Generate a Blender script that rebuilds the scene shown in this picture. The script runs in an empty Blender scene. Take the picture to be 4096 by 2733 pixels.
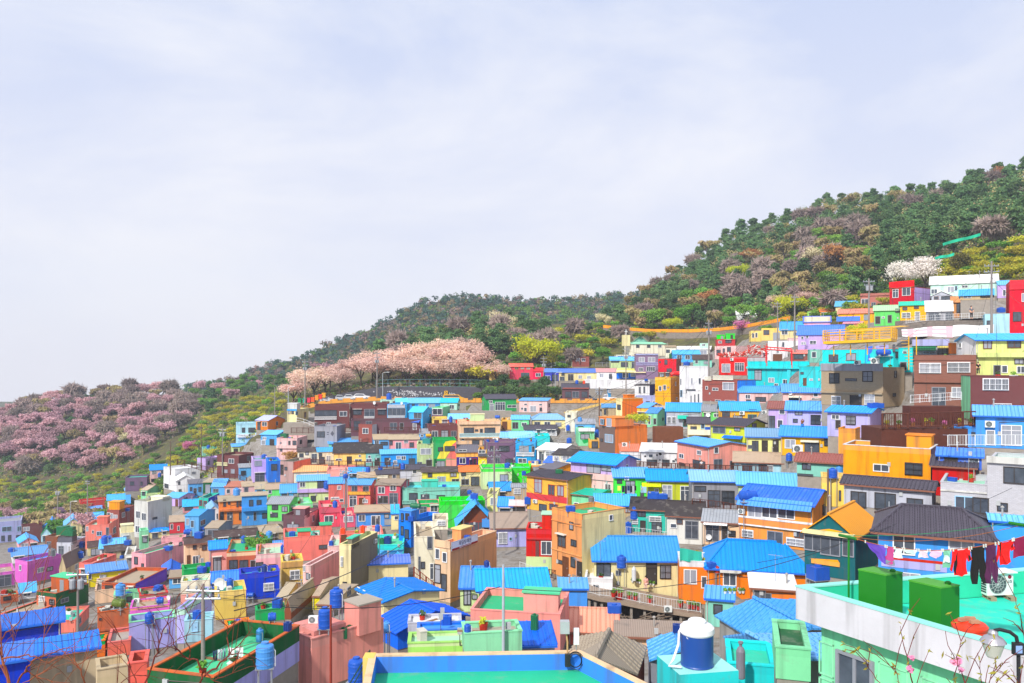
import bpy,math,random
import numpy as np
from mathutils import Vector,Matrix
from bpy_extras.object_utils import world_to_camera_view
sc=bpy.context.scene
COL=sc.collection
RN=random.Random(11)
# camera, world, sun, exposure
FPX,CX,HY=800.0,512.0,362.0
cam_d=bpy.data.cameras.new('camera');cam=bpy.data.objects.new('camera',cam_d);COL.objects.link(cam)
cam.location=(0,0,0);cam.rotation_euler=(math.radians(90),0,0)
cam_d.sensor_width=36;cam_d.lens=36*FPX/1024;cam_d.shift_y=(HY-341.5)/1024
cam_d.clip_start=0.1;cam_d.clip_end=6000
sc.camera=cam
SUN=Vector((-0.46,-0.78,0.78)).normalized()
sd=bpy.data.lights.new('sun','SUN');so=bpy.data.objects.new('sun',sd);COL.objects.link(so)
sd.energy=4.3;sd.angle=math.radians(2.0);sd.color=(1.0,0.95,0.87)
so.rotation_euler=SUN.to_track_quat('Z','Y').to_euler()
so.location=(0,0,80)
W=bpy.data.worlds.new('World');sc.world=W;W.use_nodes=True
nt=W.node_tree;nt.nodes.clear()
def N(t,typ,**kw):
 n=t.nodes.new(typ)
 for k,v in kw.items():
  setattr(n,k,v)
 return n
out=N(nt,'ShaderNodeOutputWorld');bg=N(nt,'ShaderNodeBackground');bg.inputs[1].default_value=0.1
sky=N(nt,'ShaderNodeTexSky');sky.sky_type='NISHITA';sky.sun_disc=False
sky.sun_elevation=math.asin(SUN.z);sky.sun_rotation=math.atan2(SUN.x,SUN.y);sky.dust_density=2.0
tc=N(nt,'ShaderNodeTexCoord');mp=N(nt,'ShaderNodeMapping');mp.inputs['Scale'].default_value=(1.5,1.0,3.6)
mp.inputs['Location'].default_value=(0.31,0.2,0.55);mp.inputs['Rotation'].default_value=(0.0,0.28,0.0)
n1=N(nt,'ShaderNodeTexNoise');n1.inputs['Scale'].default_value=1.35;n1.inputs['Detail'].default_value=7;n1.inputs['Roughness'].default_value=.56
n1.inputs['Distortion'].default_value=.35
r1=N(nt,'ShaderNodeValToRGB')
e=r1.color_ramp.elements;e[0].position=.39;e[1].position=.63
e[0].color=(5.7,6.4,8.5,1);e[1].color=(9.0,9.0,9.3,1)
sx=N(nt,'ShaderNodeSeparateXYZ');r2=N(nt,'ShaderNodeMapRange')
r2.inputs[1].default_value=0.0;r2.inputs[2].default_value=0.42;r2.inputs[3].default_value=0.85;r2.inputs[4].default_value=0.0
m1=N(nt,'ShaderNodeMixRGB');m1.inputs[2].default_value=(8.9,8.6,9.1,1)
m2=N(nt,'ShaderNodeMixRGB');m2.inputs[0].default_value=0.90
L=nt.links.new
L(tc.outputs['Generated'],mp.inputs[0]);L(mp.outputs[0],n1.inputs[0]);L(n1.outputs[0],r1.inputs[0])
L(tc.outputs['Generated'],sx.inputs[0]);L(sx.outputs[2],r2.inputs[0]);L(r2.outputs[0],m1.inputs[0]);L(r1.outputs[0],m1.inputs[1])
L(sky.outputs[0],m2.inputs[1]);L(m1.outputs[0],m2.inputs[2]);L(m2.outputs[0],bg.inputs[0]);L(bg.outputs[0],out.inputs[0])
sc.view_settings.view_transform='Standard';sc.view_settings.look='None'
sc.view_settings.exposure=0.24;sc.view_settings.gamma=1.0
sc.cycles.use_denoising=True
sc.cycles.max_bounces=5;sc.cycles.diffuse_bounces=3;sc.cycles.glossy_bounces=2;sc.cycles.transparent_max_bounces=6
sc.cycles.volume_bounces=0
# palette and materials
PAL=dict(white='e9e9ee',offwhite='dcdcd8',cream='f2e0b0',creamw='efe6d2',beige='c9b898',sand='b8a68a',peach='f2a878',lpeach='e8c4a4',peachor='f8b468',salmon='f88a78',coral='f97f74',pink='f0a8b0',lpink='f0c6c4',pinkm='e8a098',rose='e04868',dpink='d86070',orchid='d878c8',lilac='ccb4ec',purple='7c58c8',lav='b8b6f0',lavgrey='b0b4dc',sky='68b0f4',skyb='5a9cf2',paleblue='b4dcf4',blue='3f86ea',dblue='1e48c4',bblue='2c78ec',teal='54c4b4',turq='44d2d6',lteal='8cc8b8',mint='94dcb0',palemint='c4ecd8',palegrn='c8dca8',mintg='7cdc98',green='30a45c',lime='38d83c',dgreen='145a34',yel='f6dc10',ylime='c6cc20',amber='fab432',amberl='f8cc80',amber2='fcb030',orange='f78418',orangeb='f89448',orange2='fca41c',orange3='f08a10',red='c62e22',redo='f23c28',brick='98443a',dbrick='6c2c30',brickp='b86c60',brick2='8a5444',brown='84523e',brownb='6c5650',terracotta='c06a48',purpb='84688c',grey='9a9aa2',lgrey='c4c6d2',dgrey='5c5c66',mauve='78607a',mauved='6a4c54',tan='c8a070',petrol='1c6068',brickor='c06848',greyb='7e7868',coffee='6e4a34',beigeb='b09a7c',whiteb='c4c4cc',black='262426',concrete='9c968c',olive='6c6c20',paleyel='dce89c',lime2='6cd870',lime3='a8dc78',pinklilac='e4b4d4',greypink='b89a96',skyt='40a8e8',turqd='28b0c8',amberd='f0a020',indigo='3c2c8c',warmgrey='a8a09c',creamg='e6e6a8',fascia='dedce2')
def lin(h,k=1.0):
 c=[int(h[i:i+2],16)/255 for i in(0,2,4)]
 c=[(x/12.92 if x<=.04045 else((x+.055)/1.055)**2.4)for x in c]
 return tuple(min(.82,max(.012,x*k))for x in c)+(1,)
MATS={}
def newmat(name):
 m=bpy.data.materials.new(name);m.use_nodes=True
 t=m.node_tree;b=t.nodes['Principled BSDF']
 return m,t,b
def mixc(t,fac,a,b,mode='MIX'):
 n=N(t,'ShaderNodeMixRGB');n.blend_type=mode
 for i,v in((0,fac),(1,a),(2,b)):
  if hasattr(v,'is_linked'):
   t.links.new(v,n.inputs[i])
  else:
   n.inputs[i].default_value=v
 return n.outputs[0]
def noise(t,vec,scale,detail=3,rough=.6,sc3=None):
 if sc3:
  m=N(t,'ShaderNodeMapping');m.inputs['Scale'].default_value=sc3;t.links.new(vec,m.inputs[0]);vec=m.outputs[0]
 n=N(t,'ShaderNodeTexNoise');n.inputs['Scale'].default_value=scale;n.inputs['Detail'].default_value=detail;n.inputs['Roughness'].default_value=rough
 t.links.new(vec,n.inputs[0]);return n.outputs[0]
def ramp(t,fac,p0,p1,c0=(0,0,0,1),c1=(1,1,1,1)):
 n=N(t,'ShaderNodeValToRGB');e=n.color_ramp.elements;e[0].position=p0;e[1].position=p1;e[0].color=c0;e[1].color=c1
 t.links.new(fac,n.inputs[0]);return n.outputs[0]
def sat(rgb,f):
 g=sum(rgb[:3])/3
 return tuple(max(0,g+(c-g)*f)for c in rgb[:3])+(1,)
def mul(c,k):
 return tuple(min(.86,x*k)for x in c[:3])+(1,)
def bump(t,b,h,strength=.3,dist=.02):
 n=N(t,'ShaderNodeBump');n.inputs['Strength'].default_value=strength;n.inputs['Distance'].default_value=dist
 t.links.new(h,n.inputs['Height']);t.links.new(n.outputs[0],b.inputs['Normal'])
def vary(t,a,lo,hi,h0=.495,h1=.505,s0=.92):
 o=N(t,'ShaderNodeObjectInfo').outputs['Random'];hv=N(t,'ShaderNodeHueSaturation')
 for k,(x,y),mm in(('Value',(lo,hi),1),('Hue',(h0,h1),7.3),('Saturation',(s0,1.04),13.7)):
  f=N(t,'ShaderNodeMath');f.operation='MULTIPLY';f.inputs[1].default_value=mm;q=N(t,'ShaderNodeMath');q.operation='FRACT';r=N(t,'ShaderNodeMapRange');r.inputs[3].default_value=x;r.inputs[4].default_value=y
  t.links.new(o,f.inputs[0]);t.links.new(f.outputs[0],q.inputs[0]);t.links.new(q.outputs[0],r.inputs[0]);t.links.new(r.outputs[0],hv.inputs[k])
 t.links.new(a,hv.inputs['Color']);return hv.outputs[0]
PK=0.92
def paint(col):
 """weathered wall paint"""
 k='paint_'+col
 if k in MATS:return MATS[k]
 if col in('brick','dbrick','brickp','brick2','brownb','purpb','beigeb','whiteb'):
  return brick(col)
 m,t,b=newmat(k);c=mul(sat(lin(PAL[col],PK),1.22),.97)
 g=N(t,'ShaderNodeNewGeometry').outputs['Position']
 big=noise(t,g,.55,6,.7);st=noise(t,g,1.0,3,.6,(1.6,1.6,.12));fine=noise(t,g,9,2)
 a=mixc(t,big,mul(c,.76),mul(c,1.16))
 stain=mul(mixdirt(c),.48)
 a=mixc(t,ramp(t,st,.50,.74,(0,0,0,1),(.7,.7,.7,1)),a,stain)
 pe=noise(t,g,.9,6,.75)
 a=mixc(t,ramp(t,pe,.62,.66,(0,0,0,1),(.3,.3,.3,1)),a,mul(mixdirt(c),.9))
 a=vary(t,a,.88,1.1)
 t.links.new(a,b.inputs['Base Color']);b.inputs['Roughness'].default_value=.78
 b.inputs['Specular IOR Level'].default_value=.25
 bump(t,b,fine,.25,.01)
 MATS[k]=m;return m
def mixdirt(c):
 d=(.30,.27,.23)
 return tuple(x*.55+y*.45 for x,y in zip(c[:3],d))+(1,)
def uvnode(t):
 return N(t,'ShaderNodeUVMap').outputs[0]
def brick(col):
 k='brick_'+col
 if k in MATS:return MATS[k]
 m,t,b=newmat(k);c=lin(PAL[col],PK)
 uv=uvnode(t);br=N(t,'ShaderNodeTexBrick');t.links.new(uv,br.inputs[0])
 br.inputs['Scale'].default_value=1.0;br.inputs['Brick Width'].default_value=.30;br.inputs['Row Height'].default_value=.10
 br.inputs['Mortar Size'].default_value=.012;br.inputs['Color1'].default_value=mul(c,1.15);br.inputs['Color2'].default_value=mul(c,.85)
 mo=mul(c,.6)if col in('whiteb','beigeb')else mul(mixdirt(c),1.0)
 br.inputs['Mortar'].default_value=mo
 g=N(t,'ShaderNodeNewGeometry').outputs['Position']
 big=noise(t,g,.4,4,.65)
 a=mixc(t,big,br.outputs[0],mul(c,.85));st=noise(t,g,1.0,3,.6,(1.3,1.3,.15))
 a=mixc(t,ramp(t,st,.6,.85,(0,0,0,1),(.5,.5,.5,1)),a,mul(mixdirt(c),.6))
 t.links.new(a,b.inputs['Base Color']);b.inputs['Roughness'].default_value=.85
 bump(t,b,br.outputs[1],-.3,.01)
 MATS[k]=m;return m
ROOFC=dict(blue='4294e6',bluedeep='2c6cd6',tealnear='16d0b4',greennear='18b884',sky='58aeee',skyp='88bfec',pale='4cb6ec',slate='4a4450',dgrey='66626c',black='342c2c',brown='4a3632',dbrown='4a3c3c',dtan='786660',tan='a8977f',asb='8e8072',grey='8c9098',terracotta='9c5c54',orange='f7840e',ored='f46418',green='1fae74',teal='2ec0a0',palegrn='b4d8b0',palegreen='a8d8b8',lav='a0a4ec',white='ecedf0',rust='b88068',terrap='d8a0a4',blueviolet='4468d8',coralred='d85048',coral='e07858',mint='9cd8bc',salmonm='f49078',yellow='f4d860',yrust='e89a10',olive='6c7028',lgreen='48c890',redroof='d88890',turqroof='28c8b0',bluegrey='78a0c8',deepgreen='1c7c48',lpink='ecc8c8',conc='a89e90')
def metal(col):
 """standing-seam or corrugated sheet roof"""
 k='roofsheet_'+col
 if k in MATS:return MATS[k]
 m,t,b=newmat(k);c=sat(lin(ROOFC[col],.95),1.15);uv=uvnode(t)
 s=N(t,'ShaderNodeSeparateXYZ');t.links.new(uv,s.inputs[0])
 per=.17 if col in('tan','asb','rust')else.36
 w=N(t,'ShaderNodeMath');w.operation='MULTIPLY';w.inputs[1].default_value=1/per;t.links.new(s.outputs[0],w.inputs[0])
 p=N(t,'ShaderNodeMath');p.operation='PINGPONG';p.inputs[1].default_value=.5;t.links.new(w.outputs[0],p.inputs[0])
 g=N(t,'ShaderNodeNewGeometry').outputs['Position']
 big=noise(t,g,.25,5,.7);patch=noise(t,g,.8,4,.6)
 a=mixc(t,big,mul(c,.80),mul(c,1.18))
 dirty=col in('tan','asb','rust','grey','brown','black','dtan','dbrown')
 a=mixc(t,ramp(t,patch,.55,.75,(0,0,0,1),((.75,)*3 if dirty else(.28,)*3)+(1,)),a,mul(mixdirt(c),.55 if dirty else 1.25))
 a=vary(t,a,.82,1.3,.484,.512,.82)
 seam=ramp(t,p.outputs[0],.0,.16,(1,1,1,1),(0,0,0,1))
 a=mixc(t,seam,a,mul(c,.62))
 t.links.new(a,b.inputs['Base Color']);b.inputs['Roughness'].default_value=.85 if dirty else.48
 if not dirty:b.inputs['Specular IOR Level'].default_value=.35
 bump(t,b,p.outputs[0],.55,.04)
 MATS[k]=m;return m
def tiles(col):
 k='rooftile_'+col
 if k in MATS:return MATS[k]
 m,t,b=newmat(k);c=lin(ROOFC[col],.95);uv=uvnode(t)
 s=N(t,'ShaderNodeSeparateXYZ');t.links.new(uv,s.inputs[0])
 def pp(i,per):
  w=N(t,'ShaderNodeMath');w.operation='MULTIPLY';w.inputs[1].default_value=1/per;t.links.new(s.outputs[i],w.inputs[0])
  f=N(t,'ShaderNodeMath');f.operation='FRACT' if i else 'PINGPONG'
  if not i:f.inputs[1].default_value=.5
  t.links.new(w.outputs[0],f.inputs[0]);return f.outputs[0]
 u,v=pp(0,.34),pp(1,.42)
 g=N(t,'ShaderNodeNewGeometry').outputs['Position']
 a=mixc(t,noise(t,g,.9,5,.7),mul(c,.7),mul(c,1.35))
 a=mixc(t,ramp(t,v,.0,.18,(1,1,1,1),(0,0,0,1)),a,mul(c,.45))
 a=mixc(t,ramp(t,u,.0,.2,(.7,.7,.7,1),(0,0,0,1)),a,mul(c,.5))
 t.links.new(a,b.inputs['Base Color']);b.inputs['Roughness'].default_value=.5
 h=N(t,'ShaderNodeMath');h.operation='ADD';t.links.new(u,h.inputs[0]);t.links.new(v,h.inputs[1])
 bump(t,b,h.outputs[0],.8,.06)
 MATS[k]=m;return m
def deckm(col):
 k='deck_'+col
 if k in MATS:return MATS[k]
 m,t,b=newmat(k);c=lin(ROOFC.get(col)or PAL[col],.95)
 g=N(t,'ShaderNodeNewGeometry').outputs['Position']
 a=mixc(t,noise(t,g,.5,5,.7),mul(c,.78),mul(c,1.2))
 a=mixc(t,ramp(t,noise(t,g,.9,6,.7),.54,.64,(0,0,0,1),(.6,.6,.6,1)),a,mul(mixdirt(c),1.0))
 t.links.new(a,b.inputs['Base Color']);b.inputs['Roughness'].default_value=.7
 bump(t,b,noise(t,g,14,2),.2,.01)
 MATS[k]=m;return m
def flat(name,hexc,rough=.6,metallic=0,k=.95,var=.2,spec=.3):
 key='m_'+name
 if key in MATS:return MATS[key]
 m,t,b=newmat(name);c=lin(hexc,k)
 g=N(t,'ShaderNodeNewGeometry').outputs['Position']
 t.links.new(mixc(t,noise(t,g,1.7,4,.65),mul(c,1-var),mul(c,1+var)),b.inputs['Base Color'])
 b.inputs['Roughness'].default_value=rough;b.inputs['Metallic'].default_value=metallic;b.inputs['Specular IOR Level'].default_value=spec
 MATS[key]=m;return m
def glass():
 if 'glass' in MATS:return MATS['glass']
 m,t,b=newmat('window_glass');g=N(t,'ShaderNodeNewGeometry').outputs['Position']
 oi=N(t,'ShaderNodeObjectInfo').outputs['Random']
 a=mixc(t,noise(t,g,1.3,3),(.02,.025,.035,1),(.12,.14,.18,1))
 cur=mixc(t,noise(t,g,3.0,2,.6,(1,1,.05)),(.16,.18,.24,1),(.42,.43,.48,1))
 a=mixc(t,ramp(t,oi,.74,.76),a,cur)
 t.links.new(a,b.inputs['Base Color']);b.inputs['Roughness'].default_value=.12;b.inputs['Specular IOR Level'].default_value=.5
 MATS['glass']=m;return m
def M_frame(c):
 return flat('frame_'+c,dict(w='e6e8ec',d='3c3634',b='6a4028',g='8c8f98',r='a02c20',s='9cc8f0',k='1c1c1e',y='d8a030',t='208880')[c],.5)
CONC=lambda:flat('concrete_wall','958d84',.9,0,.95,.3)
# mesh helper
class MB:
 def __init__(s):
  s.v=[];s.f=[];s.mi=[]
 def face(s,pts,m=0):
  n=len(s.v);s.v.extend([tuple(p)for p in pts]);s.f.append(list(range(n,n+len(pts))));s.mi.append(m)
 def box(s,x0,x1,y0,y1,z0,z1,m=0,mats=None,skip=''):
  if x0>x1:x0,x1=x1,x0
  if y0>y1:y0,y1=y1,y0
  if z0>z1:z0,z1=z1,z0
  n=len(s.v)
  s.v.extend([(x0,y0,z0),(x1,y0,z0),(x1,y1,z0),(x0,y1,z0),(x0,y0,z1),(x1,y0,z1),(x1,y1,z1),(x0,y1,z1)])
  for key,q in(('f',(0,1,5,4)),('r',(1,2,6,5)),('k',(2,3,7,6)),('l',(3,0,4,7)),('t',(4,5,6,7)),('b',(3,2,1,0))):
   if key in skip:continue
   s.f.append([n+i for i in q]);s.mi.append((mats or{}).get(key,m))
  return s
 def prism(s,poly,axis,a0,a1,m=0,me=None):
  """poly: 2D points; axis 'x': poly in (y,z) extruded in x; 'y': poly in (x,z); 'z': (x,y). me=(material at a0 end, at a1 end)"""
  def P(p,a):
   return(a,p[0],p[1])if axis=='x' else((p[0],a,p[1])if axis=='y' else(p[0],p[1],a))
  n=len(poly);b=len(s.v)
  s.v.extend([P(p,a0)for p in poly]+[P(p,a1)for p in poly])
  ar=sum(poly[i][0]*poly[(i+1)%n][1]-poly[(i+1)%n][0]*poly[i][1]for i in range(n))
  ccw=ar>0
  if axis=='y':ccw=not ccw
  if a1<a0:ccw=not ccw
  for i in range(n):
   j=(i+1)%n
   q=[b+i,b+j,b+n+j,b+n+i]
   s.f.append(q if ccw else q[::-1]);s.mi.append(m)
  q=list(range(b,b+n));r=list(range(b+n,b+2*n))
  s.f.append(q[::-1]if ccw else q);s.mi.append(me[0]if me else m)
  s.f.append(r if ccw else r[::-1]);s.mi.append(me[1]if me else m)
  return s
 def lathe(s,prof,n=16,c=(0,0,0),m=0,axis='z'):
  b=len(s.v)
  for r,z in prof:
   for i in range(n):
    a=2*math.pi*i/n;x,y=r*math.cos(a),r*math.sin(a)
    p=(x,y,z)if axis=='z' else((z,x,y)if axis=='x' else(y,z,x))
    s.v.append((c[0]+p[0],c[1]+p[1],c[2]+p[2]))
  for k in range(len(prof)-1):
   for i in range(n):
    j=(i+1)%n
    s.f.append([b+k*n+i,b+k*n+j,b+(k+1)*n+j,b+(k+1)*n+i]);s.mi.append(m)
  s.f.append([b+i for i in range(n)][::-1]);s.mi.append(m)
  s.f.append([b+(len(prof)-1)*n+i for i in range(n)]);s.mi.append(m)
  return s
 def tube(s,pts,r,n=6,m=0):
  pts=[Vector(p)for p in pts];rr=r if isinstance(r,(list,tuple))else[r]*len(pts)
  b=len(s.v)
  for k,p in enumerate(pts):
   d=(pts[min(k+1,len(pts)-1)]-pts[max(k-1,0)])
   if d.length<1e-9:d=Vector((0,0,1))
   d.normalize();u=d.cross(Vector((0,0,1)))
   if u.length<.05:u=d.cross(Vector((1,0,0)))
   u.normalize();w=d.cross(u)
   for i in range(n):
    a=2*math.pi*i/n;q=p+(u*math.cos(a)+w*math.sin(a))*rr[k];s.v.append(tuple(q))
  for k in range(len(pts)-1):
   for i in range(n):
    j=(i+1)%n;s.f.append([b+k*n+i,b+(k+1)*n+i,b+(k+1)*n+j,b+k*n+j]);s.mi.append(m)
  s.f.append([b+i for i in range(n)]);s.mi.append(m)
  s.f.append([b+(len(pts)-1)*n+i for i in range(n)][::-1]);s.mi.append(m)
  return s
 def mesh(s,name,mats,uv=True,smooth=False):
  me=bpy.data.meshes.new(name);me.from_pydata(s.v,[],s.f)
  if not isinstance(mats,(list,tuple)):mats=[mats]
  for x in mats:me.materials.append(x)
  if len(mats)>1:me.polygons.foreach_set('material_index',s.mi)
  if uv and s.f:
   lay=me.uv_layers.new(name='UVMap');U=[]
   for f in s.f:
    a,bb,c=(Vector(s.v[f[i]])for i in(0,1,2))
    n=(bb-a).cross(c-a)
    if n.length<1e-12:n=Vector((0,0,1))
    n.normalize()
    if abs(n.z)>.97:tx,ty=Vector((1,0,0)),Vector((0,1,0))
    else:
     tx=Vector((0,0,1)).cross(n).normalized();ty=n.cross(tx)
    for i in f:
     p=Vector(s.v[i]);U+=[p.dot(tx),p.dot(ty)]
   lay.data.foreach_set('uv',U)
  if smooth:me.polygons.foreach_set('use_smooth',[True]*len(s.f))
  me.validate();me.update();return me
 def build(s,name,mats,parent=None,uv=True,smooth=False):
  return link(name,s.mesh(name,mats,uv,smooth),parent)
def link(name,data,parent=None,loc=None,rot=None):
 o=bpy.data.objects.new(name,data);COL.objects.link(o)
 if parent is not None:o.parent=parent
 if loc is not None:o.location=loc
 if rot is not None:o.rotation_euler=rot
 return o
LABELS=set()
def tag(o,label,cat,group=None,kind=None):
 o['label']=label;o['category']=cat
 if group:o['group']=group
 if kind:o['kind']=kind
 LABELS.add(label);return o
def thing(name,label,cat,loc=(0,0,0),rz=0,group=None):
 o=link(name,None,None,loc,(0,0,rz));o.empty_display_size=.3
 return tag(o,label,cat,group)
def struct(o):
 o['kind']='structure';return o
def copy_thing(root,loc,rz=None,label=None,group=None,scale=None):
 r=root.copy();COL.objects.link(r);r.location=loc
 if rz is not None:r.rotation_euler=(0,0,rz)
 if scale is not None:r.scale=(scale,)*3 if not isinstance(scale,tuple)else scale
 if label:r['label']=label
 if group:r['group']=group
 for ch in root.children:
  c=ch.copy();COL.objects.link(c);c.parent=r
  for g in ch.children:
   d=g.copy();COL.objects.link(d);d.parent=c
 return r
 # picture coordinates -> rays
TL=dict(A=(0,1500),B=(1024,1500),C=(2048,1500),E=(3072,1500),F=(0,2050),G=(1024,2050),H=(2048,2050),I=(3072,2050),J=(3072,900),K=(2048,1000),L=(1024,1100))
def px(t,x):return x if t=='Z' else(TL[t][0]+x/2.2925)/4
def py(t,y):return y if t=='Z' else(TL[t][1]+y/2.2925)/4
def P(x,y,D):return Vector(((x-CX)/FPX*D,D,(HY-y)/FPX*D))
COLS={-140:[(500,470),(520,360),(540,270),(560,205),(600,130),(640,95),(683,65),(760,40),(900,24)],0:[(407,440),(430,410),(480,365),(520,310),(540,250),(555,190),(600,130),(640,95),(683,65),(760,40),(900,24)],100:[(392,455),(430,400),(480,345),(505,290),(520,235),(550,175),(600,115),(640,85),(683,60),(760,40),(900,24)],190:[(394,460),(430,370),(465,290),(490,220),(520,170),(560,130),(600,105),(640,76),(683,55),(760,38),(900,24)],256:[(388,450),(410,330),(428,240),(440,205),(460,185),(500,163),(545,135),(580,110),(640,72),(683,50),(760,36),(900,24)],300:[(385,330),(395,270),(404,236),(420,200),(460,180),(500,158),(545,127),(580,104),(640,70),(683,48),(760,36),(900,24)],340:[(375,305),(390,262),(402,238),(421,198),(460,175),(500,152),(545,122),(580,100),(640,68),(683,46),(760,36),(900,24)],400:[(352,305),(388,255),(400,236),(421,195),(460,172),(500,146),(545,118),(580,97),(640,66),(683,45),(760,36),(900,24)],480:[(325,330),(345,285),(387,250),(401,236),(421,192),(460,168),(500,142),(545,115),(580,95),(640,64),(683,44),(760,36),(900,24)],540:[(322,330),(345,285),(380,250),(400,232),(420,190),(460,163),(500,137),(545,112),(580,92),(640,62),(683,43),(760,36),(900,24)],600:[(322,320),(340,285),(362,262),(376,250),(400,230),(420,182),(460,150),(500,125),(545,104),(580,88),(640,60),(683,42),(760,36),(900,24)],650:[(295,350),(320,310),(336,288),(358,262),(380,240),(400,215),(430,165),(460,140),(500,113),(545,98),(580,85),(640,58),(683,42),(760,36),(900,24)],720:[(250,375),(285,325),(328,285),(350,240),(380,195),(405,160),(440,132),(478,114),(500,103),(545,92),(580,82),(640,56),(683,41),(760,36),(900,24)],800:[(222,375),(250,330),(290,280),(320,230),(335,200),(365,155),(405,124),(440,112),(478,101),(505,94),(545,84),(580,76),(640,52),(683,40),(760,36),(900,24)],860:[(206,360),(240,300),(280,235),(310,195),(340,160),(365,138),(407,113),(440,103),(478,94),(510,82),(545,74),(580,66),(640,48),(683,38),(760,34),(900,24)],930:[(201,340),(230,280),(270,205),(295,172),(320,149),(365,120),(407,99),(440,90),(478,82),(515,72),(545,65),(580,58),(640,45),(683,36),(760,32),(900,24)],1024:[(176,310),(205,250),(240,200),(270,175),(290,162),(333,138),(365,113),(407,94),(440,84),(478,77),(515,69),(545,62),(580,56),(640,43),(683,34),(760,32),(900,24)],1160:[(150,290),(205,220),(270,160),(333,125),(407,88),(440,78),(515,66),(580,54),(683,34),(760,30),(900,24)],}
CK=sorted(COLS)
CT=np.array([COLS[k][0][0]for k in CK])
def topy(x):return float(np.interp(x,CK,CT))
def _cd(k,y):
 a=COLS[k];ys=[p[0]for p in a];ds=[1/p[1]for p in a]
 if y<ys[0]:
  return a[0][1]+(ys[0]-y)*2.2
 return 1/float(np.interp(y,ys,ds))
def depth(x,y):
 x=min(max(x,CK[0]),CK[-1]);i=min(max(int(np.searchsorted(CK,x))-1,0),len(CK)-2)
 t=(x-CK[i])/(CK[i+1]-CK[i])
 return _cd(CK[i],y)*(1-t)+_cd(CK[i+1],y)*t
 # ground
def ground_mat(name,cols,sc_=.08,b_=.5):
 m,t,b=newmat(name);g=N(t,'ShaderNodeNewGeometry').outputs['Position']
 a=mixc(t,ramp(t,noise(t,g,sc_,6,.65),.35,.65),cols[0],cols[1])
 a=mixc(t,ramp(t,noise(t,g,sc_*4.1,5,.7),.45,.65),a,cols[2])
 a=mixc(t,ramp(t,noise(t,g,1.3,4,.7),.5,.7,(0,0,0,1),(.7,.7,.7,1)),a,cols[3])
 t.links.new(a,b.inputs['Base Color']);b.inputs['Roughness'].default_value=.95;b.inputs['Specular IOR Level'].default_value=.1
 bump(t,b,noise(t,g,1.6,5,.7),b_,.3);return m
m_hill=ground_mat('hill_soil',[(.075,.085,.03,1),(.10,.07,.06,1),(.16,.15,.04,1),(.05,.06,.03,1)])
m_town=ground_mat('town_concrete',[(.30,.28,.26,1),(.22,.20,.18,1),(.16,.13,.10,1),(.34,.33,.32,1)],.15,.2)
TB=[(-140,535),(0,530),(100,512),(180,485),(230,448),(262,428),(300,408),(560,392),(600,372),(640,352),(700,342),(800,326),(900,296),(1024,280),(1160,250)]
def town_top(x):return float(np.interp(x,[p[0]for p in TB],[p[1]for p in TB]))
RX=[296,330,381,420,460,500,547,585,622]
RYB=[411,403.5,400.5,402,402.5,402.5,403,403,402.5]
def rd(x):return float(np.interp(x,[290,340,400,480,540,622],[236,236,236,235,232,229]))
def build_ground():
 xs=list(range(-140,1161,6));nr=150;v=[];f=[];mi=[]
 for x in xs:
  t=topy(x);Dt=depth(x,t)
  p=P(x,t,Dt)
  v.append((p.x*1.28,p.y*1.28,p.z-45));v.append((p.x*1.1,p.y*1.1,p.z-7))
  for r in range(nr):
   y=t+(900-t)*(r/(nr-1))**1.15
   q=P(x,y,depth(x,y));v.append((q.x,q.y,q.z-.7))
  q=P(x,900,24);v.append((q.x*.5,8,-17));v.append((q.x*1.5,-30,-6))
 n=nr+4
 for i in range(len(xs)-1):
  for r in range(n-1):
   a=i*n+r;f.append([a,a+1,a+n+1,a+n])
   y=topy(xs[i])+(900-topy(xs[i]))*(max(0,r-2)/(nr-1))**1.15
   mi.append(1 if y>town_top(xs[i])+2 else 0)
 V=np.array(v)
 for h in HL:
  dx,dy=V[:,0]-h.O.x,V[:,1]-h.O.y;u=dx*h.ex.x+dy*h.ex.y;w=dx*h.ey.x+dy*h.ey.y
  k=(u>-.7)&(u<h.W+.7)&(w>-3.2)&(w<h.dep+.2);V[k,2]=np.minimum(V[k,2],h.z0-.25)
 XP=CX+FPX*V[:,0]/np.maximum(V[:,1],1)
 rdv=np.interp(XP,[290,340,400,480,540,622],[236,236,236,235,232,229])
 k=(XP>298)&(XP<622)&(V[:,1]>rdv-1)&(V[:,1]<rdv+16);V[k,2]=np.minimum(V[k,2],np.interp(XP[k],RX,[(HY-y)/FPX*rd(x)for x,y in zip(RX,RYB)])-.35)
 k=(XP>330)&(XP<622)&(V[:,1]>190)&(V[:,1]<rdv-.2);V[k,2]=np.minimum(V[k,2],-14.6)
 k=(XP>585)&(XP<712)&(V[:,1]>60)&(V[:,1]<84);V[k,2]=np.minimum(V[k,2],np.interp(XP[k],[585,610,660,712],[-25.6,-26.8,-27.5,-27.9])-2.2)
 v=V.tolist()
 me=bpy.data.meshes.new('hillside');me.from_pydata(v,[],f);me.materials.append(m_hill);me.materials.append(m_town)
 me.polygons.foreach_set('material_index',mi);me.polygons.foreach_set('use_smooth',[True]*len(f));me.update()
 struct(link('hillside',me))
def far_land():
 b=MB();b.face([(-1400,-60,-62),(1400,-60,-62),(1400,1250,-62),(-1400,1250,-62)]);struct(b.build('land',m_hill))
far_land()
RIDGE=[(150,398),(190,388),(209,388),(270,366),(305,358),(340,341),(375,328),(401,315),(423,304),(450,300),(479,298),(523,302),(566,302),(610,298),(640,295),(700,300),(760,310)]
def rid(x):return float(np.interp(x,[p[0]for p in RIDGE],[p[1]for p in RIDGE]))
def far_depth(x,y):return 640-(y-rid(x))*2.4
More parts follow.
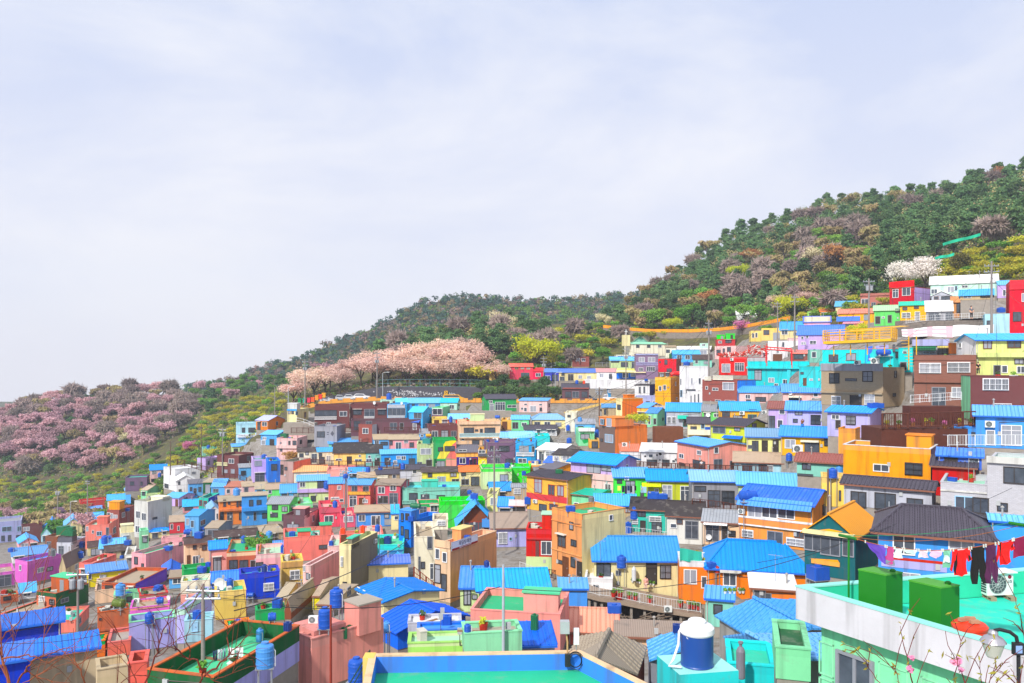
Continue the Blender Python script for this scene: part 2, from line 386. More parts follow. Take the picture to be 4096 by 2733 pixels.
def build_far():
 xs=list(range(150,761,10));v=[];f=[];nr=14
 for x in xs:
  p=P(x,rid(x),640);v.append((p.x*1.3,p.y*1.3,p.z-90))
  for r in range(nr):
   y=rid(x)+(430-rid(x))*r/(nr-1);v.append(tuple(P(x,y,far_depth(x,y))))
 n=nr+1
 for i in range(len(xs)-1):
  for r in range(n-1):
   a=i*n+r;f.append([a,a+1,a+n+1,a+n])
 me=bpy.data.meshes.new('far_hill');me.from_pydata(v,[],f);me.materials.append(m_hill);me.polygons.foreach_set('use_smooth',[True]*len(f));me.update()
 struct(link('far_hill',me))
build_far()
# houses
HL=[]
class HS:pass
def put(mb,name,mats,root,plane,h):
 o=mb.build(name,mats,root)
 if plane=='r':o.location=(h.W,0,0);o.rotation_euler=(0,0,math.pi/2)
 elif plane=='l':o.location=(0,h.dep,0);o.rotation_euler=(0,0,-math.pi/2)
 return o
def opening(h,root,u0,u1,z0,z1,typ,plane='f'):
 if u1<u0:u0,u1=u1,u0
 if plane=='l':u0,u1=h.dep-u1,h.dep-u0
 if z1<z0:z0,z1=z1,z0
 w,hh=u1-u0,z1-z0
 if w<.15 or hh<.15:return
 fc='w';base=typ[0]
 if base in 'wdbgrskyt':fc=base
 if base=='D':fc=typ[1]if len(typ)>1 else 'g'
 if base=='S':fc=typ[1]if len(typ)>1 else 'g'
 if base in 'GA':fc='w'
 if base=='K':fc='d'
 if base=='Z':fc=typ[1]if len(typ)>1 else 'd'
 bar=min(.085,w*.16,hh*.16);pr=.07
 f=MB()
 f.box(u0-bar,u1+bar,-pr,.01,z1,z1+bar);f.box(u0-bar,u1+bar,-pr-.03,.01,z0-bar,z0)
 f.box(u0-bar,u0,-pr,.01,z0,z1);f.box(u1,u1+bar,-pr,.01,z0,z1)
 nm='door' if base in 'DS' else 'window'
 if base=='Z':
  nmul=max(2,int(round(w/1.0)))
 elif base=='D':nmul=1 if w<1.15 else 2
 else:nmul=1 if w<.75 else(2 if w<2.4 else 4)
 for i in range(1,nmul):
  x=u0+w*i/nmul;f.box(x-bar*.4,x+bar*.4,-pr+.02,.01,z0,z1)
 if hh>1.7:f.box(u0,u1,-pr+.025,.01,z0+hh*.74,z0+hh*.74+bar*.7)
 fo=put(f,nm,M_frame(fc),root,plane,h)
 def sub(mb,name,mat):mb.build(name,mat,fo)
 g=MB();g.box(u0,u1,-.03,.012,z0,z1)
 if base=='D':
  col={'b':'b','w':'w','d':'d','s':'s'}.get(typ[1]if len(typ)>1 else 'd','d')
  sub(g,'door_panel',M_frame(col)if col!='w' else M_frame('g'))
  k=MB();k.box(u1-.16,u1-.11,-.10,-.03,z0+hh*.45,z0+hh*.52);sub(k,'handle',M_frame('g'))
 else:
  sub(g,'pane',glass())
 if base in 'GK':
  q=MB();nb=max(4,int(w/.13))
  for i in range(nb+1):
   x=u0+w*i/nb;q.box(x-.012,x+.012,-.19,-.165,z0,z1)
  for z in(z0,z0+hh*.5,z1):q.box(u0-.04,u1+.04,-.20,-.16,z-.02,z+.02)
  sub(q,'grille',M_frame('w' if base=='G' else 'k'))
 if base=='A' or typ.endswith('a'):
  q=MB();q.box(u0-.2,u1+.2,-.45,.0,z1+bar+.03,z1+bar+.13);sub(q,'awning',flat('awning_slab','d8d4cc',.8))
def openings_auto(h,root,rr,plane,length,n):
 hs=h.H/n
 for s in range(n):
  z=s*hs;u=.35+rr.random()*.3
  first_door=s==0 and plane=='f'
  while u<length-.9:
   r=rr.random()
   if first_door and r<.5:
    w=1.0 if r<.25 else min(1.9,length-u-.3)
    opening(h,root,u,u+w,z+.1,z+min(2.1,hs*.8),rr.choice(['Sg','Sw','Dd','Sd','Db','Sga','Sda']),plane);u+=w+.5+rr.random()*.6
    first_door=rr.random()<.25
   else:
    w=rr.choice([.7,.9,1.1,1.4,1.7]);w=min(w,length-u-.3)
    if w<.5:break
    hh=min(rr.choice([.6,.9,1.1,1.2]),hs*.42);z0=z+hs*(.40+rr.random()*.1)
    opening(h,root,u,u+w,z0,z0+hh,rr.choice(['w','w','d','g','G','K','A','b','wa','da','w']),plane);u+=w+.5+rr.random()*1.3
def roof_sheet(mb,p00,p10,p11,p01,t,m=0):
 """slab with top face p00 p10 p11 p01 (eave left, eave right, ridge right, ridge left) and thickness t down"""
 T=[Vector(p)for p in(p00,p10,p11,p01)];B=[p-Vector((0,0,t))for p in T]
 mb.face(T,m);mb.face([B[0],B[3],B[2],B[1]],m)
 for i in range(4):
  j=(i+1)%4;mb.face([B[i],B[j],T[j],T[i]],m)
def ribs(mb,p00,p10,p11,p01,step,w,hgt):
 a,b,c,d=(Vector(p)for p in(p00,p10,p11,p01));L_=(b-a).length;n=max(2,int(L_/step))
 nrm=(b-a).cross(d-a)
 if nrm.length<1e-9:return
 nrm.normalize();xd=(b-a).normalized();e=xd*w;ud=nrm.cross(xd);dx,cx_,dh=(d-a).dot(xd),(c-a).dot(xd),(d-a).dot(ud)
 for i in range(n+1):
  s=L_*i/n;hh=dh*min(1,(s/dx if dx>.05 else 1),((L_-s)/(L_-cx_)if L_-cx_>.05 else 1))
  if hh<.05:continue
  s0=a+xd*s;s1=s0+ud*hh
  q=[s0-e,s0+e,s1+e,s1-e];u=nrm*hgt;top=[s0-e*.4+u,s0+e*.4+u,s1+e*.4+u,s1-e*.4+u]
  mb.face(top);mb.face([q[0],top[0],top[3],q[3]]);mb.face([q[1],q[2],top[2],top[1]]);mb.face([q[0],q[1],top[1],top[0]])
ROOF_WORD=dict(g='roof',s='roof',G='roof',h='roof',f='parapet')
def H(t,a,b,c,yt,yb,wall,roof,yr=None,note='',**k):
 h=HS();h.note=note
 xa,xb=px(t,a),px(t,b);xc=None if c is None else px(t,c);Yt,Yb=py(t,yt),py(t,yb)
 right=xc is not None and xc>xb;left=xc is not None and xc<xa
 cx=xa if(left or xc is None)else xb
 D=k.get('D')or depth(cx,Yb)
 rr=random.Random(note)
 D*=1+(rr.random()-.5)*.006
 rh=Vector(((cx-CX)/FPX,1)).normalized();ph=Vector((rh.y,-rh.x))
 C=Vector(((cx-CX)/FPX*D,D))
 g=k.get('dep',7.0 if not(roof[0]=='f' and D<100 and c is None)else 4.0)
 def hit(Cp,d,x):
  q=Vector(((x-CX)/FPX,1));den=d.x*q.y-d.y*q.x
  return-(Cp.x*q.y-Cp.y*q.x)/den if abs(den)>1e-9 else 5
 if xc is None:
  th=math.radians(k.get('th',rr.uniform(-5,5)))
  ex=ph*math.cos(th)+rh*math.sin(th);ey=rh*math.cos(th)-ph*math.sin(th)
  O=C;Wd=hit(C,ex,xb);dep=g
 else:
  ws=abs(xc-cx)*D/FPX
  th=math.radians(k['th'])if 'th' in k else math.asin(min(.92,max(.12,ws/g)))
  if right:
   ex=ph*math.cos(th)-rh*math.sin(th);ey=rh*math.cos(th)+ph*math.sin(th)
   Wd=-hit(C,ex,xa);O=C-ex*Wd;dep=hit(C,ey,xc)
  else:
   ex=ph*math.cos(th)+rh*math.sin(th);ey=rh*math.cos(th)-ph*math.sin(th)
   Wd=hit(C,ex,xb);O=C;dep=hit(C,ey,xc)
  dep=min(max(dep,1.5),25)
 z0=(HY-Yb)/FPX*D;zt=(HY-Yt)/FPX*D;Hh=zt-z0
 kind,rc=roof.split(':')
 rise=k.get('rise',.8)
 def zat(u,v,y):
  p=O+ex*u+ey*v;return(HY-y)/FPX*p.y-z0
 if yr is not None:
  Yr=py(t,yr)
  if kind in 'gsh':
   fr=1.0 if kind=='s' else.5
   def r_(d):return zat(Wd/2,d*fr,Yr)-Hh
   if xc is None and 'dep' not in k:
    best=None
    for d in(6,5.5,6.5,5,7,4.5,7.5,4,8,3.5,9,3,10):
     r=r_(d);cost=0 if.55<=r<=1.5 else min(abs(r-.55),abs(r-1.5))
     if best is None or cost<best[0]-1e-6:best=(cost,d,r)
    dep=best[1]
   rise=min(max(r_(dep),.12),3.2)
  elif kind=='G':
   rise=min(max(zat(Wd/2,0,Yr)-Hh,.3),4)
  elif kind=='f' and xc is None:
   if Yr>HY+4:dep=min(max(zt*FPX/(HY-Yr)-O.y,2.),16)
 h.pp=.5;h.O,h.ex,h.ey,h.W,h.dep,h.H,h.z0,h.D,h.rise,h.kind=O,ex,ey,Wd,dep,Hh,z0,D,rise,kind
 root=thing(k.get('name','house'),note,k.get('cat','house'),(O.x,O.y,z0),math.atan2(ex.y,ex.x));h.root=root
 root['group']=k.get('group','houses of the hillside village')
 mw=paint(wall);ms=paint(k['side'])if 'side' in k else mw;mk=[mw,ms]
 sm=dict(r=1)if right else(dict(l=1)if left else{})
 w=MB();pp=0
 if kind in 'gs':
  poly=[(0,0),(dep,0),(dep,Hh if kind=='g' else Hh+rise),(dep/2,Hh+rise),(0,Hh)]if kind=='g' else[(0,0),(dep,0),(dep,Hh+rise),(0,Hh)]
  w.prism(poly,'x',0,Wd,0,(1 if left else 0,1 if right else 0))
 elif kind=='G':
  w.prism([(0,0),(Wd,0),(Wd,Hh),(Wd/2,Hh+rise),(0,Hh)],'y',0,dep)
 elif kind=='h':
  w.box(0,Wd,0,dep,0,Hh,0,sm)
 else:
  pp=k.get('pp',min(.55,Hh*.25));tk_=.16;h.pp=pp
  w.box(0,Wd,0,dep,0,Hh-pp,0,sm)
 w.build('wall',mk,root)
 fd=MB();fd.box(.05,Wd-.05,.05,dep-.05,-3.2 if D>80 else-7,-.01);fd.build('foundation',CONC()if k.get('found')is None else paint(k['found']),root)
 ov=k.get('ov',min(.3,Wd*.06));tt=.1
 near=D<135
 mr=None
 if kind!='f':
  mr=tiles(rc)if rc in('slate','terracotta')else(metal(rc)if rc not in('white','black','brown','dbrown','lpink')else deckm(rc))
 metalroof=kind!='f' and rc in('blue','bluedeep','sky','skyp','pale','orange','salmonm','teal','green')or rc in('slate','terracotta')
 r=MB()
 def sheet(p00,p10,p11,p01):
  roof_sheet(r,p00,p10,p11,p01,tt)
  if near and metalroof:
   st=.34 if rc in('slate','terracotta')else.52
   ribs(r,p00,p10,p11,p01,st,.05 if rc not in('slate','terracotta')else.09,.045 if rc not in('slate','terracotta')else.07)
 if kind=='g':
  sl=rise/(dep/2);e=Hh-ov*sl+tt
  R0,R1=-ov,Wd+ov;zr=Hh+rise+tt
  sheet((R0,-ov,e),(R1,-ov,e),(R1,dep/2,zr),(R0,dep/2,zr))
  sheet((R1,dep+ov,e),(R0,dep+ov,e),(R0,dep/2,zr),(R1,dep/2,zr))
  r.box(R0-.02,R1+.02,dep/2-.12,dep/2+.12,zr-.03,zr+.06)
 elif kind=='s':
  sl=rise/dep;e=Hh-ov*sl+tt
  sheet((-ov,-ov,e),(Wd+ov,-ov,e),(Wd+ov,dep+ov,Hh+rise+ov*sl+tt),(-ov,dep+ov,Hh+rise+ov*sl+tt))
 elif kind=='G':
  sl=rise/(Wd/2);e=Hh-ov*sl+tt;zr=Hh+rise+tt
  sheet((-ov,dep+ov,e),(-ov,-ov,e),(Wd/2,-ov,zr),(Wd/2,dep+ov,zr))
  sheet((Wd+ov,-ov,e),(Wd+ov,dep+ov,e),(Wd/2,dep+ov,zr),(Wd/2,-ov,zr))
  r.box(Wd/2-.12,Wd/2+.12,-ov-.02,dep+ov+.02,zr-.03,zr+.06)
 elif kind=='h':
  e=Hh+tt-.05;zr=Hh+rise+tt;q=min(dep/2,Wd*.22)
  sheet((-ov,-ov,e),(Wd+ov,-ov,e),(Wd-q,dep/2,zr),(q,dep/2,zr))
  sheet((Wd+ov,dep+ov,e),(-ov,dep+ov,e),(q,dep/2,zr),(Wd-q,dep/2,zr))
  roof_sheet(r,(-ov,dep+ov,e),(-ov,-ov,e),(q,dep/2,zr),(q,dep/2,zr+.001),tt)
  roof_sheet(r,(Wd+ov,-ov,e),(Wd+ov,dep+ov,e),(Wd-q,dep/2,zr),(Wd-q,dep/2,zr+.001),tt)
  r.box(q-.1,Wd-q+.1,dep/2-.14,dep/2+.14,zr-.04,zr+.12)
  for(ax,ay,bx)in((-ov,-ov,q),(Wd+ov,-ov,Wd-q),(-ov,dep+ov,q),(Wd+ov,dep+ov,Wd-q)):
   r.tube([(ax,ay,e+.03),(bx,dep/2,zr+.05)],.11,6)
 if kind!='f':
  ro=r.build('roof',mr,root)
  if k.get('gutter',near)and kind in 'gsh':
   q=MB();zz=(Hh-ov*(rise/(dep/2 if kind=='g' else dep))if kind!='h' else Hh-.05)
   q.box(-ov,Wd+ov,-ov-.13,-ov-.003,zz-.06,zz+.07);q.build('gutter',flat('gutter_'+('blue' if 'blue' in rc or 'sky' in rc else 'brown'),'2468d0' if 'blue' in rc or 'sky' in rc else '8a5a48',.5),ro)
   if near:
    q=MB();ux=.12 if rr.random()<.5 else Wd-.12
    q.tube([(ux,-ov-.07,zz-.05),(ux,-.09,zz-.45),(ux,-.09,.05)],.045,6);q.build('downpipe',flat('pipe_grey',rr.choice(['b8b4b0']),.5),root)
 else:
  zd=Hh-pp;d=MB();d.box(tk_,Wd-tk_,tk_,dep-tk_,zd-.01,zd+.012,0,skip='b');d.build('roof_deck',deckm(rc),root)
  pr=MB()
  pr.box(0,Wd,0,tk_,zd,Hh,0);pr.box(0,Wd,dep-tk_,dep,zd,Hh,0)
  pr.box(0,tk_,tk_,dep-tk_,zd,Hh,0,dict(l=1)if left else{});pr.box(Wd-tk_,Wd,tk_,dep-tk_,zd,Hh,0,dict(r=1)if right else{})
  po=pr.build('parapet',[paint(k['par']),paint(k['par'])]if 'par' in k else mk,root)
  cp=MB();o2=.035;z1,z2=Hh+.002,Hh+.07
  cp.box(-o2,Wd+o2,-o2,tk_+o2,z1,z2);cp.box(-o2,Wd+o2,dep-tk_-o2,dep+o2,z1,z2)
  cp.box(-o2,tk_+o2,tk_+o2,dep-tk_-o2,z1,z2);cp.box(Wd-tk_-o2,Wd+o2,tk_+o2,dep-tk_-o2,z1,z2)
  cp.build('coping',paint(k.get('cop',wall)),po)
 def fl(x,y,off=0.):
  u=hit(O+ey*off,ex,px(t,x));p=O+ex*u+ey*off
  return u,(HY-py(t,y))/FPX*p.y-z0
 def sl_(x,y):
  S=O+ex*(Wd if right else 0);v=hit(S,ey,px(t,x));p=S+ey*v
  return v,(HY-py(t,y))/FPX*p.y-z0
 h.fl,h.sl=fl,sl_
 if 'win' in k:
  for s in k['win'].split(';'):
   s=s.split()
   if not s:continue
   (u0,z1),(u1,z0_)=fl(float(s[0]),float(s[1])),fl(float(s[2]),float(s[3]))
   zm=fl((float(s[0])+float(s[2]))/2,float(s[1]))[1],fl((float(s[0])+float(s[2]))/2,float(s[3]))[1]
   opening(h,root,max(u0,.05),min(u1,Wd-.05),max(.03,zm[1]),zm[0],s[4]if len(s)>4 else 'w')
 elif not k.get('nowin'):
  n=k.get('st')or max(1,int(round(Hh/2.9)));openings_auto(h,root,rr,'f',Wd,n)
 if 'sw' in k:
  for s in k['sw'].split(';'):
   s=s.split()
   if not s:continue
   (v0,_),(v1,_)=sl_(float(s[0]),0),sl_(float(s[2]),0)
   xm=(float(s[0])+float(s[2]))/2
   opening(h,root,v0,v1,max(.03,sl_(xm,float(s[3]))[1]),sl_(xm,float(s[1]))[1],s[4]if len(s)>4 else 'w','r' if right else 'l')
 elif xc is not None and dep>3.5 and not k.get('nosw')and rr.random()<.7:
  pl='r' if right else 'l';n=k.get('st')or max(1,int(round(Hh/2.9)));hs=Hh/n
  for s in range(n):
   if rr.random()<.7:
    u=rr.uniform(.8,max(.9,dep-1.8));opening(h,root,u,u+rr.choice([.6,.9,1.1]),s*hs+hs*.42,s*hs+hs*.42+rr.choice([.5,.8,1.0]),rr.choice(['w','d','g','K','w']),pl)
 for i,s in enumerate([x for x in k.get('pent','').split(';')if x.strip()]):
  s=s.split();off=float(s[6])if len(s)>6 else dep*.45
  xa_,xb_=(float(s[0]),float(s[2]));off=min(off,dep-.6)
  u0,zt_=fl(xa_,float(s[1]),off);u1,_=fl(xb_,float(s[1]),off)
  u0,u1=max(u0,.0),min(u1,Wd);zb=Hh-pp+.013
  if u1-u0<.4 or zt_-zb<.3:continue
  d1=min(dep-.03,off+(float(s[7])if len(s)>7 else min(2.0,max(1.4,dep-off))))
  q=MB();q.box(u0,u1,off,d1,zb,zt_);so_=q.build('stair_room',paint(s[4]if len(s)>4 else wall),root)
  q=MB();q.box(u0-.12,u1+.12,off-.12,d1+.12,zt_+.002,zt_+.12);q.build('stair_room_roof',deckm(s[5]if len(s)>5 else rc),so_)
  if u1-u0>1.4 and zt_-zb>1.6 and rr.random()<.6:
   q=MB();uu=u0+(u1-u0)*rr.choice([.2,.5]);q.box(uu,uu+.75,off-.03,off-.002,zb+.02,zb+min(1.9,(zt_-zb)*.85));q.build('door',M_frame(rr.choice('dbgs')),so_)
 for s in[x for x in k.get('band','').split(';')if x.strip()]:
  s=s.split();x0,y0,x1,y1=map(float,s[:4]);(u0,za),(u1,zb)=fl(x0,y0),fl(x1,y1)
  zm0,zm1=fl((x0+x1)/2,y0)[1],fl((x0+x1)/2,y1)[1];dp=float(s[5])if len(s)>5 else.12
  q=MB();q.box(max(u0,-.03),min(u1,Wd+.03),-dp,-.001,zm1,zm0);q.build(s[6]if len(s)>6 else 'band',paint(s[4]),root)
 for s in[x for x in k.get('bal','').split(';')if x.strip()]:
  s=s.split();x0,y0,x1,y1=map(float,s[:4]);(u0,_),(u1,_)=fl(x0,y0),fl(x1,y1)
  za,zb=fl((x0+x1)/2,y0)[1],fl((x0+x1)/2,y1)[1];q=MB();n=max(6,int((u1-u0)/.22))
  q.box(u0,u1,-.24,-.06,za-.08,za);q.box(u0,u1,-.24,-.0015,zb,zb+.08)
  for i in range(n):
   x=u0+(u1-u0)*(i+.5)/n;q.box(x-.055,x+.055,-.20,-.09,zb+.08,za-.08)
  q.build('balustrade',flat('balustrade_'+s[4],PAL[s[4]],.7),root)
 for s in[x for x in k.get('awn','').split(';')if x.strip()]:
  s=s.split();x0,y0,x1,y1=map(float,s[:4]);(u0,_),(u1,_)=fl(x0,y0),fl(x1,y1)
  za,zb=fl((x0+x1)/2,y0)[1],fl((x0+x1)/2,y1)[1];q=MB();dp=float(s[5])if len(s)>5 else.9
  roof_sheet(q,(u0,-dp,zb+.05),(u1,-dp,zb+.05),(u1,-.01,za),(u0,-.01,za),.04);q.build('awning',metal(s[4])if s[4]in ROOFC else paint(s[4]),root)
 for s in[x for x in k.get('patch','').split(';')if x.strip()]:
  s=s.split();pts=[tuple(map(float,p.split(',')))for p in s[1:]];q=MB()
  pl=[fl(x,y)for x,y in pts];q.face([(u,-.012,z)for u,z in pl]);q.face([(u,-.004,z)for u,z in pl][::-1]);q.build('painted_patch',paint(s[0]),root)
 if kind!='f' and rr.random()<.45:
  q=MB();u,v=Wd*rr.uniform(.15,.85),dep*rr.uniform(.35,.65);q.lathe([(.07,Hh),(.07,Hh+rise+.7),(.13,Hh+rise+.72),(.13,Hh+rise+.8),(0,Hh+rise+.9)],8,(u,v,0));q.build('vent_stack',flat('vent_grey','a09c98',.6),root)
 if D<170 and Wd>3 and rr.random()<.8:
  q=MB();u=rr.uniform(.5,Wd-.6);q.box(u,u+.3,-.12,-.001,1.35,1.75);q.build('meter_box',flat('meter_grey','b0b4b6',.5),root)
  if rr.random()<.6:q=MB();q.tube([(u+.15,-.05,1.75),(u+.15,-.05,Hh*.8),(Wd-.2,-.05,Hh*.86)],.03,5);q.build('conduit',flat('conduit_dark','5a5450',.7),root)
 HL.append(h);return h
 # the village, house by house (tile, front left, front right, side end, eave, base, wall, roof, roof top)
H('A',-60,195,None,1355,1545,'lavgrey','f:grey',None,'lavender two storey building with a net greenhouse on its roof',win='20 1392 105 1432 s;160 1388 195 1430 s;15 1475 40 1520 d;75 1470 100 1520 d;150 1470 190 1520 d',nosw=1,dep=9)
H('A',197,388,None,1385,1555,'dbrick','f:tan',1366,'dark red brick house with two big white framed windows',win='213 1395 268 1428 w;205 1465 265 1500 w')
H('A',487,630,642,1222,1345,'mauve','f:white',1210,'mauve tower block with pale flat top beside street lamp')
H('A',383,568,None,1402,1520,'paleblue','G:blue',1337,'pale blue gabled house with ribbed skylight roof left of the grey canopy')
H('A',590,755,None,1385,1500,'cream','G:sky',1318,'cream gabled house with greyish tan skylight roof',dep=8)
H('A',738,975,None,1162,1345,'red','f:tan',None,'plain red walled house right of the mauve tower',nowin=1,dep=5)
H('A',975,1190,None,1190,1260,'palemint','g:blue',1108,'pale mint house with wide blue roof behind orange cube')
H('A',985,1140,None,1150,1210,'white','g:sky',1095,'small white house with pale blue roof near hillside bushes',D=205)
H('A',790,945,None,1330,1420,'sky','g:blue',1262,'low sky blue house with lower stepped blue roof')
H('A',800,935,None,1262,1330,'skyb','g:blue',1198,'sky blue house with upper stepped blue roof')
H('A',980,1092,1232,1240,1500,'brick','f:tan',None,'tall brown brick house carrying an orange rooftop cube',pent='1000 1165 1098 1240 amberd amberd .2',win='985 1265 1010 1315 w;1015 1270 1035 1320 w;1040 1285 1075 1335 w')
H('A',1232,1356,1577,1165,1500,'offwhite','f:cream',None,'grey white three storey concrete building with rooftop stair box',side='offwhite',win='1250 1250 1285 1310 w;1303 1268 1340 1330 w;1245 1385 1278 1440 w',sw='1400 1305 1440 1320 d',pent='1385 1115 1500 1190 creamw creamw 4')
H('A',783,1000,1080,1372,1590,'coral','f:palegreen',None,'coral pink two storey house with rooftop stair tower',pent='890 1308 985 1390 coral coral 1.5',win='790 1390 808 1430 w;845 1425 860 1450 w;890 1437 930 1470 s;975 1400 1020 1470 Sg',sw='1035 1400 1060 1450 w')
H('A',1148,1348,1372,935,1060,'mauve','f:turqroof',918,'mauve brick house with turquoise roof edge by the gardens',win='1195 978 1228 1010 d;1290 980 1305 1010 d')
H('A',1150,1285,None,1068,1150,'sky','h:skyp',1012,'light blue cottage with pale hipped roof')
H('A',1292,1350,1490,1058,1150,'mint','g:tan',1012,'pale green gabled cottage with tan roof',side='mint')
H('A',1340,1465,None,1098,1170,'palegrn','f:cream',1085,'small pale green flat house under the tan gabled cottage')
H('A',1500,1605,1832,865,1065,'white','f:white',None,'white modern house with long ramp wall',side='white',win='1510 1000 1545 1035 d')
H('A',1378,1530,None,872,1010,'lpink','g:blue',820,'pale pink house with blue roof left of the white modern house',bal='1410 915 1500 945 lpink')
H('A',1617,1790,None,972,1090,'white','G:white',920,'bright white gabled house without eaves',win='1635 980 1650 1005 d;1640 1050 1660 1080 d')
H('A',1732,1860,None,1000,1115,'sky','s:dgrey',958,'sky blue hut with dark grey sloping roof',win='1743 1030 1760 1062 d;1775 1040 1800 1105 D;1822 1030 1842 1068 d')
H('A',1862,1948,2022,985,1085,'dgreen','s:tan',940,'dark green hut with tan roof')
H('A',1937,2060,2118,1025,1125,'sky','g:blue',955,'sky blue cottage with bright blue roof and small balcony')
H('A',2062,2222,None,1028,1125,'lpink','s:rust',978,'pale pink cottage with rusty roof sheets')
H('A',2224,2345,None,1025,1125,'lpink','s:tan',980,'pale pink cottage with flat tan roof')
H('A',1808,1885,2042,768,872,'lilac','f:tan',None,'lilac house with tan roof deck beside tall pole',sw='1905 790 1920 820 d;1960 780 1975 810 d')
H('A',1862,2030,None,678,760,'lteal','f:turqroof',655,'teal cottage with blue cornice at the edge of the gardens',win='1955 690 1975 715 w;2000 695 2020 720 g')
H('A',2168,2490,None,448,660,'paleblue','f:white',None,'white and pale blue two storey house facing the gardens',band='2175 540 2490 568 white .5',win='2220 485 2245 525 d;2280 485 2338 525 d;2262 575 2288 620 Ds;2308 575 2335 615 w;2390 485 2420 525 d;2440 560 2470 620 Ds',st=2)
H('A',2130,2360,None,655,745,'palegrn','g:blue',628,'pale green house with blue roof below the white two storey house')
H('A',1990,2190,2347,740,945,'dbrick','f:tan',None,'dark maroon brick house with brown timber terrace',win='2100 770 2145 808 w;2060 870 2085 895 g;2120 865 2150 900 g',bal='1993 800 2090 830 cream')
H('A',2195,2345,None,850,970,'sky','s:grey',815,'sky blue house with grey sloping roof by outdoor stairs')
H('A',1697,1822,1972,1295,1495,'sky','g:sky',1235,'tall sky blue house with two narrow windows',win='1708 1318 1735 1375 s;1752 1335 1778 1395 s',sw='1838 1330 1880 1375 s')
H('A',1822,1910,2012,1130,1260,'teal','f:dgrey',None,'green house with deep blue side wall',side='dblue',win='1830 1150 1850 1195 r;1870 1158 1895 1200 r',sw='1960 1148 2005 1188 g')
H('A',2012,2258,None,1160,1380,'orange','g:tan',1105,'orange two storey house with tan roof and doorways',st=2,win='2050 1145 2070 1205 d;2092 1160 2110 1185 d;2170 1150 2185 1210 d;2198 1165 2225 1200 d;2022 1255 2048 1325 d;2085 1262 2130 1360 Sg;2195 1262 2240 1325 d',band='2012 1222 2258 1242 orange .5')
H('B',-130,100,None,1112,1385,'skyb','s:tan',1092,'sky blue house with outside staircase beside the orange one',win='-60 1150 -30 1200 d;10 1150 45 1185 d;60 1270 95 1310 d;-20 1260 0 1330 D',band='-130 1205 100 1240 skyb .7')
H('A',1508,1640,1790,1128,1205,'lilac','g:blue',1080,'lilac house with bright blue gabled roof above grey block')
H('A',1640,1800,None,1130,1185,'white','g:blue',1098,'white shack with stepped blue roof and wooden railing')
H('A',1678,1822,None,1208,1265,'pink','g:sky',1142,'pink shack with pale blue roof beside green house')
H('A',1912,2015,None,1245,1345,'white','G:skyp',1202,'tiny white gabled hut left of orange two storey house',win='1925 1255 1945 1285 w;1985 1270 2000 1320 w')
H('A',1553,1690,None,1352,1455,'red','s:tan',1290,'dark red shack with tan lean-to roof',win='1565 1368 1585 1412 w;1628 1385 1645 1425 w')
H('A',1880,2000,2132,1405,1495,'grey','g:tan',1342,'grey shack with brown tan gabled roof')
H('A',1288,1362,None,1432,1610,'mint','f:mint',None,'narrow mint tower house below the concrete building',dep=3)
H('A',1342,1550,None,1398,1475,'palemint','g:brown',1345,'mint shack with dark brown roof below concrete building')
H('A',1108,1282,None,1455,1570,'creamw','f:cream',None,'cream house with blank stair box beside brick tower',pent='1110 1382 1222 1455 cream cream .3')
H('A',1380,1560,None,1440,1500,'cream','h:blue',1408,'small cream house with blue hipped roof below dark brown roof')
H('A',2080,2215,None,870,935,'coffee','f:tan',None,'brown timber terrace house under the maroon brick house')
H('F',175,350,None,285,345,'pink','G:blue',230,'pink shed with blue gabled roof at the left')
H('F',376,470,None,205,270,'paleblue','G:green',145,'pale blue shed with bright green gabled roof')
H('F',415,525,700,222,355,'brown','f:cream',None,'brown brick house carrying two dark green tanks',side='warmgrey')
H('F',520,650,800,280,400,'lgrey','f:lgrey',None,'grey house with dark rooftop canopy',pent='535 222 780 275 dgrey black .4')
H('F',915,1140,None,330,400,'white','g:blue',240,'white cottage with blue roof and two rooftop tanks')
H('F',970,1200,None,365,430,'beige','g:brown',298,'beige cottage with blackish brown roof left of pink house')
H('F',805,930,None,325,400,'cream','g:brown',265,'cream cottage with dark brown roof below the coral house')
H('F',115,440,None,405,470,'white','g:blue',320,'low white house with large plain blue roof at left',dep=9)
H('F',138,252,560,455,660,'orchid','f:blue',None,'violet pink house with white framed window and roof garden',side='orchid',cop='orchid',sw='345 508 400 545 w;432 502 482 532 d',win='180 485 195 530 w')
H('F',725,850,1067,468,640,'coral','f:salmonm',None,'coral and orange house behind the yellow cottage',pent='850 410 1000 470 coral coral .5')
H('F',805,1158,None,556,690,'yel','s:blue',505,'bright yellow cottage with blue roof',win='815 565 838 610 w;918 575 950 612 w;1092 562 1122 592 w',dep=5)
H('F',1142,1230,None,395,530,'offwhite','f:tan',None,'small off-white house wedged against the big pink house')
H('F',1208,1337,1700,385,575,'pink','f:lgreen',None,'big pale pink house with blank side wall and green roof',cop='pink',pent='1370 238 1330 300 pink green 2',win='1235 410 1262 470 d;1300 470 1318 500 d',sw='1642 275 1668 300 d',dep=9)
H('F',1480,1700,None,240,385,'pink','f:green',228,'pink stair block with green top behind big pink house',D=142,win='1642 272 1668 300 d',dep=4)
H('F',1700,1936,None,292,505,'lpeach','g:brown',225,'cream peach two storey house with brown roof',st=2,win='1772 302 1800 335 b;1855 302 1890 342 b;1718 395 1742 485 Db;1770 400 1820 490 Sw;1840 420 1862 475 w')
H('F',1980,2360,None,232,310,'turq','g:brown',160,'long turquoise house with dark brown roof')
H('F',1920,2080,None,342,545,'pinkm','g:blue',262,'dusty pink house with shiny blue roof and balcony')
H('F',2078,2385,None,372,545,'brickor','f:green',None,'red brown house with peach parapet and green roof deck',par='lpeach',win='2105 440 2175 510 d;2200 440 2270 520 d;2300 440 2340 520 D',dep=9)
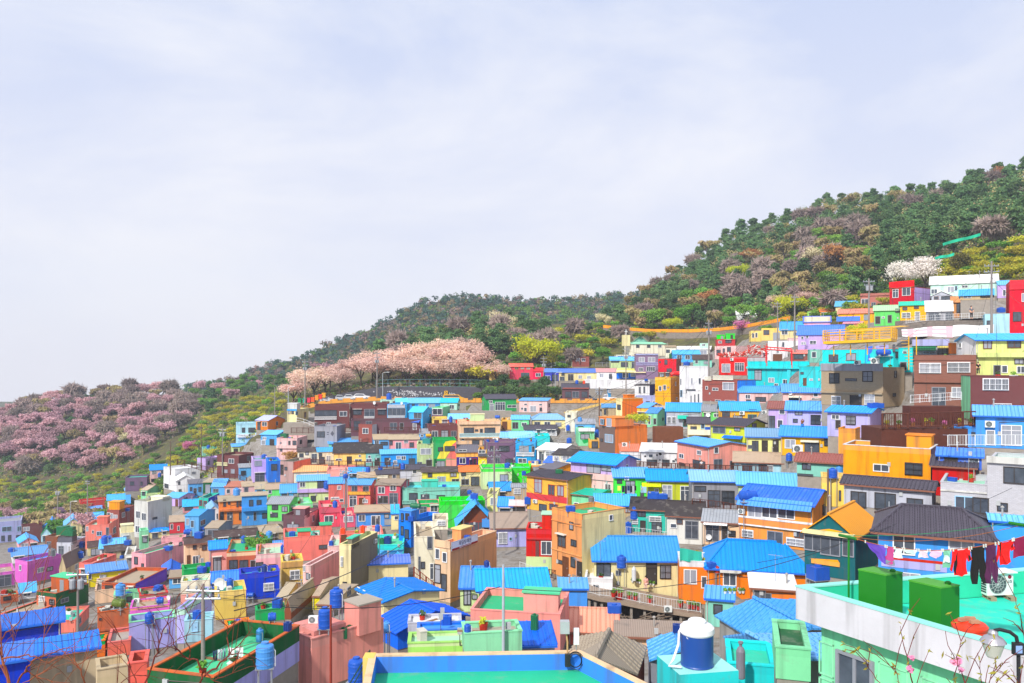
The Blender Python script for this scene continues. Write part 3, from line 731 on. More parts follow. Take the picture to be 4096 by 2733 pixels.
H('F',542,602,748,505,625,'beige','G:dtan',400,'beige shack with faded brown gabled roof')
H('F',335,512,812,745,920,'brickor','f:lgreen',None,'brown house with deep green side and green roof box',side='dgreen',par='dgreen',pent='470 585 700 660 brickor lgreen 2',th=50)
H('F',932,1240,1532,655,770,'brickor','f:tan',None,'terrace house with purple side wall and roof clutter',side='purple',dep=9)
H('F',870,1062,None,722,840,'lpeach','f:conc',None,'peach terrace house with empty concrete roof',nowin=1)
H('F',1042,1288,None,762,890,'mint','f:teal',718,'mint house with bright teal roof beside large blue tank',win='1165 775 1205 815 d;1052 780 1075 815 y')
H('F',1285,1542,None,768,860,'red','f:tan',690,'dark red house with tan roof and blue tank',par='brickp',win='1345 778 1425 800 w')
H('F',1192,1552,None,882,965,'orchid','f:tan',800,'magenta house with wide tan roof',par='pinkm',nowin=1)
H('F',1183,1607,None,1012,1280,'lav','f:teal',935,'lavender blank walled house with teal roof',nowin=1,cop='mint')
H('F',897,1182,None,922,1195,'terracotta','f:olive',880,'terracotta tower house with mossy roof and olive tank',win='910 970 930 985 d',band='897 1052 1182 1072 terracotta .12')
H('F',378,692,818,990,1095,'coral','f:teal',None,'coral house with teal roof and slanted parapet',nowin=1,dep=6)
H('F',0,215,560,952,1010,'coral','f:tan',None,'coral house with olive stained roof edge at left',side='olive',par='olive',nowin=1)
H('F',640,962,990,1175,1320,'orange','f:green',None,'orange house with dark green parapet and green roof',par='green',cop='orange',nowin=1,dep=7)
H('F',986,1196,None,1198,1330,'coral','f:conc',None,'low coral annex with picket wall',nowin=1)
H('F',1976,2256,None,738,985,'amberl','f:teal',640,'tall cream orange house with teal roof and satellite dish',nowin=1)
H('F',1657,1922,None,640,840,'creamw','f:turqroof',580,'cream house with stepped green teal roofs',nowin=1,band='1657 742 1922 840 pinkm .05 painted_band')
H('F',1686,1925,None,530,640,'green','f:green',None,'green topped stair block behind the cream house',D=112,nowin=1,dep=3)
H('F',1622,1692,1942,885,1200,'lav','f:lgreen',None,'pale lavender house with light green roof top',par='palemint',dep=7,nosw=1)
H('F',1690,1945,None,1000,1195,'paleblue','f:teal',960,'pale blue stair house with blue door and tank',win='1765 1008 1808 1085 Ds',D=66,dep=4)
H('F',2085,2312,None,1085,1150,'orange','f:lgreen',985,'orange edged house with green roof tub',par='lime2',nowin=1)
H('G',-150,215,None,572,810,'dblue','f:teal',512,'deep blue house with barred white window',win='75 650 158 712 G')
H('F',1936,2192,None,645,700,'bblue','g:bluedeep',542,'house with crumpled blue tarpaulin roof')
H('F',1552,1690,None,602,700,'sky','s:tan',530,'pale blue shack with brown tan sheet roof')
H('F',1476,1642,None,572,610,'white','G:bluedeep',516,'low house with deep blue gable roof below pink house',dep=6)
H('F',0,170,None,775,840,'brickor','f:teal',735,'brown house with teal roof and red tanks at left edge')
H('F',178,330,None,745,800,'white','s:sky',645,'shed with sloping sky blue sheet roof beside brown house',dep=5)
H('F',-40,135,None,560,690,'orchid','f:tan',None,'violet pink wall house at the left edge')
H('B',285,375,482,318,460,'cream','f:white',None,'cream stair house with blue cornice below the road',band='285 312 375 328 skyt .12',win='296 332 314 355 b;327 332 345 355 b',sw='362 335 382 365 s;440 340 460 390 y',pent='290 262 375 318 offwhite white .2')
H('B',0,112,266,418,505,'orange','g:lav',373,'orange house with pale lavender roof')
H('B',45,190,322,548,645,'sky','g:sky',510,'sky blue cottage with small white window frames',win='65 570 92 592 w;52 600 85 640 Dw;128 592 165 640 Dd')
H('B',537,858,None,284,490,'dbrick','f:tan',None,'maroon brick house with glazed balcony and white balustrade',win='541 325 738 375 Zd;768 335 832 376 w;650 435 682 465 w;745 440 780 470 d',bal='538 380 740 408 white',dep=9,name='house')
H('B',862,1200,None,270,420,'dbrick','f:tan',None,'maroon brick house with recessed balcony and white awnings',win='893 318 965 362 da;995 315 1085 380 Sg;1120 318 1185 362 da',bal='990 378 1086 396 white',dep=9)
H('B',1203,1380,1410,272,420,'skyt','f:coral',None,'turquoise blue house with glazed front and white balustrades',win='1210 308 1368 368 Zg',bal='1207 272 1366 298 white;1207 373 1366 398 white',band='1203 398 1380 414 skyt .3')
H('B',870,1510,None,415,560,'mauved','f:tan',None,'dark lower storey with timber deck under the maroon houses',D=184,win='900 425 950 500 d;1010 425 1060 470 g;1230 440 1290 500 g;1320 440 1352 500 D;1440 445 1470 500 Dw',dep=5)
H('B',1140,1290,None,230,300,'palemint','f:tan',None,'pale mint box house with blue tank above maroon row',dep=5)
H('B',1285,1402,None,250,310,'skyb','g:pale',214,'small turquoise roofed house beside the road',D=212)
H('B',1397,1690,None,256,320,'skyb','g:pale',213,'long blue house with turquoise ribbed roof by the road',win='1432 262 1452 280 d;1495 265 1555 290 w;1585 268 1640 295 s',D=212)
H('B',1690,1842,1867,252,320,'palemint','g:pale',215,'pale mint house with turquoise roof at end of row',win='1775 275 1815 310 w',D=210)
H('B',1402,1528,1612,342,530,'skyt','g:pale',292,'turquoise gabled house with brick lower wall',win='1450 345 1515 395 Sg',awn='1370 410 1505 432 bblue')
H('B',1612,1712,1778,300,400,'mint','f:mint',None,'mint topped house with brown band of windows',win='1622 310 1705 362 Zw',band='1612 308 1712 395 mauve .03 painted_band')
H('B',1614,1765,None,400,480,'amberl','f:cream',None,'sandy cream flat house below the mint topped one')
H('B',1767,1975,None,402,480,'redo','g:skyp',358,'orange red house with blue tarpaulin roof and laundry')
H('B',1582,1860,None,468,610,'dbrick','f:tan',None,'maroon house with broad flat roof and dark porch',win='1615 515 1665 570 w;1700 510 1760 580 d;1790 515 1835 560 g')
H('B',1862,2240,None,426,650,'lpeach','f:cream',None,'large beige pink house with blue balustrade balcony',st=2,win='1908 485 1995 528 d;2010 500 2035 515 d;2055 495 2078 528 D;2098 485 2190 528 d;1888 580 1908 598 w;1985 600 2045 635 d;2080 598 2130 640 d',band='1862 568 2240 578 lpeach .5;1862 426 2240 452 lpeach .4',bal='1865 533 2238 568 paleblue',pent='1970 362 2095 425 palegrn cream 1.5')
H('B',2112,2388,2072,220,335,'green','g:slate',178,'green house with dark tiled roof and picture window',win='2195 250 2282 322 w;2145 265 2182 330 Dw;2138 236 2166 256 w;2306 276 2385 297 w')
H('B',2246,2345,None,412,500,'peachor','f:cream',None,'small peach house with dark window right of the beige one')
H('B',2246,2545,None,572,645,'amberl','g:sky',526,'cream yellow house with sky blue roof under retaining wall')
H('B',190,376,470,582,780,'lpink','f:redroof',None,'pale pink two storey house with dark green tank',st=2,win='222 615 232 630 d;298 605 315 640 D;338 605 368 640 d;225 680 240 698 d;315 722 355 768 d',band='190 645 376 672 lpink .35')
H('B',292,540,None,575,640,'warmgrey','g:dgrey',534,'grey house with long dark grey roof')
H('B',534,742,822,472,670,'grey','f:grey',None,'grey house with dark diamond ornament',win='562 520 628 568 d;740 538 768 572 d',patch='dgrey 682,538 700,512 718,538 700,562;dgrey 650,522 668,522 668,530 650,530;dgrey 650,540 668,540 668,548 650,548')
H('B',940,1065,1175,455,620,'brick','f:tan',None,'narrow red brick house with patched grey side',side='lgrey',win='980 490 1028 535 w')
H('B',670,945,None,628,690,'mint','g:blue',583,'mint house with bright blue roof and lettered wall')
H('B',1080,1220,None,592,680,'sky','g:tan',546,'sky blue cottage under old tan roof',win='1090 600 1125 632 w;1145 615 1205 640 d')
H('B',1222,1492,None,590,690,'pink','g:tan',546,'pink cottage under old tan roof',win='1228 605 1250 640 b;1282 618 1330 680 Sw;1360 598 1392 622 w;1410 620 1445 660 b')
H('B',1498,1590,None,538,630,'sky','g:grey',496,'little sky blue house with grey gabled roof',win='1510 548 1532 565 w')
H('B',713,1006,None,714,825,'amberl','g:black',622,'long cream house with black roof',win='732 768 785 782 w;835 750 875 810 Dd;908 772 968 790 w;942 735 960 750 w',dep=7)
H('B',1008,1150,None,714,835,'lteal','g:black',640,'pale teal end of the black roofed row',win='1012 770 1060 800 w;1092 765 1130 825 Dd;1030 740 1050 760 w')
H('B',381,565,None,702,820,'creamw','g:dbrown',666,'cream cottage with dark brown roof',win='400 722 432 768 d;455 708 480 730 d;512 725 558 800 Sg')
H('B',566,712,None,706,815,'creamw','g:blue',668,'cream cottage with bright blue roof',win='578 720 602 745 d;648 742 682 788 w;580 755 625 810 Sd')
H('B',1148,1475,None,724,840,'skyb','g:sky',684,'long blue house with light blue ribbed roof',win='1182 762 1228 820 Zd;1290 745 1322 768 w;1336 745 1370 775 w;1262 785 1290 822 Dw;1405 768 1455 820 d')
H('B',1476,1626,None,634,840,'palegrn','f:tan',None,'pale green narrow two storey house with big window',win='1510 675 1605 725 w;1480 800 1520 825 g;1562 778 1612 835 D',st=2)
H('B',1630,1836,None,600,845,'green','f:green',None,'house painted with green yellow and coral curved bands',patch='yel 1718,640 1740,610 1790,600 1836,602 1836,610 1800,640 1788,690 1720,692;coral 1788,692 1800,640 1836,610 1836,770 1740,768 1760,735;yel 1690,700 1720,695 1788,692 1755,735 1735,768 1660,768;pinkm 1740,775 1834,775 1834,835 1740,835;dgreen 1634,768 1656,768 1656,838 1634,838',win='1672 665 1712 695 d;1732 655 1820 695 d;1660 790 1730 840 Zd')
H('B',1838,2036,None,708,840,'peachor','g:dgrey',642,'house with dark grey front roof and indigo lower wall',win='1868 762 1920 810 w;1960 768 2020 830 Dr;1860 685 1930 700 w',band='1838 752 2036 838 indigo .03 painted_band')
H('B',2038,2115,None,692,840,'peachor','f:dgrey',None,'slim house with yellow ground floor and grey balcony',win='2042 690 2100 715 Zw;2075 790 2098 808 w',band='2038 775 2115 838 yel .03 painted_band;2038 718 2115 745 dgrey .4')
H('B',2118,2400,None,622,840,'mauve','f:tan',None,'mauve house with wide flat roof and lime edge',win='2230 652 2320 698 d;2150 655 2185 690 d;2195 762 2235 830 Sg;2290 770 2350 830 d',band='2092 620 2118 830 lime3 .05')
H('B',-30,110,None,778,985,'lilac','f:green',None,'lilac two storey house with stair and blue tank',st=2)
H('B',112,224,None,792,985,'blue','f:green',None,'blue house joined to the lilac one',win='142 820 190 872 d')
H('B',222,342,502,798,990,'greypink','f:green',None,'grey pink house with salmon side wall and teal roof',side='salmon',win='228 825 250 910 Dd;265 845 285 870 d')
H('B',347,652,None,888,990,'creamw','g:orange',833,'cream house with vivid orange roof',win='372 930 405 960 d')
H('B',650,920,None,872,960,'pinkm','f:pinkm',None,'dusty mauve pink box beside the orange roof',win='770 898 805 918 w;862 935 890 950 w')
H('B',846,1002,None,902,960,'sky','g:blue',850,'house with folded blue tarpaulin roof above tan shed')
H('B',932,1105,None,942,995,'teal','g:tan',893,'teal shed with tan sheet roof')
H('B',1110,1316,None,912,990,'sand','g:slate',868,'beige house with grey tiled roof',win='1252 915 1282 945 w',band='1110 920 1210 945 creamw .3')
H('B',1320,1546,None,868,990,'lgrey','g:slate',824,'grey house with small slate roof above yellow house',win='1438 872 1472 900 w')
H('B',1528,1866,None,892,1015,'yel','g:dbrown',846,'yellow house with dark brown roof and blue trellis door',win='1578 902 1612 935 b;1785 900 1835 930 b;1665 935 1735 1002 Ss;1798 955 1860 995 Dg',cop='yel')
H('B',1868,2062,None,888,1020,'cream','g:orange',833,'cream house with bright orange ribbed roof',win='1885 895 1922 922 d;1885 958 1950 1005 Dg;1975 935 2045 1010 Sd')
H('B',2070,2346,None,862,1050,'palegrn','f:green',None,'weathered pale green house with bright green roof parapet',par='lime',win='2240 915 2310 970 d')
H('B',-10,88,None,1048,1120,'sky','g:tan',985,'sky blue shack under brown tan roof left of green one')
H('B',88,224,None,1052,1120,'lime2','g:tan',1000,'bright green shack under brown tan roof',win='115 1058 142 1085 w')
H('B',224,380,None,1082,1150,'sky','g:blue',1004,'sky blue shack with vivid blue roof',win='238 1092 298 1120 d;345 1090 375 1112 d')
H('B',380,665,None,972,1175,'palegrn','g:blue',920,'pale green and lilac two storey house with blue roof',st=2,win='405 985 448 1025 w;565 975 620 1035 d;390 1092 478 1140 Zd;505 1110 545 1155 d;632 1120 662 1155 w',band='380 1042 665 1075 lilac .35;380 972 400 1040 lilac .03',nosw=1)
H('B',665,842,None,998,1190,'coral','g:blue',940,'coral two storey house with blue roof left half',win='748 1018 778 1048 w;690 1122 760 1160 G;770 1138 800 1160 w')
H('B',842,1048,1102,1008,1215,'coral','g:blue',960,'coral two storey house with yellow balcony band',win='880 1020 925 1062 g;985 1022 1030 1062 Sg;860 1110 920 1205 Sw;948 1130 985 1185 Db;982 1145 1022 1170 w',band='842 1068 1048 1095 amber .3')
H('B',1102,1322,1406,1012,1200,'dpink','g:tan',956,'rose pink gabled house with tan roof',win='1122 1028 1178 1082 w;1232 1010 1282 1058 w;1225 1085 1298 1185 Sg;1120 1110 1210 1175 Dg',st=2)
H('B',1340,1870,None,1038,1190,'lteal','f:turq',None,'wide teal house with flat roof',win='1408 1085 1478 1150 d;1515 1098 1585 1142 d;1660 1105 1730 1145 d',pent='1520 975 1665 1036 teal teal 1',bal='1342 1148 1460 1180 lteal')
H('B',105,302,382,1182,1340,'lime2','g:grey',1116,'green house with patchy grey roof',win='150 1195 198 1232 d;240 1208 285 1250 d;240 1275 275 1340 D;135 1265 195 1300 d')
H('B',-20,105,None,1152,1275,'sky','g:tan',1100,'sky blue house with tan roof beside green house')
H('B',300,520,None,1192,1320,'lime2','f:mint',None,'low green house with mint parapet',par='mint')
H('B',250,442,596,1292,1445,'mauved','f:pinkm',None,'plum brown house with pale pink side wall',side='lpink',win='288 1368 390 1420 d',pent='345 1225 470 1290 mauved pinkm .3')
H('B',590,782,None,1218,1400,'dpink','f:pinkm',None,'dusty rose house with white framed window',win='630 1292 705 1352 w',band='590 1218 782 1262 dpink .15')
H('B',780,912,None,1292,1400,'dpink','f:pinkm',None,'low dusty rose annex beside the rose house')
H('B',915,1247,None,1258,1395,'skyb','g:tan',1196,'blue house with broad weathered grey roof',win='945 1285 998 1338 w;1060 1292 1136 1375 Sw;1180 1280 1216 1308 d;1182 1325 1235 1370 g')
H('B',1240,1312,None,1275,1420,'cream','s:sky',1190,'slim cream house with sloping sky blue roof',win='1272 1295 1305 1325 w')
H('B',1310,1420,1682,1345,1585,'blue','f:turq',None,'bright blue tower house with roof terrace',cop='blue',side='blue',win='1332 1390 1352 1465 k;1368 1420 1398 1495 k;1332 1270 1350 1340 k',pent='1312 1240 1500 1345 blue blue .1')
H('B',1690,2100,None,1162,1405,'lime','f:lgreen',1120,'vivid green house with flat green roof',nowin=1,dep=7)
H('B',1482,1690,None,1185,1310,'pinkm','f:lgreen',1145,'dusty pink house with green topped terrace',par='green')
H('B',1888,2142,None,1318,1455,'brown','G:blue',1176,'brown gabled house with broad deep blue roof',ov=1.0,dep=8,win='1915 1350 2080 1430 r')
H('C',66,322,352,236,345,'lpink','s:sky',212,'pink cottage below the road barrier',win='84 298 102 318 w;112 300 135 332 w;168 285 222 335 Sw;112 262 138 275 w;250 265 275 278 w;255 300 275 330 D')
H('C',-5,155,None,406,510,'mintg','g:sky',372,'mint green cottage with blue roof below retaining wall',win='5 435 55 490 D;90 438 132 466 w')
H('C',188,486,None,410,490,'cream','h:skyp',361,'cream house with pale blue hipped roof',win='208 432 255 465 g;298 430 348 460 w;402 438 450 470 g')
H('C',488,592,None,346,520,'creamw','f:cream',None,'cream tower house beside the concrete ramp',win='510 368 535 385 d')
H('C',116,412,None,500,560,'white','g:slate',460,'low white house with dark tile and blue roof',dep=6)
H('C',-10,192,None,578,630,'turq','g:skyp',521,'turquoise house with broad pale blue roof')
H('C',32,216,None,612,810,'skyt','f:sky',None,'turquoise blue two storey house with white balustrade',win='68 652 150 700 g;60 768 130 805 w;185 655 205 705 D',bal='38 708 204 742 white',st=2)
H('C',212,346,None,560,650,'turq','f:turq',None,'plain turquoise box house',nowin=1)
H('C',590,762,None,448,560,'sky','g:grey',405,'blue house with pale grey roof beside orange tower')
H('C',612,756,None,512,650,'mint','f:white',482,'mint house with leaf painted wall and white balcony',band='600 485 760 515 white .5',patch='green 620,545 655,530 690,560 650,575;green 640,600 700,585 720,610 660,630')
H('C',708,800,None,596,670,'peachor','f:peachor',None,'peach terrace with orange railing beside grey brick tower')
H('C',230,452,622,695,800,'white','g:white',632,'white house with slanting white roof and skylight',side='white')
H('C',372,542,662,738,830,'creamw','g:black',682,'cream house with black edged roof',side='white')
H('C',800,945,1240,475,722,'brownb','f:orange',None,'orange tower house with brown brick front',side='orange',cop='orange',win='812 405 838 450 s;872 402 910 472 s;856 548 926 616 s;815 585 832 606 d',nosw=1,pent='800 385 946 475 orange orange .02 4.6',th=50)
H('C',955,1010,1202,218,425,'cream','f:orange',None,'orange flat topped house below the ramp',side='orange',th=52,nosw=1,pent='1000 182 1060 218 orange orange 2',win='968 275 996 315 d')
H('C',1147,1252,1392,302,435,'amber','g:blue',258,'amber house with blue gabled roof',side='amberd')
H('C',1226,1332,1420,352,480,'mint','g:blue',302,'mint house with narrow blue roof',win='1250 375 1270 450 w;1300 400 1322 450 D')
H('C',1320,1420,None,332,450,'skyb','s:tan',285,'blue house with tan sloping roof')
H('C',1416,1732,None,328,490,'lgrey','g:blue',258,'grey white brick house with ribbed blue roof',win='1425 385 1455 440 G;1470 385 1500 440 G;1570 402 1605 470 Dt',awn='1518 370 1615 400 teal')
H('C',1742,1916,None,332,425,'lime2','g:grey',275,'bright green house with grey roof')
H('C',1918,2272,None,322,430,'peachor','g:blue',248,'peach orange house with ribbed blue roof',win='1928 340 1995 382 b;2165 365 2240 420 t;2175 318 2240 335 d;2030 375 2110 420 d')
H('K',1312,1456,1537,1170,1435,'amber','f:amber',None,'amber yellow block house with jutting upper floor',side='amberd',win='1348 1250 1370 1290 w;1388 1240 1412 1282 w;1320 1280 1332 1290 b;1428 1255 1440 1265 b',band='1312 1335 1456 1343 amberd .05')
H('K',1537,1812,None,1068,1435,'white','f:white',None,'white rounded building with red loop frame',win='1640 1175 1656 1228 w;1712 1175 1730 1228 w;1600 1280 1680 1310 d;1543 1285 1560 1345 s;1543 1180 1552 1235 w')
H('C',1606,1746,None,150,275,'white','f:lav',None,'low white annex with roof terrace and slit windows',win='1638 190 1645 250 g;1672 180 1680 250 g;1705 175 1714 250 g')
H('C',1745,2066,2236,50,250,'brick','f:coral',None,'red brown brick house with pale blue side wall',side='skyb',bal='1768 14 1832 50 creamw;1846 5 2032 45 creamw',win='1935 70 2034 135 w;1840 120 1890 140 w;1778 105 1795 130 w;1865 228 1915 270 w;1955 232 2045 265 w',pp=.2)
H('C',2086,2490,None,157,255,'lpink','g:blue',106,'pink house with ribbed blue roof beside brick house',win='2142 182 2182 215 w;2235 205 2325 240 d;2148 228 2190 240 d;2395 170 2425 208 w')
H('C',1612,1815,None,445,630,'cream','g:slate',390,'cream house with dark tiled roof and white terrace',win='1735 448 1765 490 s;1640 475 1690 520 d;1720 565 1800 590 d',band='1555 500 1815 545 creamw .9')
H('C',1820,2136,2322,472,620,'ylime','g:slate',402,'yellow green house with dark tiled roof',side='ylime',win='1845 478 1955 530 Zg;2042 485 2090 510 d',awn='1945 555 2120 580 bblue',sw='2202 448 2238 482 b')
H('C',2152,2480,None,562,710,'creamg','g:bluegrey',495,'pale yellow house with faded blue roof',win='2165 645 2200 670 g;2205 608 2255 695 Sd;2295 605 2340 700 Dd;2395 600 2440 700 Dd')
H('C',1182,1510,None,702,845,'white','s:white',630,'white house with black cow spots',win='1255 728 1290 755 w;1240 780 1325 825 d;1382 780 1440 830 Sd;1470 780 1495 800 w',patch='black 1212,738 1228,736 1232,752 1214,754;black 1322,725 1338,728 1336,745 1322,742;black 1345,715 1368,712 1375,730 1358,738 1346,728;black 1490,770 1508,765 1508,790 1494,795;black 1352,772 1362,772 1360,786 1350,784')
H('C',1000,1176,None,698,810,'white','s:ored',636,'white shuttered house with flat orange roof',nowin=1,band='1000 735 1176 739 grey .03;1000 765 1176 769 grey .03')
H('C',1515,1812,2165,658,880,'pinkm','g:blue',592,'pink two storey house with blue roof and terrace',side='pinkm',win='1536 725 1574 760 w;1700 695 1735 728 w;1536 806 1580 838 d;1662 788 1770 850 d',sw='1852 775 1925 858 Sg;2000 790 2038 868 D;1855 665 1890 715 w')
H('C',2040,2610,None,792,910,'paleblue','g:tan',714,'long pale blue house with grey tan roof',win='2118 835 2195 878 d;2265 830 2345 875 d;2480 825 2545 855 d;2480 880 2545 915 d;2345 830 2390 910 G')
H('C',540,945,1142,818,1080,'lilac','g:blue',722,'lilac pink house with broad blue roof',side='lilac',win='690 812 810 896 Zd;826 822 920 878 d;856 1002 905 1060 w',ov=.55,band='540 900 945 955 lpink .25;540 960 945 1078 lpink .03 painted_band')
H('C',292,432,516,808,860,'white','g:bluedeep',752,'white shed with deep blue gabled roof')
H('C',246,382,642,868,930,'amberd','g:dgrey',806,'orange house with dark grey sheet roof')
H('C',135,515,762,965,1285,'amber2','g:slate',893,'yellow two storey house with dark red window frames',side='amber2',st=2,win='208 958 272 1076 r;336 1010 388 1096 r;419 1020 473 1106 r;252 1188 316 1242 d;347 1186 418 1232 r;442 1212 498 1240 r',band='135 1100 515 1155 red .06 painted_band',sw='560 1180 600 1215 w')
H('C',940,1246,None,934,1135,'lime','g:blue',852,'vivid green house with blue roof and laundry',win='1045 975 1125 1110 d;965 962 1005 990 d;1185 1020 1250 1075 Ds;1180 1075 1205 1120 d')
H('C',1246,1650,None,962,1185,'ylime','g:blue',870,'olive yellow house with blue roof and sliding doors',win='1382 1012 1464 1152 Zw;1548 1022 1620 1165 Zw;1308 1045 1342 1078 w',awn='1190 988 1365 1018 ylime')
H('C',1650,2076,None,968,1215,'grey','g:skyp',880,'grey house with pale blue ribbed roof',win='1800 1062 1904 1200 Sd;1926 1066 2034 1180 K;1676 1022 1774 1062 d')
H('C',2076,2605,None,998,1125,'palegrn','g:sky',900,'pale mint house with light blue ribbed roof',win='2120 1030 2150 1060 w')
H('C',548,762,952,1112,1230,'mint','g:turqroof',1052,'small mint house with teal roof and grey tank',side='mint',win='572 1172 608 1212 w;752 1115 785 1140 w')
H('C',768,1132,None,1190,1300,'sand','g:blue',1096,'low beige house with broad blue ribbed roof')
H('C',1090,1420,None,1228,1500,'teal','g:black',1128,'teal green house with black roof',win='1160 1230 1220 1292 d;1180 1340 1220 1460 Dd;1285 1350 1368 1482 Sd;1106 1322 1150 1362 G;1262 1300 1362 1340 G')
H('C',1420,1752,None,1285,1540,'offwhite','g:black',1162,'off-white house with black roof and wide glass doors',win='1592 1342 1704 1496 Zg;1456 1366 1506 1398 w;1514 1326 1560 1362 b')
H('C',1752,2092,None,1340,1550,'lpeach','g:grey',1242,'peach beige house with patchy grey roof',win='1782 1372 1894 1520 Sg;1926 1382 1974 1535 Dg;1992 1432 2045 1476 K',awn='1760 1345 1975 1365 white')
H('E',-265,412,566,1195,1620,'orangeb','g:bluedeep',1032,'large orange two storey house with glazed upper floor',side='orangeb',st=2,win='-180 1205 -60 1300 Zw;-50 1205 80 1305 Zw;95 1210 240 1312 Zw;0 1440 130 1560 Zg;252 1436 325 1490 b;176 1502 330 1562 G;-232 1425 -140 1480 G',band='-265 1320 412 1336 white .25;-265 1338 412 1392 orangeb .2;-265 1393 412 1405 white .28',awn='-265 1135 412 1212 blue .9',sw='500 1185 545 1265 d')
H('H',365,640,1040,22,645,'peach','f:green',None,'tall peach house with cream side and green roof terrace',side='cream',win='428 208 490 308 ba;532 92 560 152 d;546 256 588 302 d;470 412 516 596 Db;604 456 645 634 Dd;428 440 462 466 d;545 415 578 495 d',sw='893 25 920 68 w',th=48,band='365 92 640 100 peach .1;365 360 640 372 peach .1')
H('H',130,362,None,152,560,'red','f:green',None,'red house with white bay window and stone steps',win='272 268 360 382 w',band='130 405 362 560 palegrn .08 plinth;215 262 250 430 dbrick .02 painted_band;130 232 362 246 red .2',pent='275 20 360 130 red palegreen .2')
H('B',2165,2490,None,1400,1580,'lav','g:asb',1262,'pale lavender house with rusty corrugated roof',win='2225 1445 2300 1545 Gd;2198 1455 2212 1500 d;2325 1490 2345 1515 s')
H('C',-20,166,None,1198,1290,'lpink','g:lpink',1152,'pale pink hut with peeling front')
H('C',-5,136,None,1032,1140,'sand','g:grey',1000,'sand coloured shed with pale roof below green house')
H('C',-80,165,None,855,985,'lime','f:lgreen',None,'bright green house behind the dark roofed orange one',nowin=1)
H('C',165,332,None,832,895,'amberd','f:cream',None,'amber box with stepped parapet')
H('E',0,172,None,306,500,'lilac','g:terracotta',246,'lilac house with brown tiled roof',win='106 322 152 356 w;0 378 60 488 d;90 415 132 480 w')
H('E',172,545,None,318,500,'lav','g:blue',246,'lavender house with ribbed blue roof and barred window',win='250 322 310 362 d;396 370 478 450 K;232 405 268 432 d')
H('E',545,936,1042,348,580,'lav','g:blue',290,'lavender end house with blue roof and narrow stair',side='lilac',win='588 368 650 402 w;720 380 800 450 K;622 415 665 490 D')
H('E',138,514,None,154,255,'lpink','g:blue',88,'pink house with ribbed blue roof and satellite dish',win='420 162 455 196 w;402 214 462 248 w;195 205 292 246 K',awn='185 190 305 206 creamw')
H('E',118,646,None,553,735,'amber','g:blue',476,'amber house with ribbed blue roof and dark entrance',win='160 596 248 668 w;340 612 466 720 d;520 585 610 646 K',awn='298 598 466 616 creamw .4')
H('E',646,802,886,497,735,'amberd','f:tan',None,'amber stair wing beside blue roofed amber house',nowin=1,nosw=1)
H('J',488,1055,1252,1310,1670,'beigeb','f:grey',None,'beige brick house with two barred upper windows',win='566 1362 650 1446 K;872 1346 956 1432 K;712 1408 812 1428 d;588 1572 665 1650 G;890 1558 974 1646 G;756 1566 855 1668 Dd',band='485 1270 1055 1338 grey .12;488 1530 1055 1546 beigeb .3',sw='1158 1340 1176 1365 d;1158 1372 1176 1396 d;1145 1545 1168 1570 d',pp=.35)
H('J',1340,1908,None,1198,1668,'brick2','f:tan',None,'brown brick house with two white barred windows',win='1392 1270 1580 1354 G;1650 1262 1848 1348 G;1508 1492 1624 1655 Sg;1690 1492 1772 1580 w',band='1340 1198 1908 1240 brick2 .08;1340 1432 1908 1446 brick2 .25',st=2)
H('J',1856,2430,1770,1388,1790,'dbrick','f:tan',None,'maroon brick house with mint green side wall',side='mint',win='1975 1412 2200 1510 Gw;2065 1640 2230 1665 G',nosw=1,pp=.2)
H('E',1905,2430,None,368,660,'skyb','g:blue',290,'sky blue house with ribbed roof and white railing',win='2006 512 2074 636 Dw;2146 466 2320 640 Zw',dep=6)
H('E',1706,1908,None,482,655,'skyb','f:sky',None,'low sky blue wing beside the sky blue house',win='1775 520 1825 530 d;1868 528 1898 555 d')
H('E',690,1492,1556,682,985,'orange2','f:tan',None,'big orange house with slanted white edged parapet',side='mauve',cop='white',win='972 824 1105 880 wk;1262 812 1410 912 K',nosw=1,pent='1270 552 1498 680 amberd orange 2',dep=8)
H('E',696,1502,1540,1055,1270,'lgrey','g:slate',952,'grey white house with dark tiled roof and large windows',side='lgrey',win='766 1076 895 1210 d;986 1090 1165 1250 Zd;1280 1140 1414 1230 d')
H('E',1506,1902,None,832,1100,'red','g:slate',752,'red walled house with dark tiled roof',nowin=1)
H('E',2010,2430,None,792,1330,'whiteb','f:mint',None,'white brick two storey house with green roof edge',win='2168 852 2350 988 Zd;1720 1120 1885 1248 d;2110 1180 2190 1240 d',band='1985 752 2430 812 offwhite .25',dep=8,pp=.3)
H('E',1582,2008,None,982,1325,'whiteb','f:mint',None,'white brick wing with mint roof terrace',win='1722 1120 1886 1248 s;1962 1140 2006 1210 d',par='whiteb',dep=7,band='1582 1062 2008 1076 offwhite .1',D=71)
H('I',1012,2032,None,172,640,'skyb','h:slate',-40,'blue house with dark tiled hipped roof behind laundry',win='1155 196 1338 375 Zw;1665 222 1880 335 w;1215 560 1390 600 w',D=58,ov=.5,dep=7,band='1040 425 1640 448 red .06;1040 448 1640 520 lav .04')
H('I',2042,2440,None,75,560,'skyb','g:sky',55,'light blue sheet clad house at right edge',D=60,nowin=1)
H('I',335,800,1006,225,630,'petrol','G:yrust',18,'weathered teal house with lichen yellow roof',side='petrol',win='338 208 480 340 Zg;490 235 655 385 Zg;690 255 780 395 Zg',D=63,nosw=1,band='330 172 800 205 cream .5;400 440 660 480 amberd .1',patch='amberd 390,420 640,435 660,470 560,465 420,445;amberd 470,160 560,150 690,175 560,185',sw='')
H('H',1535,1852,None,445,830,'orange3','f:blue',None,'orange house with white parapet and two white windows',par='white',win='1582 528 1688 648 w;1742 592 1828 688 w',D=82,cop='white')
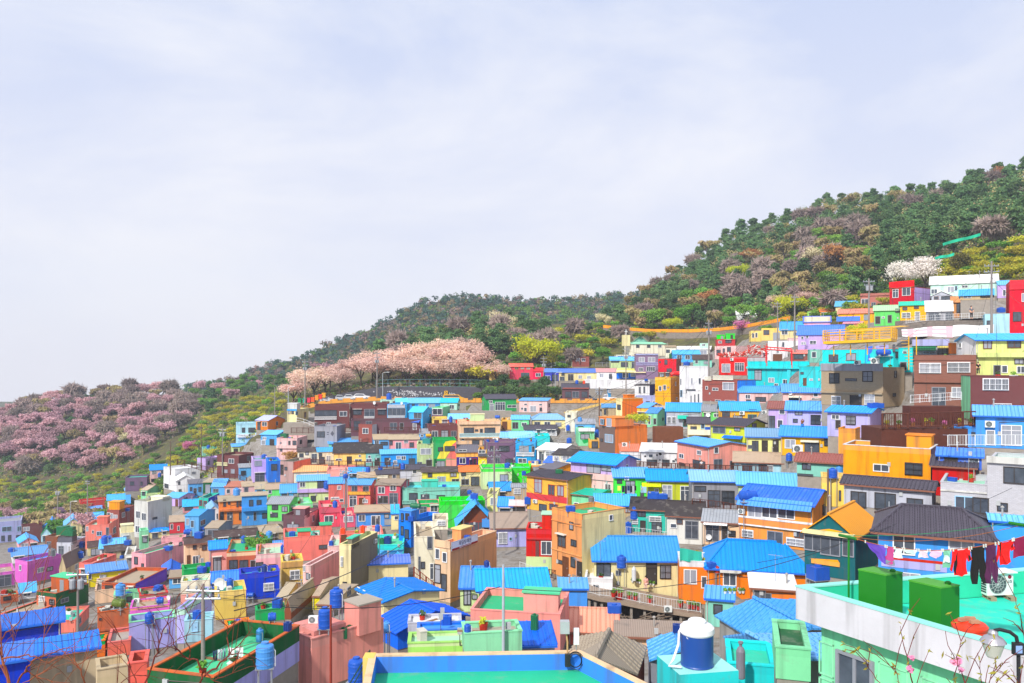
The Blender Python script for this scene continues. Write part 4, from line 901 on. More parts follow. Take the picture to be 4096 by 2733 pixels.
H('H',1790,2735,None,508,830,'orange3','h:blue',266,'orange house with huge ribbed blue hipped roof',win='1942 548 2050 665 w',D=80,dep=8,band='1905 520 2100 545 offwhite .5')
H('I',-150,256,None,690,900,'orange3','s:white',572,'small orange shed with white canopy roof',D=66,dep=4,win='-120 720 -30 830 Sg;-20 745 25 800 g')
H('H',755,1530,None,428,775,'cream','g:blue',222,'pale yellow house with blue roof and potted plants',win='1236 466 1322 650 Dk;1362 486 1452 600 K;780 470 900 610 Zk;955 535 995 570 g',D=87,dep=6)
H('H',668,922,None,602,740,'white','f:white',None,'low white store room below pale yellow house',win='752 668 790 700 d',D=85)
H('H',1775,2032,None,790,1040,'lteal','s:blue',752,'pale teal shack at the end of the walkway',win='1855 850 1920 920 d',D=60,dep=3)
H('J',1115,1342,1502,570,735,'red','f:tan',None,'deep red corner house with lilac side wall',side='lilac',win='1146 592 1194 664 w;1234 575 1306 644 w',band='1115 515 1342 572 redo .2',dep=8,nosw=1)
H('J',1490,2105,None,545,670,'palemint','s:white',470,'long pale mint house with white sloping roof',win='1498 590 1550 630 w;1648 568 1705 615 w;1715 560 1735 600 s;1780 555 1830 575 w')
H('J',1500,1682,None,650,700,'lgrey','G:white',608,'small grey gabled shed in front of mint house')
H('J',1672,2012,None,658,850,'peach','f:peachor',None,'peach house with brown framed windows',win='1732 722 1824 800 d;1850 706 1954 760 b',band='1660 650 2012 708 peach .3')
H('J',1762,2062,None,648,690,'sand','g:blue',596,'house with shiny blue roof behind peach house',D=142)
H('J',2105,2218,None,552,670,'lilac','g:sky',515,'lilac house left of the tall red building',win='2155 595 2205 648 w')
H('J',2216,2430,None,520,1000,'redo','f:coral',None,'tall bright red building at the right edge',win='2330 630 2360 700 w;2250 800 2320 880 d',band='2205 505 2430 590 redo .2')
H('J',1988,2216,None,820,1010,'paleblue','f:grey',None,'pale blue house with round blue roof tank',win='2010 880 2055 912 d')
H('J',1212,1480,None,738,905,'amber','g:turqroof',706,'amber house with teal roof edge',win='1230 806 1304 850 G;1350 798 1390 880 Dw;1236 756 1275 778 b;1340 745 1380 766 b')
H('J',975,1212,None,785,925,'lime2','g:palegrn',740,'light green house with pale patched roof',win='1170 770 1208 800 d;985 840 1028 905 Dg;1045 840 1068 855 w;1100 828 1132 895 D')
H('J',645,985,None,812,950,'amber','g:coral',772,'yellow house with coral roof and blue awning',win='880 825 920 870 t',awn='630 838 845 885 bblue')
H('J',846,1132,None,650,790,'brickp','f:tan',None,'dusty brick house with white window under pale blue hut',win='858 680 918 735 w;950 712 985 750 g',band='838 625 1132 648 brickp .2')
H('J',880,1132,None,588,650,'paleblue','s:blue',560,'pale blue hut with blue roof on the upper slope',win='985 575 1018 612 w;890 580 915 620 s')
H('J',672,880,None,648,750,'amberl','f:amber',None,'soft amber box house',win='740 692 768 720 w;690 712 712 728 w')
H('J',620,850,None,745,825,'cream','g:sky',700,'cream cottage with faded blue roof',win='680 755 700 780 w;760 748 785 770 w')
H('J',362,546,None,795,860,'lime3','f:tan',None,'pale lime house at the top of the slope')
H('J',480,642,None,795,860,'peachor','s:orange',765,'open orange porch house')
H('J',332,572,None,890,1000,'pinklilac','g:bluedeep',840,'pink lilac house with row of blue windows',win='355 935 422 970 Zs;430 915 500 955 Zs',band='332 840 572 895 creamw .1')
H('J',275,692,None,1005,1150,'lilac','g:bluedeep',922,'lilac house with broad deep blue roof',win='305 1025 325 1045 w;350 1015 370 1035 w;305 1075 345 1095 w;385 1062 440 1090 w',dep=7)
H('J',112,342,None,955,1050,'cream','g:sky',888,'cream cottage with narrow light blue roof')
H('J',-60,116,None,948,1060,'amberl','f:tan',None,'soft orange box beside the utility poles')
H('J',0,276,None,1065,1150,'white','f:tan',None,'white house with pinkish roof block',win='130 1075 150 1120 w',pent='180 1040 276 1064 lpink lpink .5')
H('J',498,1150,1322,1135,1320,'turq','f:coral',None,'turquoise house below the yellow roof deck',side='turq',pp=.25,cop='coral',win='562 1192 640 1250 b;722 1180 804 1238 b',band='895 1105 900 1270 bblue .04',patch='bblue 905,1118 960,1108 955,1160 930,1190 950,1240 910,1255 920,1180;lav 985,1108 1105,1098 1105,1130 990,1140;coral 1018,1110 1080,1104 1078,1116 1020,1122',sw='1145 1100 1160 1160 d;1170 1165 1190 1215 d')
H('J',1196,1326,None,1130,1350,'turq','f:turq',None,'slim turquoise stair tower',win='1238 1158 1272 1174 w;1215 1260 1268 1330 D',D=114)
H('J',-185,496,None,1252,1500,'turq','f:turq',None,'wide turquoise house with open verandas',D=168,th=-38,win='8 1404 56 1440 w;140 1418 188 1464 w;270 1406 326 1466 D;382 1410 410 1424 w;60 1455 92 1475 w;300 1350 325 1366 d;-120 1330 -60 1420 d',band='-185 1300 496 1318 turq .6;185 1318 215 1490 turq .35;430 1318 460 1490 turq .35')
H('J',1320,1662,None,1058,1190,'lgrey','f:grey',None,'grey shop house with green awning',awn='1320 1110 1540 1152 deepgreen;1552 1108 1655 1132 yellow',win='1430 1160 1530 1180 s;1560 1135 1640 1180 d',band='1320 1048 1662 1108 lavgrey .3')
H('J',1662,1732,None,1085,1180,'orange','f:amber',None,'small orange kiosk beside grey shop')
H('J',1910,2430,1736,1055,1570,'paleyel','g:sky',1005,'pale yellow green two storey house with blue roof',side='white',st=2,win='1978 1062 2048 1130 b;2200 1066 2314 1122 b;2072 1290 2128 1372 Dg;2146 1292 2190 1350 w;2285 1298 2350 1354 w;2265 1232 2340 1270 d',band='1910 1170 2430 1212 paleyel .5',sw='1750 1085 1775 1120 w')
H('K',-20,192,None,1070,1190,'rose','g:coralred',1042,'rose red house with bright red roof by the cherry trees',win='26 1075 56 1092 y;80 1075 110 1092 y;135 1077 165 1094 y;85 1128 156 1172 t')
H('K',192,290,None,1112,1185,'rose','g:coralred',1082,'low rose red annex with reddish roof',win='218 1130 262 1160 w')
H('K',300,428,None,1120,1200,'dblue','g:bluedeep',1090,'deep blue house in the row above the road',win='305 1155 350 1190 Zw;368 1145 418 1195 d')
H('K',430,776,None,1122,1200,'cream','g:blueviolet',1090,'cream house with violet blue roof',win='455 1130 480 1150 d;515 1140 562 1195 Dg;610 1150 642 1178 w;690 1155 722 1180 w;440 1162 480 1195 g')
H('K',778,958,None,1118,1200,'white','g:terrap',1088,'white house with pink tiled roof',win='805 1135 838 1168 w;890 1140 915 1178 d')
H('K',960,1192,None,1125,1180,'bblue','s:yellow',1092,'blue house with yellow scalloped canopy',win='1015 1128 1065 1170 w;1090 1130 1128 1160 w')
H('K',552,708,520,978,1070,'brick','f:tan',None,'dark red brick house with beige roof box',side='creamw',win='590 992 620 1018 w;640 995 670 1020 w',pent='526 935 640 975 sand sand .5')
H('K',905,1135,None,1012,1090,'palegrn','g:sky',982,'pale green house with blue roof by railing',win='910 1010 980 1030 Zd;1000 1030 1060 1070 d;1098 1028 1130 1080 g')
H('K',1100,1410,1030,862,970,'creamw','g:mint',848,'cream church building with mint roof and white cross',name='church',cat='church',win='1140 872 1166 894 d;1240 872 1266 894 d;1340 870 1370 894 w',dep=8)
H('K',1106,1246,None,845,880,'lteal','G:mint',790,'green gabled block behind the church',D=285)
H('K',1136,1340,None,952,1180,'purpb','f:lav',None,'purple brick three storey building',win='1165 985 1215 1025 w;1250 985 1310 1025 w;1165 1080 1200 1110 w;1235 1070 1310 1110 w',band='1132 952 1340 964 lavgrey .2;1136 1032 1340 1040 lavgrey .1;1136 1050 1340 1056 lavgrey .1')
H('K',1340,1506,1552,1000,1180,'redo','f:tan',None,'orange red block with dark cut-out windows',side='brick',win='1400 1008 1424 1048 d;1420 1088 1464 1120 d;1352 1020 1364 1035 d')
H('K',955,1102,None,962,1010,'creamw','f:white',None,'low cream annex below the church')
H('K',1410,1506,None,895,990,'creamw','s:tan',876,'small cream house right of the church',win='1415 915 1445 940 d')
H('K',1482,1722,None,955,1030,'sky','g:sky',922,'blue and white house with light blue roof',win='1515 965 1555 1000 w;1590 965 1630 1000 w')
H('K',1506,1816,None,912,960,'offwhite','s:white',884,'long white roofed house on the upper slope',win='1725 922 1785 955 Zw')
H('K',1722,1800,None,856,900,'palemint','f:palegreen',848,'tiny mint house beside the big utility pole',win='1745 862 1770 880 w')
H('K',1662,1832,None,1002,1075,'lteal','g:brown',962,'teal house with brown roof')
H('K',1860,2052,2226,880,1000,'lpink','f:cream',None,'pale pink house with square windows',win='1878 918 1912 960 d;1935 905 1950 945 d;1975 892 2005 935 d',dep=9)
H('K',1880,2046,None,820,880,'red','f:coral',None,'red house with bright green roof boxes',pent='1880 780 1950 820 lime lime .3;1962 768 2045 805 lime lime .5')
H('K',2190,2350,None,742,840,'amberl','f:amber',None,'soft amber house near the upper bend',win='2202 765 2220 805 w;2232 760 2250 800 w')
H('K',1898,2156,2332,985,1150,'redo','f:lav',None,'red shop with two big white edged windows',side='white',win='1926 1046 2000 1120 w;2046 1036 2128 1108 w',pp=.3)
H('K',460,706,None,1272,1370,'mauved','g:slate',1226,'dark brown shop with tiled roof above road',win='490 1300 540 1350 d;555 1300 612 1352 Sg;640 1300 690 1350 d',band='465 1262 706 1274 brick .4')
H('K',710,876,None,1262,1370,'lteal','f:tan',None,'pale shop with blank fascia above road',D=243,band='705 1240 876 1268 sand .2')
H('K',876,1122,None,1268,1360,'sky','g:white',1218,'sky blue shop with glazed front',win='884 1272 972 1308 Zw;982 1272 1030 1325 Sg;1040 1270 1092 1310 w',D=240)
H('K',660,905,None,1190,1270,'white','f:white',None,'white flat building left of the sky blue shop',nowin=1)
H('K',905,1262,None,1198,1270,'white','f:white',None,'long white flat building with blue panels',nowin=1)
H('K',1125,1262,1312,1240,1345,'white','s:black',1230,'white cubic studio with dark roof edge',side='indigo',win='1166 1258 1178 1312 d;1207 1255 1220 1310 d',D=225)
H('K',1150,1322,None,1345,1440,'lavgrey','f:tan',None,'lavender grey house under the white studio',win='1230 1390 1260 1420 d;1290 1388 1310 1415 w')
H('K',1340,1500,None,1120,1180,'brown','f:black',None,'brown wooden hut in front of the red block',D=222)
H('K',2060,2350,None,590,640,'white','s:white',552,'long white house on the wooded slope',win='2130 588 2145 602 d;2295 575 2315 590 d')
H('L',2140,2420,None,885,970,'amberl','g:coralred',850,'amber house behind the pink cherry tree',win='2268 895 2308 925 w')
H('C',828,960,None,300,400,'sand','s:blue',265,'sand coloured house tucked under the ramp',win='845 315 862 360 d')
H('H',440,690,None,700,880,'skyb','s:sky',650,'patched sky blue shack below the walkway',D=72,nowin=1)
H('G',765,870,1115,300,720,'cream','f:green',None,'cream tower house with grey brown side',side='greyb',win='780 405 798 490 G;800 640 830 680 d',nosw=1,pent='840 240 1075 300 greyb teal .3',dep=7)
H('G',928,1395,None,478,660,'cream','g:bluedeep',408,'cream house with small ribbed blue roof',win='938 505 955 575 w;935 675 955 740 w',dep=4)
H('G',430,502,762,492,780,'lpink','f:pinkm',None,'pale pink house with glass sunroom on the roof',side='pink',cop='lpink',win='436 490 452 540 w;462 555 480 610 k;486 560 500 612 w',nosw=1)
H('G',235,432,None,458,690,'amberl','f:conc',None,'sandy house with white barred window',win='316 532 394 610 G',band='235 452 432 500 tan .15')
H('G',255,712,None,235,455,'coral','f:teal',None,'big coral house with teal roof boxes',cop='coral',pent='590 120 692 225 coral green 1.2;385 178 500 225 coral green .5',win='580 300 655 330 b',dep=7)
H('G',766,962,None,205,310,'coral','f:green',180,'coral stair block with green top and brown door',win='785 210 825 285 Db',D=106)
H('G',960,1168,None,212,260,'coral','f:pinkm',None,'low coral house with red and blue tanks',nowin=1)
H('G',1072,1352,None,305,410,'turq','f:lgreen',None,'turquoise house with fenced green roof',win='1300 360 1330 385 K')
H('G',656,766,None,312,490,'lpink','f:palegreen',None,'pale pink house with small blue tank',win='705 385 730 440 d')
H('G',0,248,None,392,530,'pink','f:palegreen',None,'low pink house with mint roof terrace',par='lpink',win='0 460 60 490 d;120 478 180 505 d')
H('G',0,150,None,252,340,'dgreen','f:teal',None,'dark teal green house at left',nowin=1)
H('G',52,250,None,195,260,'sand','h:tan',118,'sand coloured hut with tan hipped roof')
H('G',160,260,None,310,340,'white','g:blue',264,'little blue roofed hut left of coral house')
H('G',1125,1322,None,408,440,'sky','h:sky',364,'hut with pale blue hipped roof by alley',D=100)
H('G',1455,1640,None,230,660,'creamw','f:tan',None,'cream white tall house along the alley',par='creamw',win='1490 405 1505 540 g;1575 225 1612 330 g;1515 455 1545 510 d;1598 470 1625 610 Sw',dep=9)
H('G',1640,1782,2206,315,830,'lpeach','f:coral',None,'peach house carrying a Korean shop sign',side='peach',cop='lpeach',win='1650 335 1682 420 w;1715 370 1748 450 w;1640 480 1690 640 d;1705 570 1745 710 Sd',nosw=1,pent='1800 150 1880 200 peach amberl 3',band='1640 255 1782 320 lpeach .12',dep=8)
H('G',1765,1870,2030,500,790,'amberl','f:conc',None,'mint parapet terrace house below the signed house',par='lteal',side='lteal',win='1780 600 1825 760 Dd',D=88,nosw=1,dep=5)
H('G',1872,2120,None,690,910,'palegrn','g:blue',502,'pale green house with ribbed blue roof by drying laundry',win='1910 690 1965 840 Zk;1985 755 2025 790 d',dep=6)
H('G',2045,2685,None,715,940,'palegrn','g:blue',522,'pale green house with green gable and blue roof',win='2065 750 2130 850 w',dep=7)
H('G',185,272,452,790,850,'amberl','g:tan',652,'sand house with old ribbed tan roof and red ridge',dep=6)
H('G',262,322,545,905,980,'brown','G:tan',795,'low shed with brown gable and old tan roof')
H('G',518,582,760,772,890,'yel','g:tan',628,'pale yellow house under old grey tan roof',side='beige')
H('G',560,700,930,850,900,'beige','g:tan',730,'lower shed with old grey tan roof beside tank')
H('G',0,265,None,905,1010,'green','f:lgreen',850,'green house with light green roof and square tank',nowin=1)
H('G',80,335,None,1115,1210,'sky','f:white',1040,'pale blue shack with cluttered roof',nowin=1)
H('J',218,376,None,1180,1265,'brick','s:ored',1148,'brick red shack with orange boards beside the turquoise house')
H('J',382,496,None,1145,1262,'lteal','f:conc',None,'weathered teal concrete block left of the turquoise house')
H('J',-60,180,None,1150,1270,'white','f:tan',None,'white terrace house under the red pergola frame')
H('J',1452,1690,None,790,895,'grey','s:white',702,'grey frame shed with white canvas roof beside amber house')
H('J',690,860,None,905,960,'coral','s:redroof',880,'low coral shed under the blue awning house')
H('E',1560,1960,None,735,850,'bblue','s:bluedeep',680,'low blue roofed annex before the sky blue house',D=78)
H('E',265,720,752,808,950,'lteal','g:terracotta',725,'teal house with red brown tiled roof',side='lteal',win='318 818 388 862 d;272 908 412 948 Zd')
H('E',492,700,None,938,1200,'amberl','f:conc',None,'stained yellow concrete yard house carrying blue tanks',D=84,win='650 1060 668 1150 b',dep=4)
H('A',0,180,None,1300,1360,'lavgrey','f:tan',None,'low grey building with arched frames behind lavender building')
H('B',1620,1760,None,1330,1420,'creamw','f:tan',None,'cream house corner with roof table beside the bright blue tower',D=97)
H('B',2150,2347,None,1062,1140,'sand','g:blue',985,'sand house with blue roof behind the leaning utility pole')
H('B',2218,2352,None,1205,1300,'offwhite','g:blue',1122,'off-white house with blue roof right of the leaning pole')
H('B',2120,2215,None,1095,1260,'creamg','f:conc',None,'stained pale yellow yard house at the leaning pole')
H('G',1300,1922,1120,1090,1260,'bblue','G:bluedeep',903,'blue house with large near ribbed gable roof',D=62,th=30,nowin=1,side='cream',ov=.35)
H('G',1172,1682,950,818,960,'cream','G:blue',718,'cream house with large rear ribbed gable roof',D=70,th=28,side='creamw',nowin=1,sw='935 690 952 740 w;985 718 1002 775 w;1040 765 1056 830 w',ov=.35)
H('G',388,512,1170,1165,1640,'pinkm','f:conc',None,'salmon pink house with tanks and stair room',D=48,cop='pinkm',dep=9,th=58,nowin=1,nosw=1)
H('H',-380,442,522,938,1330,'pinkm','f:green',None,'pink house with stair box in the foreground',D=58,cop='pinkm',pent='105 735 425 905 pinkm lgreen 1.4 1.3',nosw=1,win='445 1000 490 1060 K',dep=6)
H('H',515,962,None,1088,1210,'salmon','g:salmonm',886,'house with salmon ribbed metal roof',D=62,nowin=1)
H('H',968,1622,None,1128,1260,'lpeach','s:asb',1012,'low house with long grey corrugated roof',D=60,nowin=1)
H('H',45,392,None,1225,1320,'lgrey','s:bluedeep',1015,'grey hut with sloping ribbed blue roof',D=50,nowin=1)
H('G',1912,2440,None,1115,1300,'mint','f:conc',1010,'mint house with brown tank deck',D=46,nowin=1,cop='mint')
H('G',1392,1965,None,1205,1330,'lime3','f:palegreen',1142,'pale green terrace house with clothes frame',D=49,nowin=1,par='palegrn')
H('G',1480,1922,None,1085,1170,'blue','f:blue',None,'low blue walled house behind pale green terrace',D=54,nowin=1,dep=1.6)
H('G',1392,1882,None,1020,1100,'lgrey','f:white',985,'white flat house with solar panel and blue tank',D=58,nowin=1,dep=2)
H('F',1352,1960,2745,1515,1900,'lav','f:lgreen',None,'lavender house with large green roof terrace',D=40,th=36,par='dgreen',cop='brickor',side='lav',pp=.9,nowin=1,nosw=1)
H('F',230,890,None,1340,1720,'beige','s:bluedeep',1160,'beige house with long ribbed deep blue roof',D=52,nowin=1)
H('F',-320,560,None,1115,1300,'dblue','s:bluedeep',958,'house with big upper deep blue ribbed roof',D=60,nowin=1)
H('F',-320,270,None,1430,1720,'dblue','s:bluedeep',1275,'house with lower deep blue roof at left corner',D=47,nowin=1)
H('F',1175,1348,None,1390,1720,'coral','f:lgreen',1300,'coral red house behind the lavender terrace',D=47,nowin=1)
H('F',892,1172,None,1450,1720,'beige','f:conc',1350,'rough beige walled yard in left foreground',D=46,nowin=1)
H('J',285,497,None,1300,1500,'turq','f:turq',None,'turquoise house wing with brown door beside beige brick house',D=134,dep=4,win='300 1350 325 1366 d;382 1410 410 1424 w;325 1406 350 1470 Db')
H('I',70,392,None,1235,1520,'mint','f:dgreen',None,'mint terrace wall house below the near roof',D=31,nowin=1,dep=3.4)
H('H',1980,2420,None,1385,1680,'turq','f:teal',None,'turquoise annex with gas cylinder',D=34,nowin=1,dep=3)
# the upper road: road sheet, parapet, retaining wall, ramp
def strip(pts0,pts1):
 b=MB()
 for i in range(len(pts0)-1):
  b.face([pts0[i],pts0[i+1],pts1[i+1],pts1[i]])
 return b
build_ground()
road_z=[P(x,y,rd(x)).z for x,y in zip(RX,RYB)]
near_e=[P(x,y,rd(x))for x,y in zip(RX,RYB)]
far_e=[Vector((p.x*(p.y+12)/p.y,p.y+12,p.z+.05))for p in near_e]
m_asph=ground_mat('road_asphalt',[(.06,.06,.065,1),(.05,.05,.052,1),(.08,.08,.08,1),(.07,.07,.07,1)],.2,.1)
struct(strip(near_e,far_e).build('road',m_asph))
def wall_run(name,label,pts,zb,zt,th,mat,cat='wall'):
 b=MB();
 for i in range(len(pts)-1):
  p,q=pts[i],pts[i+1];d=(q-p);d.z=0;d.normalize();n=Vector((-d.y,d.x,0))*th
  for k,(lo,hi)in enumerate((((p,zb[i]),(p,zt[i])),)):
   A=Vector((p.x,p.y,zb[i]));B=Vector((q.x,q.y,zb[i+1]));C=Vector((q.x,q.y,zt[i+1]));Dd=Vector((p.x,p.y,zt[i]))
   b.face([A,B,C,Dd]);b.face([Dd,C,C+n,Dd+n]);b.face([B+n,A+n,Dd+n,C+n])
   if i==0:b.face([A+n,A,Dd,Dd+n])
   if i==len(pts)-2:b.face([B,B+n,C+n,C])
 return tag(b.build(name,mat),label,cat)
m_yelwall=paint('amberd')
wall_run('retaining_wall','grey concrete wall carrying the upper road above the houses',[p+Vector((0,.05,0))for p in near_e],[p.z-7 for p in near_e],[p.z-.02 for p in near_e],.5,CONC())
def crenel():
 b=MB()
 for i in range(len(near_e)-1):
  p,q=near_e[i],near_e[i+1];L_=(q-p).length;n=int(L_/3.2);d=(q-p).normalized();nn=Vector((-d.y,d.x,0))*.3
  for k in range(n):
   for(t0,t1,h0,h1)in((k,k+1,0,.75),(k,k+.6,.75,1.25)):
    a=p.lerp(q,t0/n)-nn*.5;c=p.lerp(q,t1/n)-nn*.5;z=Vector((0,0,1))
    A,B,C,Dv=a+z*h0,c+z*h0,c+z*h1,a+z*h1
    b.face([A,B,C,Dv]);b.face([Dv,C,C+nn,Dv+nn]);b.face([B+nn,A+nn,Dv+nn,C+nn]);b.face([A+nn,A,Dv,Dv+nn]);b.face([B,B+nn,C+nn,C])
 tag(b.build('road_parapet',m_yelwall),'yellow crenellated parapet running along the upper road','parapet')
crenel()
RWX=[322,345,376,400,440,470,501,512];RWT=[398,393,387.5,386.8,386.8,387.2,388.2,389];RWB=[402,401,399.5,399.5,400,400.5,401,401]
m_rw=flat('stained_concrete','55525a',.9,0,.9,.45)
rp=[P(x,y,249)for x,y in zip(RWX,RWB)]
rw=wall_run('retaining_wall','tall dark stained concrete wall with white painted blossoms behind road',rp,[p.z-1 for p in rp],[P(x,y,249).z for x,y in zip(RWX,RWT)],.6,m_rw)
fl_=MB();rr5=random.Random(5)
for i in range(170):
 x=rr5.gauss(403,8)if i<75 else rr5.uniform(395,455);y=391.5+(x-395)*.03+rr5.gauss(0,.8)if i<75 else 394.5+rr5.gauss(0,1.2)
 y=min(max(y,389.5),398);p=P(x,y,248.9);s=rr5.uniform(.1,.24)
 fl_.face([(p.x-s,p.y,p.z),(p.x,p.y,p.z-s),(p.x+s,p.y,p.z),(p.x,p.y,p.z+s)])
fl_.build('painted_blossoms',flat('wall_paint_white','d8d8dc',.8),rw)
def fence(name,label,pts,hgt,mat,step=2.0,r=.035,rails=(1.0,.08),bal=0,cat='fence',wood=False):
 """posts, rails and balusters along a polyline"""
 root=thing(name,label,cat,tuple(pts[0]));o=Vector(pts[0]);po=MB();ra=MB();ba=MB()
 for i in range(len(pts)-1):
  p,q=Vector(pts[i])-o,Vector(pts[i+1])-o;L_=(q-p).length;n=max(1,int(round(L_/step)));z=Vector((0,0,1))
  for k in range(n+(1 if i==len(pts)-2 else 0)):
   a=p.lerp(q,k/n)
   if wood:po.box(a.x-r,a.x+r,a.y-r,a.y+r,a.z,a.z+hgt)
   else:po.tube([a,a+z*hgt],r,5)
  for t in rails:ra.tube([p+z*hgt*t,q+z*hgt*t],r*.8,5)
  if bal:
   m=int(L_/bal)
   for k in range(m):
    a=p.lerp(q,(k+.5)/m);ba.tube([a+z*hgt*rails[-1],a+z*hgt*rails[0]],r*.45,4)
 po.build('posts',mat,root)['kind']='stuff';ra.build('rails',mat,root)
 if bal:ba.build('balusters',mat,root)['kind']='stuff'
 return root
m_steel=flat('galvanised_steel','aab0b8',.45,.6);m_wood=flat('stained_timber','5a3024',.8,0,.9,.3);m_gsteel=flat('grey_green_steel','66909a',.5)
m_whitemetal=flat('white_metal','dde0e4',.5);m_ymetal=flat('yellow_metal','f2b010',.5);m_dark=flat('dark_metal','2a2c30',.5)
fence('mesh_fence','grey green mesh fence on top of the tall concrete wall',[P(x,y,249.5)for x,y in zip(RWX[2:],RWT[2:])],2.3,m_gsteel,3.0,.06,(1,.5,.04),0)
def ramp_():
 b=MB();a=[P(556,417,224),P(570,413.5,224),P(590,408.5,225),P(608,404,226),P(620,402,227)]
 for i in range(4):
  p,q=a[i],a[i+1];n=Vector((.5,4.2,0));z=Vector((0,0,1))
  b.face([p-z*1.0,q-z*1.0,q+z*.1,p+z*.1]);b.face([p+z*.1,q+z*.1,q+n+z*.1,p+n+z*.1]);b.face([q-z,p-z,p+n-z,q+n-z])
 r=thing('ramp','grey concrete ramp rising to the upper road on round columns','ramp',(0,0,0));b.build('deck',CONC(),r)
 c=MB()
 for x,y in((593,408.6),(566,415)):
  p=P(x,y,226.5);c.lathe([(.55,-9),(.55,-.8)],12,(p.x,p.y,p.z));
 c.build('columns',CONC(),r)
 w=MB()
 for i in range(4):
  p,q=a[i],a[i+1];z=Vector((0,0,1));n=Vector((0,.2,0));p=p-Vector((0,.05,0));q=q-Vector((0,.05,0))
  w.face([p+z*.12,q+z*.12,q+z*.8,p+z*.8]);w.face([p+z*.8,q+z*.8,q+n+z*.8,p+n+z*.8]);w.face([q+n+z*.12,p+n+z*.12,p+n+z*.8,q+n+z*.8])
 w.build('parapet',paint('amberl'),r)
ramp_()
WX=[603,625,650,690,720,750,768,790];WY=[331,333.5,335.5,336,334.5,331,328,324]
wp=[P(x,y,depth(x,y)-1)for x,y in zip(WX,WY)]
wall_run('stone_wall','long low stone wall with orange coping on the wooded slope',wp,[p.z-2.5 for p in wp],[p.z+1.2 for p in wp],.5,flat('rubble_stone','8a8078',.95,0,.9,.5))
b_=strip([p+Vector((0,-.15,1.2))for p in wp],[p+Vector((0,-.15,2.3))for p in wp]);b2=strip([p+Vector((0,-.15,2.3))for p in wp],[p+Vector((0,.4,2.3))for p in wp])
n0=len(b_.v);b_.v+=b2.v;b_.f+=[[i+n0 for i in f]for f in b2.f];b_.mi+=b2.mi
tag(b_.build('wall_coping',m_yelwall),'orange parapet topping the long stone wall on wooded slope','parapet')
def fpx(t,pts,dd=0.0,D=None):return[P(px(t,x),py(t,y),(D or depth(px(t,x),py(t,y)))+dd)for x,y in pts]
fence('timber_railing','brown timber railing under the maroon house row',fpx('B',[(818,525),(940,525)],D=180),1.1,m_wood,1.4,.06,(1,.1),.25,'railing',True)
fence('timber_railing','brown timber railing on the long deck below turquoise glazed house',fpx('B',[(1176,525),(1350,525),(1512,528)],D=180),1.1,m_wood,1.4,.06,(1,.1),.25,'railing',True)
fence('timber_railing','brown timber railing before the cream black roofed row',fpx('B',[(505,825),(760,840),(1000,846),(1200,855),(1322,862)],D=138),1.0,m_wood,1.3,.06,(1,.1),.25,'railing',True)
fence('timber_railing','dark brown timber railing before the white cow spotted house',fpx('C',[(1140,850),(1340,868),(1500,875),(1720,885),(1960,900),(2180,905),(2347,915)],-1.6),1.1,m_wood,1.2,.06,(1,.1),.22,'railing',True)
fence('timber_railing','brown timber railing before the grey ribbed roof house',fpx('C',[(1652,1208),(1800,1222),(1940,1240),(2070,1265)],D=99),1.0,m_wood,1.0,.05,(1,.1),.2,'railing',True)
fence('timber_railing','small brown timber railing before the tall peach house',fpx('H',[(338,600),(430,620),(535,650)],D=91),1.0,m_wood,.9,.05,(1,.1),.16,'railing',True)
fence('timber_railing','dark timber railing on the garden terrace beside lavender house',fpx('E',[(1048,490),(1280,490),(1560,480),(1900,470)],D=86),1.6,m_wood,1.5,.08,(1,.1),.22,'railing',True)
def terrace(name,label,t,x0,x1,y0,y1,D,mat,dep=3.0):
 p0,p1=P(px(t,x0),py(t,y0),D),P(px(t,x1),py(t,y0),D);zb=P(px(t,x0),py(t,y1),D).z
 b=MB();b.box(0,p1.x-p0.x,0,dep,zb-p0.z-1.5,0);o=b.build(name,mat);o.location=p0;return tag(o,label,'terrace')
terrace('garden_terrace','brown timber faced garden terrace with planters beside lavender house','E',1040,1895,492,565,86.2,m_wood,5)
terrace('stone_terrace','dark brown block wall behind the garden terrace','E',1310,1775,288,405,91.5,flat('dark_block','5a3028',.9,0,.9,.35),2)
terrace('timber_screen','brown timber slat wall with azaleas above the pink house','C',1315,1570,478,600,146,flat('brown_slats','74452e',.85,0,.9,.3),3)
terrace('grey_terrace','grey rough retaining wall under the green tiled house','B',1780,2345,330,400,202,CONC(),2)
terrace('grey_terrace','grey retaining wall under the pink cottage by the ramp','C',0,480,345,372,205,CONC(),2)
terrace('walkway','grey concrete walkway under teal house with black roof','H',1050,1880,232,320,98.5,CONC(),4)
fence('steel_railing','pale steel railing on the walkway before teal house',fpx('H',[(1045,205),(1200,222),(1400,250),(1600,275),(1890,308)],D=98),1.0,m_whitemetal,2.0,.03,(1,.12),.3,'railing')
